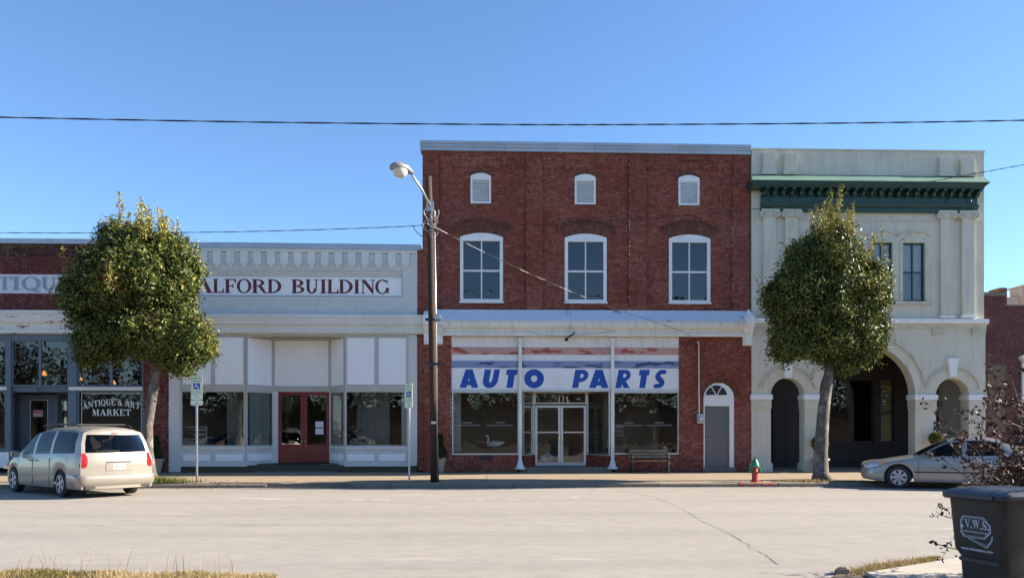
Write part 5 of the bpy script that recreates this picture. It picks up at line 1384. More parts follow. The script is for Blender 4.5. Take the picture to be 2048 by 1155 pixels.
# luminaire: housing and glass bowl, pointing to the street
hc = pp(803, 338, PYp-1.25); ax_ = (pp(820,344,PYp-1.0)-pp(862,415,PYp-.12)); ax_ = Vector((-.80, -.42, .10)).normalized()
LS = .84; lum = MB(); n = 16; side = ax_.cross(Vector((0,0,1))).normalized(); up = side.cross(ax_)
def oval(t, ra, h0): return [hc+ax_*t*LS+side*(LS*ra*math.cos(2*math.pi*k/n))+up*LS*(h0+ra*.62*math.sin(2*math.pi*k/n)) for k in range(n)]
rings = [oval(-.44,.045,-.03), oval(-.34,.12,.0), oval(-.16,.23,.03), oval(.10,.27,.03), oval(.29,.23,.01), oval(.39,.12,-.01), oval(.42,.02,-.02)]
vs = [tuple(v) for r_ in rings for v in r_]; fs = []
for i in range(len(rings)-1):
    for k in range(n): fs.append((i*n+k, i*n+(k+1) % n, (i+1)*n+(k+1) % n, (i+1)*n+k))
lum.add(vs, fs); lh = lum.build('lamp_head', M['lamp_gray'], pole, smooth='all')
M['bowl'] = paint('prismatic_glass_bowl', (.62,.60,.54), .2, .18, 30, None, 0, False, .5, 40)
bw_ = MB(); vs = []; fs = []
prof = [(.262,-.04), (.255,-.12), (.20,-.22), (.115,-.29), (.0,-.31)]
for rr, h in prof:
    for k in range(n): vs.append(tuple(hc+ax_*LS*(.05+1.05*rr*math.cos(2*math.pi*k/n))+side*(LS*rr*math.sin(2*math.pi*k/n)*.98)+up*h*LS))
for i in range(len(prof)-1):
    for k in range(n): fs.append((i*n+k, i*n+(k+1) % n, (i+1)*n+(k+1) % n, (i+1)*n+k))
bw_.add(vs, fs); bw_.build('lamp_bowl', M['bowl'], lh, smooth='all')
MB().tube([pp(868.5,420,PYp-.13), pp(872,640,PYp-.14), pp(875.5,960,PYp-.16)], .021, 8).build('conduit', M['steel'], pole, smooth='all')
for py in (640, 728): MB().box(pp(866,py).x-.22, pp(866,py).x+.24, PYp-.19, PYp-.12, pp(866,py+2.5).z, pp(866,py-2.5).z).build('pole_band', M['dark_metal'], pole)
MB().box(pp(874,0).x-.06, pp(874,0).x+.10, PYp-.26, PYp-.13, pp(874,641).z, pp(874,630).z).build('junction_box', M['steel'], pole, bevel=.01)
MB().box(pp(868,0).x-.07, pp(868,0).x+.07, PYp-.165, PYp-.15, pp(868,847).z, pp(868,842).z).build('pole_tag', M['alu'], pole)
rr_ = random.Random(9)
tg = MB()
for k in range(9):
    c = pp(858+rr_.uniform(-4, 14), 440+rr_.uniform(-14, 26), PYp-.14); pts = []
    a0 = rr_.uniform(0, 6)
    for q in range(9):
        a = a0+q*.6; pts.append(c+Vector((math.cos(a)*.13*rr_.uniform(.7, 1.2), -.04+.03*math.sin(q), math.sin(a)*.17)))
    tg.tube(pts, .008, 5)
tag(tg.build('wire_loops', M['steel'], pole), kind='stuff')
ins = MB()
for px, py in ((853,452),(868,446),(872,462)): ins.lathe([(.02,0),(.045,.02),(.03,.05),(.045,.08),(.02,.10)], tuple(pp(px,py,PYp-.14)), 10)
ins.build('insulators', M['dark_metal'], pole, smooth='all')
def wire(name, label, pts, r, mat='wire', seg=10, parent=None):
    P = [Vector((PX(px, Y), Y, PZ(px, py, Y))) for px, py, Y in pts]; out = []
    for i in range(len(P)-1):
        p0, p1, p2, p3 = P[max(i-1,0)], P[i], P[i+1], P[min(i+2, len(P)-1)]
        for k in range(seg):
            t = k/seg; out.append(.5*((2*p1)+(p2-p0)*t+(2*p0-5*p1+4*p2-p3)*t*t+(3*p1-p0-3*p2+p3)*t**3))
    out.append(P[-1])
    w = MB()
    # twisted pair
    for s in (0, 1):
        w.tube([q+Vector((0, math.cos(i*1.1+s*math.pi)*r*.7, math.sin(i*1.1+s*math.pi)*r*.7)) for i, q in enumerate(out)], r*.8, 6)
    o = w.build(name, M[mat], parent, smooth='all'); o.data.materials.append(M['wire'])
    if mat == 'steel':
        for p_ in o.data.polygons: p_.material_index = 1 if (p_.index // 30) % 4 else 0
    if parent is None: tag(o, label, 'cable')
    return o
wire('power_cable', 'thick black cable crossing the whole sky above all roofs', [(-300,228,15),(0,234.5,15),(500,244,15),(1000,249,15),(1300,249,15),(1700,246,15),(2048,240.5,15),(2400,231,15)], .0105, seg=16)
wire('overhead_cable', 'thin black cable from the left edge to the utility pole', [(-250,461,24.4),(0,465,24.3),(200,465.5,24.2),(420,464,24.1),(640,459,24),(826,451.5,23.9),(856,446,23.85)], .009, seg=14)
wire('overhead_cable', 'thin black cable rising from the pole past the green cornice to the right edge', [(870,452,23.85),(1000,452,23.5),(1230,441,22.8),(1480,421,22),(1620,405,21.5),(1800,374,20.8),(1940,349,20.2),(2048,329,19.8),(2250,290,19)], .0075, seg=14)
wire('service_drop', 'pale twisted service line sloping from the pole to the meter riser', [(866,452,23.85),(960,500,24.9),(1080,556,26.1),(1200,606,27.2),(1300,640,28.0),(1368,664,28.5),(1382,677,28.62)], .0065, 'steel', seg=12)
wire('loose_cable', 'black slack cable loop hanging left of the pole top', [(826,451.5,23.9),(832,462,23.85),(845,472,23.82),(858,466,23.8)], .010, seg=8)
wire('loose_cable', 'dark slack cable ends drooping beside the meter riser', [(1382,677,28.62),(1372,695,28.7),(1385,703,28.72),(1394,692,28.7),(1392,684,28.7)], .010, seg=8)

# hanging lamp bracket over the sign
yb2 = F-.42
hl = empty('awning_lamp', (PX(1140, yb2), yb2, PZ(1140, 672, yb2))); tag(hl, 'small dark broken lamp bracket held by thin guy wires above the blue sign', 'lamp bracket')
q = lambda px, py, Y=yb2: (PX(px, Y), Y, PZ(px, py, Y))
MB().tube([q(1130,678), q(1138,673), q(1146,668), q(1150,663)], [.03,.035,.03,.02], 8).build('bracket_arm', M['dark_metal'], hl, smooth='all')
MB().lathe([(.02,.06),(.06,.03),(.075,-.03),(.03,-.05)], q(1133,679), 10).build('lamp_socket', M['dark_metal'], hl, smooth='all')
gw_ = MB(); gw_.tube([q(1047,660,F-.30), q(1080,668), q(1138,672)], .006, 5); gw_.tube([q(1146,669), q(1190,667), q(1230,660,F-.30)], .006, 5); gw_.tube([q(1131,600,F+.0), q(1140,668)], .005, 5); gw_.tube([q(1137,600,F+.0), q(1145,664)], .005, 5)
gw_.build('guy_wires', M['wire'], hl)

# ================================================================== PARKING SIGNS
def wheelchair(parent, x, z, s, y, mat):
    mb = MB()
    mb.lathe([(.07*s,0),(.07*s,-.001)], (x-.08*s, y-.001, z+.36*s), 12, 'y')
    def bar(a, b, w):
        a, b = Vector(a), Vector(b); d = (b-a).normalized(); n_ = Vector((-d.y, d.x))*w*s/2
        mb.quad(*[(x+p.x*s if False else x+(p.x), y-.002, z+(p.y)) for p in (a*s-n_, b*s-n_, b*s+n_, a*s+n_)])
    bar((-.08,.27),(-.05,-.02),.09); bar((-.05,.12),(.14,.12),.07); bar((-.05,-.02),(.14,-.02),.08); bar((.14,-.0),(.22,-.28),.08); bar((.20,-.26),(.30,-.22),.06)
    n = 16
    for k in range(n):
        A, C = R(120+k*230/n), R(120+(k+1)*230/n); r0, r1_ = .24*s, .31*s; cx, cz = x-.02*s, z-.14*s
        mb.quad((cx+r0*math.cos(A),y-.0015,cz+r0*math.sin(A)), (cx+r1_*math.cos(A),y-.0015,cz+r1_*math.sin(A)), (cx+r1_*math.cos(C),y-.0015,cz+r1_*math.sin(C)), (cx+r0*math.cos(C),y-.0015,cz+r0*math.sin(C)))
    return mb.build('wheelchair_symbol', M[mat], parent, local=True, recalc=False)
def roundrect(x0, x1, z0, z1, r, n=4):
    pts = []
    for cx, cz, a in ((x1-r, z0+r, -90), (x1-r, z1-r, 0), (x0+r, z1-r, 90), (x0+r, z0+r, 180)):
        for k in range(n+1): pts.append((cx+r*math.cos(R(a+90*k/n)), cz+r*math.sin(R(a+90*k/n))))
    return pts
def park_sign(label, px, ybase, top, second, rz):
    Y = GY(px, ybase, swz(24)); root = empty('parking_sign', (PX(px, Y), Y, swz(Y)), rz); tag(root, label, 'road sign', 'disabled parking signs')
    H = PZ(px, top, Y)-swz(Y)
    mb = MB(); mb.pxy([(-.03,.0),(-.03,-.022),(-.012,-.03),(.012,-.03),(.03,-.022),(.03,.0),(.015,.0),(.008,-.018),(-.008,-.018),(-.015,.0)], 0, H-.05); mb.build('post', M['steel'], root, local=True)
    w, h = .168, .74
    pl = MB().pxz(roundrect(-w, w, H-h, H, .035), -.042, -.036).build('plate', M['steel_sign'], root, local=True)
    mb = MB(); frame(mb, roundrect(-w+.012, w-.012, H-h+.012, H-.012, .03), roundrect(-w+.020, w-.020, H-h+.020, H-.020, .025), -.044, -.0425); mb.build('border', M['sign_green'], pl, local=True)
    text(pl, 'RESERVED', 0, -.0445, H-.115, .072, 'sign_green', 'lettering', .002, local=True); text(pl, 'PARKING', 0, -.0445, H-.20, .072, 'sign_green', 'lettering', .002, local=True)
    MB().pxz(roundrect(-.10, .10, H-.43, H-.235, .015), -.045, -.0425).build('blue_field', M['sign_blue'], pl, local=True)
    wheelchair(pl, 0.0, H-.335, .24, -.0465, 'white_letter')
    for k, t in enumerate(('MAXIMUM', 'PENALTY', '$ 250')): text(pl, t, 0, -.0445, H-.52-.075*k, .058, 'sign_green', 'lettering', .001, local=True)
    MB().box(-w+.02, w-.02, -.0440, -.0425, H-.452, H-.446).build('rule', M['sign_green'], pl, local=True)
    if second:
        p2 = MB().pxz(roundrect(-w, w, H-h-.165, H-h-.012, .03), -.042, -.036).build('lower_plate', M['steel_sign'], root, local=True)
        text(p2, 'VAN', 0, -.0445, H-h-.085, .052, 'sign_green', 'lettering', .001, local=True); text(p2, 'ACCESSIBLE', 0, -.0445, H-h-.145, .046, 'sign_green', 'lettering', .001, local=True)
    for z in (H-.05, H-h+.06): MB().lathe([(.014,0),(.014,-.008),(.006,-.012)], (0,-.042,z), 8, 'y').build('bolt', M['steel'], pl, local=True)
    return root
park_sign('pale green disabled parking sign with lower plate in front of the gray shop', 394, 962, 750, True, R(4))
park_sign('disabled parking sign without lower plate standing left of the wooden pole', 819, 962, 766, False, R(-40))

# ================================================================== HYDRANT, BENCH, PLANTERS
Yh = 23.72; hx = PX(1510, Yh)
hyd = empty('fire_hydrant', (hx, Yh, swz(Yh))); hyd.scale = (.86, .86, .90); tag(hyd, 'red fire hydrant with green cap on red painted kerb', 'fire hydrant')
M['hyd_red'] = peeling('chipped_red_paint', (.42,.035,.035), (.30,.12,.10), .68, 8, (1,1,1), .45)
M['hyd_green'] = paint('green_enamel', (.012,.20,.075), .4, .15, 6, (.03,.12,.06), .5)
hz = swz(Yh)
MB().lathe([(.15,0),(.15,.03),(.115,.035),(.115,.10),(.105,.11),(.105,.46),(.125,.47),(.125,.51),(.10,.52)], (hx,Yh,hz), 20).build('barrel', M['hyd_red'], hyd, smooth=True)
bo = MB().lathe([(.17,.50),(.17,.535),(.145,.55),(.12,.63),(.075,.73),(.04,.765),(.0,.77)], (hx,Yh,hz), 20).build('bonnet', M['hyd_green'], hyd, smooth=True)
MB().lathe([(.032,0),(.028,.05),(.0,.052)], (hx,Yh,hz+.765), 5).build('operating_nut', M['dark_metal'], bo)
for s in (-1, 1):
    c = (hx+s*.10, Yh-.02, hz+.38); prof = [(.062,0),(.062,.035*s),(.075,.04*s),(.075,.085*s),(.045,.105*s),(.025,.12*s),(.0,.125*s)]
    MB().lathe(prof, c, 14, 'x').build('outlet_cap', M['hyd_green'], hyd, smooth=True)
MB().lathe([(.062,0),(.062,-.03),(.072,-.035),(.072,-.065),(.04,-.08),(.022,-.10),(.0,-.102)], (hx-.02,Yh-.09,hz+.36), 16, 'y').build('outlet_cap', M['hyd_red'], hyd, smooth=True)

yb3 = 28.12
bxc = PX(1299, yb3); bz = swz(yb3); blen = PX(1338, yb3)-PX(1260, yb3)
ben = empty('park_bench', (bxc, yb3, bz), R(-3)); tag(ben, 'weathered slatted park bench with black iron ends under the shop window', 'bench')
M['slat'] = paint('weathered_bench_slat', (.24,.19,.10), .7, .25, 5, (.12,.10,.07), .6, False, .4, 40)
hl2 = blen/2
for k in range(3): MB().box(-hl2, hl2, -.24+.135*k, -.13+.135*k, .425-.012*k, .455-.012*k).build('seat_slat', M['slat'], ben, local=True, bevel=.008)
for k in range(3):
    z = .53+.105*k; y = .20+.03*k; MB().pyz([(y,z),(y+.028,z-.008),(y+.05,z+.077),(y+.022,z+.085)], -hl2, hl2).build('back_slat', M['slat'], ben, local=True, bevel=.006)
for s in (-1, 1):
    x = s*(hl2-.06); mb = MB()
    mb.tube([(x,-.27,0),(x,-.24,.10),(x,-.20,.25),(x,-.25,.41)], [.022,.018,.018,.02], 8); mb.tube([(x,.27,0),(x,.22,.15),(x,.17,.30),(x,.17,.42)], [.022,.018,.018,.02], 8)
    mb.tube([(x,-.25,.41),(x,0,.40),(x,.19,.40),(x,.25,.60),(x,.32,.86)], [.02,.02,.02,.018,.016], 8)
    mb.tube([(x,-.25,.41),(x,-.28,.53),(x,-.23,.63),(x,-.08,.655),(x,.10,.63),(x,.26,.66)], [.018,.016,.02,.02,.018,.016], 8)
    mb.tube([(x,-.20,.22),(x,0,.16),(x,.17,.24)], .013, 6); mb.tube([(x,-.12,.42),(x,-.02,.55),(x,.08,.48),(x,.12,.58)], .012, 6)
    mb.build('iron_end', M['dark_metal'], ben, local=True, smooth='all')
M['pot'] = concrete('cast_stone_pot', (.42,.37,.30), (.2,.18,.13), .6, 4)
def planter(label, px, Y, pot_h, pot_r, sh_h, sh_r, shape, seed, z=None, leafmat='shrub'):
    x = PX(px, Y); z = swz(Y) if z is None else z; root = empty('potted_shrub', (x, Y, z)); tag(root, label, 'potted plant', 'potted shrubs by the shop doors')
    p = MB().lathe([(pot_r*.55,0),(pot_r*.62,.02),(pot_r*.70,pot_h*.3),(pot_r*.95,pot_h*.85),(pot_r*1.1,pot_h*.88),(pot_r*1.1,pot_h),(pot_r*.9,pot_h),(pot_r*.85,pot_h*.9),(.0,pot_h*.9)], (x,Y,z), 18).build('pot', M['pot'], root, smooth=True)
    MB().tube([(x,Y,z+pot_h*.85),(x+.01,Y,z+pot_h+sh_h*.6)], [.025,.012], 6).build('stem', M['twig'], root)
    r = np.random.default_rng(seed); n = 5200
    if shape == 'cone':
        t = r.random(n)**.75; a = r.uniform(0, 2*np.pi, n); rad = sh_r*(1-t*.72)*np.sqrt(r.uniform(.15, 1, n))*(1+.18*np.sin(a*3+t*7))
        P = np.stack([x+rad*np.cos(a), Y+rad*np.sin(a), z+pot_h*.9+sh_h*t], 1)
    else:
        P, _ = crown_points([((x, Y, z+pot_h+sh_h-sh_r), (sh_r,)*3)], n, r, .2, .05)
    tag(np_mesh('foliage', *[v for v in leaf_cloud(P, P-np.array([x, Y, z+pot_h]), .055, r.normal(.4, .2, len(P)), r, .4)][:2], M[leafmat], root, np.clip(r.normal(.4, .22, len(P)), 0, .999)), kind='stuff')
planter('pale pot with upright cone shrub half hidden by the wooden pole', 880, 28.15, .55, .20, .88, .27, 'cone', 3)
planter('gray urn with thin upright shrub against the brick pier behind the van', 312, 28.2, .52, .24, .85, .24, 'cone', 4)
planter('stone pot with dark round shrub behind the right tree trunk', 1640, G-.45, .50, .30, .85, .30, 'ball', 5, None, 'leaf')
planter('dark round topiary under the small right arch behind the silver sedan', 1872, G-.35, .50, .24, .95, .24, 'ball', 6, None, 'leaf')

# ================================================================== THINGS IN THE WINDOWS
ysw = F+.75
sw = empty('swan_figure', (PX(990, ysw), ysw, PZ(1172, 904, F))); tag(sw, 'white swan figure in the left display window of the auto parts shop', 'figurine')
s0 = PX(990, ysw); zf = PZ(1000, 893, ysw)
M['swan'] = paint('white_ceramic', (.80,.82,.84), .4, .03, 3)
mb = MB(); mb.tube([(s0-.30,ysw,zf+.04),(s0-.24,ysw,zf+.09),(s0-.05,ysw,zf+.11),(s0+.12,ysw,zf+.12),(s0+.26,ysw,zf+.15),(s0+.36,ysw,zf+.19)], [.03,.09,.125,.11,.06,.01], 14)
mb.tube([(s0-.24,ysw,zf+.10),(s0-.27,ysw,zf+.20),(s0-.24,ysw,zf+.30),(s0-.25,ysw,zf+.38),(s0-.30,ysw,zf+.42),(s0-.345,ysw,zf+.40),(s0-.365,ysw,zf+.375)], [.06,.042,.032,.03,.035,.03,.015], 12)
mb.build('body', M['swan'], sw, smooth='all')
MB().tube([(s0-.36,ysw,zf+.38),(s0-.40,ysw,zf+.355)], [.016,.006], 8).build('beak', M['black'], sw)
MB().lathe([(.34,0),(.36,.03),(.30,.07),(.0,.075)], (s0-.02,ysw,zf-.075), 20).build('plinth', M['soil'], sw)
ybg = F+1.5; bgx = PX(1092, ybg); bgz = PZ(1092, 923, ybg)
r = np.random.default_rng(2); mb = MB(); n, m_ = 12, 18; vs = []
for i in range(n+1):
    t = i/n
    for k in range(m_):
        a = 2*math.pi*k/m_; rr = .26*math.sin(math.pi*min(1, .18+t*.85))**.7*(1+.14*math.sin(3*a+t*5)+.08*r.normal())*(1 if i < n else .15)
        vs.append((bgx+rr*math.cos(a)*1.15, ybg+rr*math.sin(a)*.7, bgz+.34*t+.05*math.cos(a)*t+.015*r.normal()))
mb.add(vs, [(i*m_+k, i*m_+(k+1) % m_, (i+1)*m_+(k+1) % m_, (i+1)*m_+k) for i in range(n) for k in range(m_)])
M['bag'] = paint('white_plastic_bag', (.66,.69,.72), .35, .06, 5)
tag(mb.build('plastic_bag', M['bag'], smooth='all'), 'crumpled white plastic bag behind the left glass door of the auto parts shop', 'bag')
yc = F+.9; cnx = PX(1309, yc); cnz = PZ(1172, 904, F)
cn = empty('cone_figure', (cnx, yc, cnz)); tag(cn, 'dim cone shaped ornament in the right display window above the bench', 'ornament')
MB().lathe([(.22,0),(.22,.04),(.18,.05),(.13,.35),(.06,.75),(.015,.98),(.0,1.0)], (cnx,yc,cnz), 14).build('cone', M['room_brown'], cn, smooth=True); MB().box(cnx-.24, cnx+.24, yc-.24, yc+.24, cnz-.01, cnz+.02).build('base', M['floor_in'], cn)
mg = MB().box(cnx+.22, cnx+.36, yc-.5, yc-.44, cnz, cnz+.22).build('white_card', M['paper'], None, bevel=.01); tag(mg, 'small white card standing in the right display window behind the bench', 'card')
ld = empty('wooden_chair', (PX(1238, F+1.0), F+1.0, cnz)); tag(ld, 'ladder backed chair dim behind the glass right of the shop column', 'chair')
lx = PX(1238, F+1.0)
for s in (-1, 1): MB().box(lx+s*.2-.02, lx+s*.2+.02, F+1.2, F+1.24, cnz, cnz+1.0).build('back_post', M['room_brown'], ld); MB().box(lx+s*.2-.02, lx+s*.2+.02, F+.8, F+.84, cnz, cnz+.44).build('leg', M['room_brown'], ld)
for k in range(3): MB().box(lx-.18, lx+.18, F+1.21, F+1.23, cnz+.58+.15*k, cnz+.66+.15*k).build('back_slat', M['room'], ld)
MB().box(lx-.22, lx+.22, F+.8, F+1.24, cnz+.44, cnz+.47).build('seat', M['room_brown'], ld)
# flag panel in the gray shop's left window
yfl = F+.55; fx0, fx1 = PX(364, yfl), PX(414, yfl); fz0, fz1 = PZ(590, 884, yfl), PZ(590, 852, yfl)
fg = empty('flag_panel', (fx0, yfl, fz0)); tag(fg, 'framed stars and stripes panel standing in the left window of the gray shop', 'flag')
M['flag_dark'] = paint('flag_dark_blue', (.03,.045,.09), .8, .1, 5); M['flag_gray'] = paint('flag_dim_red', (.13,.05,.05), .8, .1, 5); M['flag_white'] = paint('flag_white', (.50,.52,.54), .8, .05, 5)
for k in range(7):
    MB().box(fx0+.02, fx1-.02, yfl, yfl+.02, fz0+(fz1-fz0)*k/7+.002, fz0+(fz1-fz0)*(k+1)/7-.002).build('stripe', M['flag_white' if k % 2 else 'flag_gray'], fg)
MB().box(fx0+.02, fx0+.42, yfl-.01, yfl-.001, fz0+.24, fz1-.01).build('canton', M['flag_dark'], fg)
st_ = MB()
for i in range(5):
    for j in range(4): 
        cx, cz = fx0+.07+.075*i, fz0+.29+.075*j; st_.quad((cx-.014,yfl-.014,cz-.014),(cx+.014,yfl-.014,cz-.014),(cx+.014,yfl-.014,cz+.014),(cx-.014,yfl-.014,cz+.014))
st_.build('stars', M['flag_white'], fg, recalc=False)
mb = MB(); frame(mb, rect(fx0,fx1,fz0,fz1), rect(fx0+.025,fx1-.025,fz0+.025,fz1-.025), yfl-.02, yfl+.03); mb.build('frame', M['panel'], fg)
# poster flag hanging deeper inside
# ================================================================== VEHICLES
def interp(tab, x): return float(np.interp(x, [t[0] for t in tab], [t[1] for t in tab]))
def smooth_tab(tab, w=.10):
    xs = [t[0] for t in tab]; ys = [t[1] for t in tab]
    g = np.linspace(xs[0], xs[-1], 400); y = np.interp(g, xs, ys); k = max(1, int(w/(g[1]-g[0]))); ker = np.ones(2*k+1)/(2*k+1)
    yp = np.convolve(np.concatenate([np.full(k, y[0]), y, np.full(k, y[-1])]), ker, 'valid')
    e = np.minimum(1, np.minimum(g-g[0], g[-1]-g)/max(w, 1e-6)); yp = yp*e+y*(1-e)
    return lambda x: float(np.interp(x, g, yp))
def car_body(root, L, ztop, zed, yed, zbelt, Wd, sill, wheels, ra, zw, part_of, mats, shear=None, x0=None, stations=.045, belt_in=.04):
    S = sorted(set(np.round(np.concatenate([np.arange(0, L+1e-6, stations), [L]] + [np.array([w+ra*math.cos(a) for a in np.linspace(0, math.pi, 25)]) for w in wheels]), 4)))
    fs_ = [smooth_tab(t) for t in (ztop, zed, yed, zbelt, Wd)]
    half = L/2 if x0 is None else x0
    rows = []
    for s in S:
        zt, ze, ye, zb_, w = [f(s) for f in fs_]
        bot = sill if not hasattr(sill, '__len__') else interp(sill, s)
        for c in wheels:
            if abs(s-c) < ra: bot = max(bot, zw+math.sqrt(max(0, ra*ra-(s-c)**2)))
        hb = zb_-bot
        yb_ = w-belt_in
        pr = [(w*.975, bot), (w*.995, bot+.10*hb+.01), (w, bot+.45*hb), (w*.995, bot+.78*hb), (yb_, zb_), (yb_-.012, zb_+.028)]
        yt, z4 = ye+.035, ze-.035
        if z4 < zb_+.05: z4 = zb_+.05; yt = min(yt, yb_-.03); 
        pr += [(yb_+(yt-yb_)*.5-.0+.018*max(0, min(1, (z4-zb_)/.3)), (zb_+.028+z4)/2), (yt, z4), (ye, max(ze, z4+.012)), (ye*.72, max(ze, z4+.012)*.35+zt*.65), (ye*.36, zt*.93+ze*.07), (0, zt)]
        rows.append([(s if shear is None else shear(s, z), y, z) for y, z in pr])
    A = np.array(rows); ns, nr, _ = A.shape
    parts = {}
    def cell(i, j): return part_of((S[i]+S[i+1])/2, j)
    for sgn in (-1, 1):
        for i in range(ns-1):
            for j in range(nr-1):
                nm = cell(i, j); key = (nm, sgn if nm.startswith('side') or nm == 'lamp' else 0)
                d = parts.setdefault(key, ([], [], {}))
                idx = []
                for (p, q_) in ((i, j), (i+1, j), (i+1, j+1), (i, j+1)):
                    k = (p, q_, sgn if q_ < nr-1 else 0)
                    if k not in d[2]:
                        d[2][k] = len(d[0]); s, y, z = A[p, q_]; d[0].append((half-s, -y*sgn, z))
                    idx.append(d[2][k])
                d[1].append(idx if sgn > 0 else idx[::-1])
    out = {}
    for (nm, sgn), (v, f, _) in parts.items():
        mb = MB().add(v, f); pname, mat = mats[nm]
        o = mb.build(pname, M[mat], root, smooth=True, local=True); out.setdefault(nm, []).append(o)
    return A, S, half, out
def wheel(root, x, y, r, w, rim_mat, spokes=7, side=1, rim_r=.62):
    """tyre with tread lips, rim ring, spokes and hub; the outer face looks along side*Y"""
    t = MB().lathe([(r*.66,-w/2*.9),(r*.90,-w/2),(r*.98,-w/2*.82),(r,-w/2*.55),(r,w/2*.55),(r*.98,w/2*.82),(r*.90,w/2),(r*.66,w/2*.9)], (x,y,r), 32, 'y').build('tyre', M['rubber'], root, smooth=True, local=True)
    yo = y+side*(w/2*.9+.010); rr = r*.68
    MB().lathe([(rr,0),(rr*1.0,side*.02),(rr*.93,side*.022),(rr*.88,-side*.02),(rr*.88,-side*.03)], (x,yo,r), 32, 'y', cap=False).build('rim', M[rim_mat], t, smooth=True, local=True)
    MB().lathe([(rr*.9,0),(.0,-side*.001)], (x,yo-side*.07,r), 24, 'y').build('brake_disc', M['black'], t, local=True)
    mb = MB()
    for k in range(spokes):
        a = 2*math.pi*k/spokes; c, s_ = math.cos(a), math.sin(a); pts = []
        for rad, hw in ((rr*.12, .040), (rr*.55, .034), (rr*.92, .058)):
            pts.append((rad, hw))
        poly = [(p[0], p[1]) for p in pts]+[(p[0], -p[1]) for p in pts[::-1]]
        mb._prism(poly, lambda p: (x+p[0]*c-p[1]*s_, yo+side*.005, r+p[0]*s_+p[1]*c), lambda p: (x+p[0]*c-p[1]*s_, yo-side*.03, r+p[0]*s_+p[1]*c))
    mb.lathe([(rr*.26,-side*.02),(rr*.26,side*.008),(rr*.16,side*.02),(.0,side*.022)], (x,yo,r), 16, 'y')
    mb.build('spokes', M[rim_mat], t, local=True)
    return t
def blob_panel(pts, y0, y1): return MB().pxz(pts, y0, y1)
M['van_paint'] = car_paint('champagne_gold_paint', (.285,.255,.212), .34, .25, .4)
M['sedan_paint'] = car_paint('silver_beige_paint', (.31,.298,.28), .30, .4, .45)
M['tail'] = paint('red_tail_lens', (.34,.012,.014), .12, .1, 8, None, 0, False, .1, 60, 0, .6, .5)
M['head_lens'] = paint('clear_headlight_lens', (.55,.56,.58), .08, .1, 8, None, 0, False, 0, 20, .4, .6, .8)
M['amber'] = paint('amber_lens', (.55,.20,.05), .15, .1, 8)
M['rim_silver'] = paint('wheel_silver_paint', (.42,.42,.42), .35, .05, 4, None, 0, False, 0, 20, .3)
M['seat'] = paint('gray_upholstery', (.16,.15,.14), .9, .1, 5)
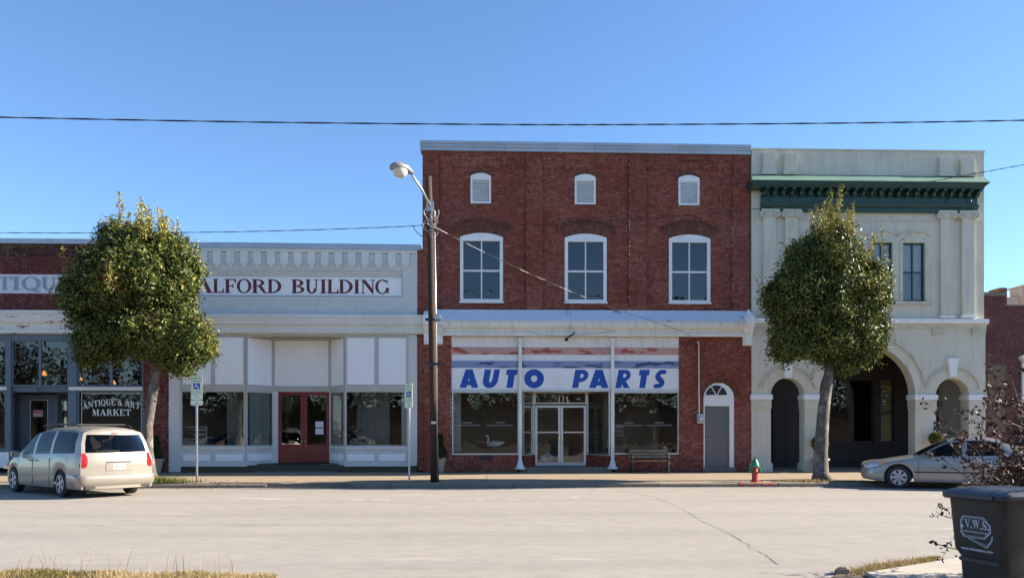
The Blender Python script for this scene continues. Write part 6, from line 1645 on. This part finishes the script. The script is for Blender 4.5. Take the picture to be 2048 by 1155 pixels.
# ---------------- minivan
def minivan(loc, rz):
    v = empty('minivan', loc, rz); tag(v, 'champagne gold minivan parked at an angle, rear lights towards us', 'van')
    L = 5.05
    zt = [(0,.66),(.10,.78),(.55,.94),(.95,1.06),(1.3,1.28),(1.75,1.55),(2.1,1.66),(2.6,1.72),(3.5,1.745),(4.6,1.72),(5.05,1.68)]
    ze = [(0,.60),(.10,.72),(.55,.87),(.95,.98),(1.3,1.19),(1.75,1.45),(2.1,1.56),(2.6,1.62),(3.5,1.64),(4.6,1.615),(5.05,1.58)]
    ye = [(0,.55),(.10,.68),(.55,.78),(.95,.80),(1.3,.77),(1.75,.73),(2.1,.72),(3.5,.73),(5.05,.72)]
    zb = [(0,.52),(.10,.64),(.55,.80),(.95,.92),(1.5,.98),(3,1.02),(5.05,1.06)]
    Wt = [(0,.62),(.10,.80),(.45,.93),(1,.985),(4.4,.99),(4.85,.97),(5.05,.93)]
    wh = (.96, 3.98); zt, ze, zb = [[(a, b*1.055) for a, b in t] for t in (zt, ze, zb)]
    def sh(s, z):
        k = max(0, min(1, (s-4.0)/1.05)); k = k*k*(3-2*k); return s-k*max(0, z-.95)*.36
    def part(s, j):
        if j in (5, 6):
            if 1.42 < s < 2.22: return 'side_front'
            if 2.34 < s < 3.30: return 'side_mid'
            if 3.40 < s < 4.78: return 'side_rear'
        if j >= 8 and 1.0 < s < 1.98: return 'windshield'
        return 'body'
    A, S, half, out = car_body(v, L, zt, ze, ye, zb, Wt, .235, wh, .385, .335, part,
        {'body': ('body', 'van_paint'), 'side_front': ('front_window', 'car_glass'), 'side_mid': ('door_window', 'car_glass'), 'side_rear': ('quarter_window', 'car_glass'), 'windshield': ('windshield', 'car_glass')}, sh)
    # rear panel: rows of the last section joined left to right
    E = A[-1]; cols = 14; zs = []
    def rp(u, t, out_=0.0):
        """u in -1..1 across, t = z height; x on the curved tailgate"""
        ys = np.interp(t, E[:,2][:9], E[:,1][:9]); xs = np.interp(t, E[:,2][:9], E[:,0][:9])
        bow = .085*(1-u*u)
        return (half-xs-bow-out_*1.0, u*ys, t)
    def patch(name, mat, u0, u1, z0, z1, out_, parent, nu=16, nz=8, corner=0.0):
        mb = MB(); vs = []
        for i in range(nz+1):
            t = z0+(z1-z0)*i/nz
            for k in range(nu+1):
                vs.append(rp(u0+(u1-u0)*k/nu, t, out_))
        mb.add(vs, [(i*(nu+1)+k, i*(nu+1)+k+1, (i+1)*(nu+1)+k+1, (i+1)*(nu+1)+k) for i in range(nz) for k in range(nu)])
        return mb.build(name, M[mat], parent, smooth='all', local=True, recalc=False)
    zt_ = E[8][2]
    zw0, zw1 = 1.15, 1.605
    tg = patch('tailgate', 'van_paint', -1, 1, E[0][2], zw0, 0, v)
    patch('tailgate_top', 'van_paint', -1, 1, zw1, zt_, 0, v, nz=2); patch('tailgate_post', 'van_paint', -1, -.90, zw0, zw1, 0, v, 2); patch('tailgate_post', 'van_paint', .90, 1, zw0, zw1, 0, v, 2)
    # roof edge closing
    mb = MB(); top = [(half-p[0], p[1], p[2]) for p in E[8:]] ; bot = rp
    n = len(top); vs = []
    for s_ in (-1, 1):
        for p in E[8:]: vs.append((half-p[0]-.085*(1-(p[1]/.72)**2)*1.0, s_*p[1], p[2])); 
    a = len(vs)
    for s_ in (-1, 1):
        for p in E[8:]: vs.append(rp(s_*p[1]/E[8][1], zt_))
    fs = []
    for h in (0, 1):
        for k in range(n-1): fs.append((h*n+k, h*n+k+1, a+h*n+k+1, a+h*n+k))
    b = len(vs)
    for s_ in (-1, 1):
        for p in E[8:]: vs.append((half-p[0], s_*p[1], p[2]))
    for h in (0, 1):
        for k in range(n-1): fs.append((h*n+k, h*n+k+1, b+h*n+k+1, b+h*n+k))
    mb.add(vs, fs).build('roof_lip', M['van_paint'], v, smooth='all', local=True)
    patch('rear_window', 'car_glass', -.90, .90, zw0, zw1, .002, v)
    hb = patch('brake_light', 'tail', -.13, .13, 1.622, 1.655, .014, v, 4, 2)
    # licence plate recess
    patch('plate_surround', 'van_paint', -.36, .36, .69, .93, .010, tg, 6, 4); patch('plate_ledge', 'black', -.34, .34, .895, .918, .014, tg, 6, 1)
    pl = patch('number_plate', 'paper', -.165, .165, .73, .87, .016, tg, 4, 2)
    px_ = rp(0, .77, .018)
    t_ = text(pl, 'SHL-9301', px_[0]-.003, 0, .765, .085, 'maroon_letter', 'lettering', .001, (90, 0, -90), local=True, sx=.8)
    patch('tailgate_seam', 'black', -.93, .93, .552, .560, .004, tg, 14, 1)
    mb = MB(); 
    for s_ in (-1, 1):
        mb = MB(); vs = []; nz = 10
        for i in range(nz+1):
            t = .78+.36*i/nz; wv = .55+.45*math.sin(math.pi*min(1, .12+i/nz*.9))
            ys = np.interp(t, E[:,2][:9], E[:,1][:9]); xs = half-np.interp(t, E[:,2][:9], E[:,0][:9])
            xr = rp(1-.17*wv, t, .016)
            vs += [(xr[0], s_*ys*(1-.17*wv), t), (xs-.018, s_*(ys*.965), t), (xs+.02, s_*(ys+.012), t), (xs+.13*wv, s_*(ys+.014), t), (xs+.13*wv, s_*(ys-.02), t)]
        mb.add(vs, [(i*5+k, i*5+k+1, (i+1)*5+k+1, (i+1)*5+k) for i in range(nz) for k in range(4)])
        tl = mb.build('tail_light', M['tail'], v, smooth=True, local=True)
        MB().box(rp(.90,.76)[0]-.022, rp(.90,.76)[0]-.002, s_*.86-.035, s_*.86+.035, .955, 1.0).build('reverse_lens', M['head_lens'], tl, local=True) if False else None
    # rear bumper wraps the corner
    mb = MB(); prof = [(.005,.60),(.055,.585),(.075,.54),(.075,.45),(.055,.36),(.0,.30)]; path = []
    for s_ in np.linspace(-1, 1, 25):
        x = -half-.075*(1-s_*s_)-.0; y = s_*.955; path.append((x, y))
    path = [(-half+.655, -.99), (-half+.30, -.985), (-half+.08, -.97)] + path[1:-1] + [(-half+.08, .97), (-half+.30, .985), (-half+.655, .99)]
    vs = []; n = len(path)
    for i, (x, y) in enumerate(path):
        a, b = Vector(path[max(i-1,0)]), Vector(path[min(i+1,n-1)]); d = (b-a).normalized(); nn = Vector((-d.y, d.x)); nn = -nn if nn.x > 0 and abs(y) < .9 else nn
        if nn.dot(Vector((x+half-1.0, y))) < 0: nn = -nn
        k_ = max(.12, min(1, 1-(x+half)/.45))
        for o_, z in prof: vs.append((x+nn.x*o_*k_, y+nn.y*o_*k_, z))
    m_ = len(prof)
    mb.add(vs, [(i*m_+k, (i+1)*m_+k, (i+1)*m_+k+1, i*m_+k+1) for i in range(n-1) for k in range(m_-1)])
    mb.build('rear_bumper', M['van_paint'], v, smooth='all', local=True)
    MB().box(-half-.05, -half+.9, -.86, .86, .22, .34).build('underbody', M['black'], v, local=True, bevel=.03)
    MB().tube([(-half+.5,-.45,.24),(-half-.04,-.46,.25)], .03, 10).build('exhaust_pipe', M['dark_metal'], v, local=True)
    # wiper, rails, mirrors, handles
    MB().tube([rp(-.05,1.185,.03), rp(.30,1.20,.035), rp(.62,1.19,.03)], [.012,.010,.007], 6).build('wiper', M['black'], v, local=True)
    for s_ in (-1, 1):
        ra_ = MB().tube([(half-2.2,s_*.66,1.79),(half-2.35,s_*.67,1.85),(half-3.3,s_*.675,1.885),(half-4.25,s_*.67,1.86),(half-4.45,s_*.66,1.80)], .017, 8).build('roof_rail', M['black'], v, local=True, smooth='all')
        mr = MB().pxz([(half-1.50,.98),(half-1.36,1.0),(half-1.36,1.13),(half-1.44,1.17),(half-1.54,1.13)], s_*.99, s_*1.20).build('door_mirror', M['van_paint'], v, local=True, bevel=.03)
        MB().quad((half-1.545,s_*1.01,1.01),(half-1.545,s_*1.18,1.01),(half-1.55,s_*1.18,1.13),(half-1.55,s_*1.01,1.13)).build('mirror_glass', M['chrome'], mr, local=True)
        for sx in (2.12, 2.52): MB().box(half-sx-.09, half-sx+.09, s_*.985-.012, s_*.985+.016*s_+.012, .90, .935).build('door_handle', M['van_paint'], v, local=True, bevel=.01)
        MB().box(half-3.55, half-1.45, s_*.991-.010, s_*.991+.010, .555, .60).build('side_moulding', M['van_paint'], v, local=True, bevel=.008)
    for xs in (2.29, 3.36):
        for s_ in (-1, 1): MB().box(half-xs-.004, half-xs+.004, s_*.986-.006, s_*.986+.006, .30, 1.0).build('door_gap', M['black'], v, local=True)
    for z in (1.78, ): MB().tube([(half-2.75,-.67,1.87),(half-2.75,.67,1.87)], .014, 8).build('roof_bar', M['black'], v, local=True); MB().tube([(half-4.1,-.67,1.865),(half-4.1,.67,1.865)], .014, 8).build('roof_bar', M['black'], v, local=True)
    for c in wh:
        for s_ in (-1, 1):
            wheel(v, half-c, s_*.86, .335, .215, 'rim_silver', 5, s_)
            MB().lathe([(.40,-.10),(.40,.10),(.385,.10),(.385,-.10)], (half-c,s_*.84,.335), 32, 'y').build('arch_liner', M['black'], v, local=True) if False else None
        MB().box(half-c-.38, half-c+.38, -.70, .70, .25, .78).build('wheel_well', M['black'], v, local=True)
    for (sx, n_) in ((2.3, 2), (3.2, 3)):
        for k in range(n_):
            y = (k-(n_-1)/2)*.60; st_ = MB().box(half-sx-.10, half-sx+.06, y-.24, y+.24, .75, 1.25).build('seat', M['seat'], v, local=True, bevel=.06)
            MB().box(half-sx-.09, half-sx+.02, y-.13, y+.13, 1.27, 1.45).build('headrest', M['seat'], st_, local=True, bevel=.05)
    MB().box(half-4.7, half-1.0, -.85, .85, .5, .72).build('cabin_floor', M['seat'], v, local=True)
    MB().tube([(half-3.9,.45,.95),(half-3.8,.52,1.08),(half-3.55,.5,1.10),(half-3.45,.42,.98)], [.08,.13,.13,.08], 8).build('blue_bag', M['sign_blue'], v, local=True, smooth='all')
    for s_ in (-1, 1): MB().pxz([(half-.10,.62),(half-.45,.70),(half-.50,.82),(half-.12,.74)], s_*.80, s_*.93).build('headlight', M['head_lens'], v, local=True, bevel=.02)
    return v
hd = R(50)
va = R(90)+hd                                      # heading: away and to the left
yr = 20.05; rl = Vector((PX(122, yr), yr))
fw_ = Vector((math.cos(va), math.sin(va))); lf = Vector((-fw_.y, fw_.x))
ctr = rl - fw_*(-(3.98-2.525))*1.0 - lf*.93
van_ = minivan((ctr.x, ctr.y, .0), va); van_.scale = (.95, .95, .96)

# ---------------- sedan
def sedan(loc, rz):
    v = empty('sedan', loc, rz); tag(v, 'silver beige four door sedan parked along the kerb behind the bare bush', 'car')
    L = 4.80
    zt = [(0,.60),(.08,.70),(.5,.80),(1.0,.885),(1.38,.955),(1.75,1.18),(2.1,1.37),(2.45,1.455),(2.8,1.48),(3.2,1.465),(3.55,1.40),(3.9,1.24),(4.2,1.095),(4.4,1.07),(4.72,1.04),(4.80,.86)]
    ze = [(0,.54),(.08,.64),(.5,.75),(1.0,.835),(1.38,.90),(1.75,1.11),(2.1,1.29),(2.45,1.375),(2.8,1.40),(3.2,1.385),(3.55,1.32),(3.9,1.17),(4.2,1.03),(4.4,1.0),(4.72,.97),(4.80,.80)]
    ye = [(0,.50),(.08,.62),(.5,.70),(1.38,.70),(1.75,.64),(2.1,.585),(2.8,.56),(3.2,.56),(3.55,.57),(3.9,.60),(4.2,.64),(4.72,.62),(4.8,.5)]
    zb = [(0,.48),(.08,.58),(.5,.70),(1.0,.79),(1.38,.86),(2,.895),(3,.92),(4,.95),(4.72,.92),(4.8,.74)]
    Wt = [(0,.52),(.05,.66),(.2,.78),(.5,.86),(.95,.895),(2,.90),(3.6,.90),(4.4,.87),(4.7,.80),(4.8,.6)]
    wh = (.92, 3.64)
    def part(s, j):
        if j in (5, 6):
            if 1.72 < s < 2.52: return 'side_front'
            if 2.64 < s < 3.50: return 'side_rear'
        if j >= 8 and 1.42 < s < 2.22: return 'windshield'
        if j >= 8 and 3.50 < s < 4.16: return 'rear_window'
        return 'body'
    A, S, half, out = car_body(v, L, zt, ze, ye, zb, Wt, [(0,.26),(.4,.20),(4.4,.20),(4.8,.30)], wh, .375, .315, part,
        {'body': ('body', 'sedan_paint'), 'side_front': ('front_window', 'car_glass'), 'side_rear': ('rear_side_window', 'car_glass'), 'windshield': ('windshield', 'car_glass'), 'rear_window': ('rear_window', 'car_glass')})
    for E, nm in ((A[0], 'front_bumper'), (A[-1], 'rear_bumper')):
        x = half-E[0][0]; d = 1 if nm[0] == 'f' else -1; pts = [(x+.0*d, p[1], p[2]) for p in E]+[(x, -p[1], p[2]) for p in E[::-1][1:]]
        MB().add(pts, [tuple(range(len(pts)))]).build(nm, M['sedan_paint'], v, local=True)
    for s_ in (-1, 1):
        hlm = MB(); vs = []
        for s, z0, z1 in ((.03,.56,.66),(.12,.57,.71),(.25,.60,.745),(.40,.635,.76),(.52,.69,.765)):
            w = smooth_tab(Wt)(s); vs += [(half-s, s_*(w+.012), z0), (half-s+.01, s_*(w-.02), z1), (half-s+.02, s_*(w-.16), z1+.015)]
        hlm.add(vs, [(i*3+k, i*3+k+1, i*3+k+4, i*3+k+3) for i in range(4) for k in range(2)])
        h = hlm.build('headlight', M['head_lens'], v, local=True, smooth='all')
        MB().add([(half-.40, s_*(smooth_tab(Wt)(.40)+.016), .65), (half-.51, s_*(smooth_tab(Wt)(.51)+.016), .70), (half-.51, s_*(smooth_tab(Wt)(.51)+.006), .755), (half-.40, s_*(smooth_tab(Wt)(.40)+.006), .75)], [(0,1,2,3)]).build('turn_signal', M['amber'], h, local=True)
        MB().pyz([(s_*.62,.78),(s_*.86,.78),(s_*.87,.93),(s_*.62,.95)], -half+.05, -half+.16).build('tail_light', M['tail'], v, local=True, bevel=.02)
        mr = MB().pxz([(half-1.78,.90),(half-1.62,.92),(half-1.62,1.02),(half-1.70,1.05),(half-1.80,1.02)], s_*.88, s_*1.04).build('door_mirror', M['sedan_paint'], v, local=True, bevel=.03)
        for sx in (2.42, 3.36): MB().box(half-sx-.10, half-sx+.10, s_*.900-.012, s_*.900+.014, .765, .80).build('door_handle', M['sedan_paint'], v, local=True, bevel=.012)
        MB().box(half-3.25, half-1.32, s_*.905-.011, s_*.905+.011, .46, .495).build('side_moulding', M['black'], v, local=True, bevel=.004)
        for xs, z0, z1 in ((1.42,.32,.84),(2.58,.24,.9),(3.42,.62,.9)): MB().box(half-xs-.004, half-xs+.004, s_*.899-.006, s_*.899+.006, z0, z1).build('door_gap', M['black'], v, local=True)
        MB().box(half-2.60, half-2.56, s_*.70-.06, s_*.70+.09, .93, 1.0).build('pillar_trim', M['black'], v, local=True) if False else None
    MB().box(half-.02, half+.012, -.42, .42, .56, .64).build('grille', M['black'], v, local=True, bevel=.01)
    MB().box(half-.06, half+.004, -.50, .50, .30, .42).build('lower_intake', M['black'], v, local=True, bevel=.01)
    for c in wh:
        for s_ in (-1, 1): wheel(v, half-c, s_*.795, .322, .205, 'rim_silver', 7, s_)
        MB().box(half-c-.36, half-c+.36, -.66, .66, .22, .70).build('wheel_well', M['black'], v, local=True)
    for sx, ys in ((2.55, (-.36, .36)), (3.35, (-.36, .36))):
        for y in ys:
            st_ = MB().box(half-sx-.10, half-sx+.06, y-.24, y+.24, .55, 1.06).build('seat', M['seat'], v, local=True, bevel=.06); MB().box(half-sx-.09, half-sx+.02, y-.12, y+.12, 1.08, 1.24).build('headrest', M['seat'], st_, local=True, bevel=.05)
    MB().box(half-4.2, half-1.3, -.8, .8, .35, .55).build('cabin_floor', M['seat'], v, local=True)
    MB().box(half-1.9, half-1.45, -.72, .72, .80, .90).build('dashboard', M['seat'], v, local=True, bevel=.04)
    return v
ysd = 22.15                                       # centre line, near wheels at the kerb side of the road
sxf = PX(1783, ysd-.9)
sa = R(157); sfw = Vector((math.cos(sa), math.sin(sa))); slf = Vector((-sfw.y, sfw.x))
wy = GY(1797, 976); wc = Vector((PX(1797, wy), wy)) - slf*.86
car_ = sedan((wc.x-sfw.x*1.48, wc.y-sfw.y*1.48, 0), sa)

# ================================================================== FOREGROUND RIGHT: WASTE BIN AND BUSH
M['bin'] = paint('dull_brown_plastic', (.045,.041,.036), .55, .12, 3, (.085,.08,.07), .5, False, .15, 50)
M['bin_lid'] = paint('dark_blue_gray_plastic', (.030,.036,.048), .42, .12, 3, None, 0, False, .1, 40)
yb4 = 6.85
bn = empty('waste_bin', (PX(2008, yb4), yb4, .05), R(-74)); tag(bn, 'brown wheeled waste bin lettered V.W.S. at the lower right corner', 'waste bin')
def rring(hx, hy, z, r=.06, n=4, cy=0.0):
    return [(p[0], p[1]+cy, z) for p in [(q[0], q[1]) for q in roundrect(-hx, hx, -hy, hy, r, n)]]
mb = MB(); levels = [(.205,.23,.0),(.215,.24,.03),(.235,.265,.48),(.262,.30,.545),(.285,.335,.98),(.295,.345,1.0)]
vs = []; n = 20
for hx_, hy_, z in levels: vs += rring(hx_, hy_, z)
n = len(vs)//len(levels)
mb.add(vs, [(i*n+k, i*n+(k+1) % n, (i+1)*n+(k+1) % n, (i+1)*n+k) for i in range(len(levels)-1) for k in range(n)] + [tuple(range(n-1,-1,-1))])
mb.build('body', M['bin'], bn, local=True, smooth=True)
mb = MB(); vs = []; lv = [(.315,.375,.985),(.325,.385,1.0),(.325,.385,1.035),(.29,.34,1.065),(.20,.25,1.085),(.01,.01,1.09)]
for hx_, hy_, z in lv: vs += rring(hx_, hy_, z, min(.07, hx_*.9))
mb.add(vs, [(i*n+k, i*n+(k+1) % n, (i+1)*n+(k+1) % n, (i+1)*n+k) for i in range(len(lv)-1) for k in range(n)])
ld_ = mb.build('lid', M['bin_lid'], bn, local=True, smooth=True)
MB().box(-.40, -.31, -.18, .18, .955, .995).build('handle', M['bin'], bn, local=True, bevel=.012)
MB().box(-.24, .24, -.405, -.37, 1.0, 1.03).build('lid_lip', M['bin_lid'], ld_, local=True, bevel=.008)
MB().box(-.20, .20, -.30, -.262, .44, .475).build('grab_bar', M['bin'], bn, local=True, bevel=.01)
for s_ in (-1, 1): MB().lathe([(.03,-.03),(.14,-.032),(.155,-.02),(.155,.02),(.14,.032),(.03,.03)], (s_*.262,.06,.155), 24, 'x').build('wheel', M['rubber'], bn, local=True, smooth=True)
# emblem on the face towards the street: dog tag outline and print (face leans outward with height)
def face_y(z): return -np.interp(z, [l[2] for l in levels], [l[1] for l in levels])
def onface(pts, w, name, mat, parent, lift=.002):
    """closed outline drawn as a band of width w on the bin's front"""
    mb = MB(); n = len(pts); cx = sum(p[0] for p in pts)/n; cz = sum(p[1] for p in pts)/n
    inn = [(cx+(p[0]-cx)*(1-w), cz+(p[1]-cz)*(1-w)) for p in pts]
    vs = [(p[0], face_y(p[1])-lift, p[1]) for p in pts]+[(p[0], face_y(p[1])-lift, p[1]) for p in inn]
    mb.add(vs, [(i, (i+1) % n, (i+1) % n+n, i+n) for i in range(n)])
    return mb.build(name, M[mat], parent, local=True, recalc=False)
tagp = [(-.125,.655),(-.155,.69),(-.155,.80),(-.125,.84),(.085,.84),(.15,.775),(.15,.715),(.085,.655)]
M['emblem'] = paint('emblem_dark', (.035,.035,.042), .5, .05, 4); M['emblem_white'] = paint('emblem_white', (.60,.62,.66), .5, .05, 4)
em = MB().add([(p[0], face_y(p[1])-.0015, p[1]) for p in tagp], [tuple(range(8))]).build('emblem', M['emblem'], bn, local=True, recalc=False)
onface(tagp, .055, 'emblem_outline', 'emblem_white', em, .003); onface([(p[0]*.90, .7475+(p[1]-.7475)*.86) for p in tagp], .03, 'emblem_inner_line', 'emblem_white', em, .003)
tp2 = [(-.06,.648),(.10,.60),(.155,.65),(.165,.70),(.16,.655),(.11,.585),(.09,.585),(-.09,.645)]
onface(tp2, .12, 'emblem_second_tag', 'emblem_white', em, .0025)
MB().add([(-.137+.014*math.cos(k*math.pi/5), face_y(.75)-.004, .7475+.014*math.sin(k*math.pi/5)) for k in range(10)], [tuple(range(10))]).build('emblem_hole', M['emblem_white'], em, local=True, recalc=False)
mb = MB(); x = -.105
def fy(x, z): return (x, z)
for c in 'V.W.S.':
    if c == '.':
        zq = .735; mb.add([(x,face_y(zq)-.004,zq),(x+.014,face_y(zq)-.004,zq),(x+.014,face_y(zq+.014)-.004,zq+.014),(x,face_y(zq+.014)-.004,zq+.014)], [(0,1,2,3)]); x += .022; continue
    w = {'V': .052, 'W': .072, 'S': .042}[c]; n0 = len(mb.v)
    glyph(mb, SERIF[c][1], x, w/SERIF[c][0], .737, .075, 0, step=.0002, depth=.003)
    for i in range(n0, len(mb.v)): p = mb.v[i]; mb.v[i] = (p[0], p[1]+face_y(p[2])-.001, p[2])
    x += w+.004
mb.build('lettering', M['emblem_white'], em, local=True, recalc=False)
text(em, 'VETERAN WASTE SOLUTIONS', -.005, float(face_y(.71))-.004, .70, .0185, 'emblem_white', 'lettering', .0004, local=True)
text(em, 'www.vetwastenc.com', 0, float(face_y(.55))-.006, .545, .036, 'emblem_white', 'lettering', .0008, local=True)

# bare brown bush
def bush(name, label, x, y, seed, n_st, hgt, spread, nleaf, extra=()):
    root = empty(name, (x, y, 0)); tag(root, label, 'bush', 'bare brown bushes by the bin')
    rr = np.random.default_rng(seed); tw = MB(); LP = []
    def branch(p, d, l, r0, depth):
        pts = [p]; n = 4
        for k in range(n):
            d = d+rr.normal(0, .16, 3); d[2] += .03; d /= np.linalg.norm(d); p = p+d*l/n; pts.append(p)
        tw.tube([tuple(q) for q in pts], [r0*(1-.65*k/n) for k in range(n+1)], 5 if depth == 0 else 4, cap=False)
        if depth < 2:
            for k in range(5 if depth == 0 else 3):
                q = pts[rr.integers(1, n+1)]; dd = d*.7+rr.normal(0, .5, 3); dd /= np.linalg.norm(dd); branch(q, dd, l*rr.uniform(.28, .5), r0*.5, depth+1)
        for q in pts[2:]:
            for _ in range(nleaf if depth else 1): LP.append(q+rr.normal(0, .016, 3))
    for k in range(n_st):
        a = rr.uniform(0, 2*np.pi); t = rr.uniform(.1, 1); d = np.array([math.cos(a)*spread*t, math.sin(a)*spread*t, 1.0]); d /= np.linalg.norm(d)
        branch(np.array([x+math.cos(a)*.15*t, y+math.sin(a)*.15*t, 0.0]), d, hgt*rr.uniform(.7, 1.08)*(1-.25*t), .012, 0)
    for (p, d, l) in extra: branch(np.array(p), np.array(d)/np.linalg.norm(d), l, .006, 1)
    tag(tw.build('twigs', M['twig'], root, recalc=False), kind='stuff')
    P = np.array(LP); V, Q, _ = leaf_cloud(P, rr.normal(0, 1, P.shape), .045, None, rr, .55)
    tag(np_mesh('leaves', V, Q, M['dry_leaf'], root, np.clip(rr.beta(1.4, 2.2, len(P)), 0, .999)), kind='stuff')
    return root
yq = 8.3
ext = [((PX(1925,7.9),7.9,PZ(1925,1035,7.9)), (-.9,-.1,.12), .33), ((PX(1925,7.6),7.6,PZ(1925,1100,7.6)), (-.9,-.1,.15), .30), ((PX(1930,8),8.0,PZ(1930,920,8)), (-.6,0,.5), .5)]
bush('bare_bush', 'leggy brown bush with dry leaves rising behind the waste bin', PX(2058, yq), yq, 3, 66, 1.30, .44, 2, ext)
bush('bare_bush', 'part of a dry brown bush at the far right edge beside the bin', PX(2160, 7.6), 7.6, 8, 44, 1.9, .30, 4)  # out of frame, added so that its shade falls on the bin
# ================================================================== ACROSS THE STREET, BEHIND THE CAMERA (seen only in the shop glass)
r = np.random.default_rng(77); bl = []
for k in range(34):
    x = -88+4.6*k+r.normal(0, 1.2); h = r.uniform(11, 14.5) if x < -28 else r.uniform(8.0, 10.5); w = r.uniform(2.8, 4.0)
    bl.append(((x, -39+r.normal(0, 1.5), h*.5), (w, w, h*.52)))
for x, h in ((23, 18.5), (-8, 13)): bl.append(((x, -40, h*.66), (3.2, 3.2, h*.34)))
P, D = crown_points(bl, 30000, r, .25, .1, .5)
V, Q, _ = leaf_cloud(P, D, .75, None, r, .6)
tag(np_mesh('woodland', V, Q, M['wood_far'], None, np.clip(r.normal(.4, .2, len(P)), 0, .999)), 'dark belt of trees across the street mirrored in the shop glass', 'trees', kind='stuff')
M['tan_wall'] = paint('brown_block_wall', (.24,.165,.10), .9, .2, .4, (.13,.09,.06), .6)
wh_ = empty('warehouse', (0, -33, 0)); tag(wh_, 'long low brown warehouse across the street mirrored in the shop glass', 'building')
MB().box(-90, 70, -36, -33, 0, 4.1).build('wall', M['tan_wall'], wh_)
MB().box(-90.3, 70.3, -36.3, -32.8, 4.1, 4.3).build('roof', M['dark_metal'], wh_)
c_ = copy_tree(car_); c_.location = (-14.8, 12.6, 0); c_.rotation_euler = (0, 0, R(-38)); tag(c_, 'pale parked sedan mirrored in the left window of the gray shop', 'car')
c_ = copy_tree(van_); c_.location = (-13.0, -21.5, 0); c_.rotation_euler = (0, 0, R(60)); tag(c_, 'pale van mirrored small in the right window of the gray shop', 'van')
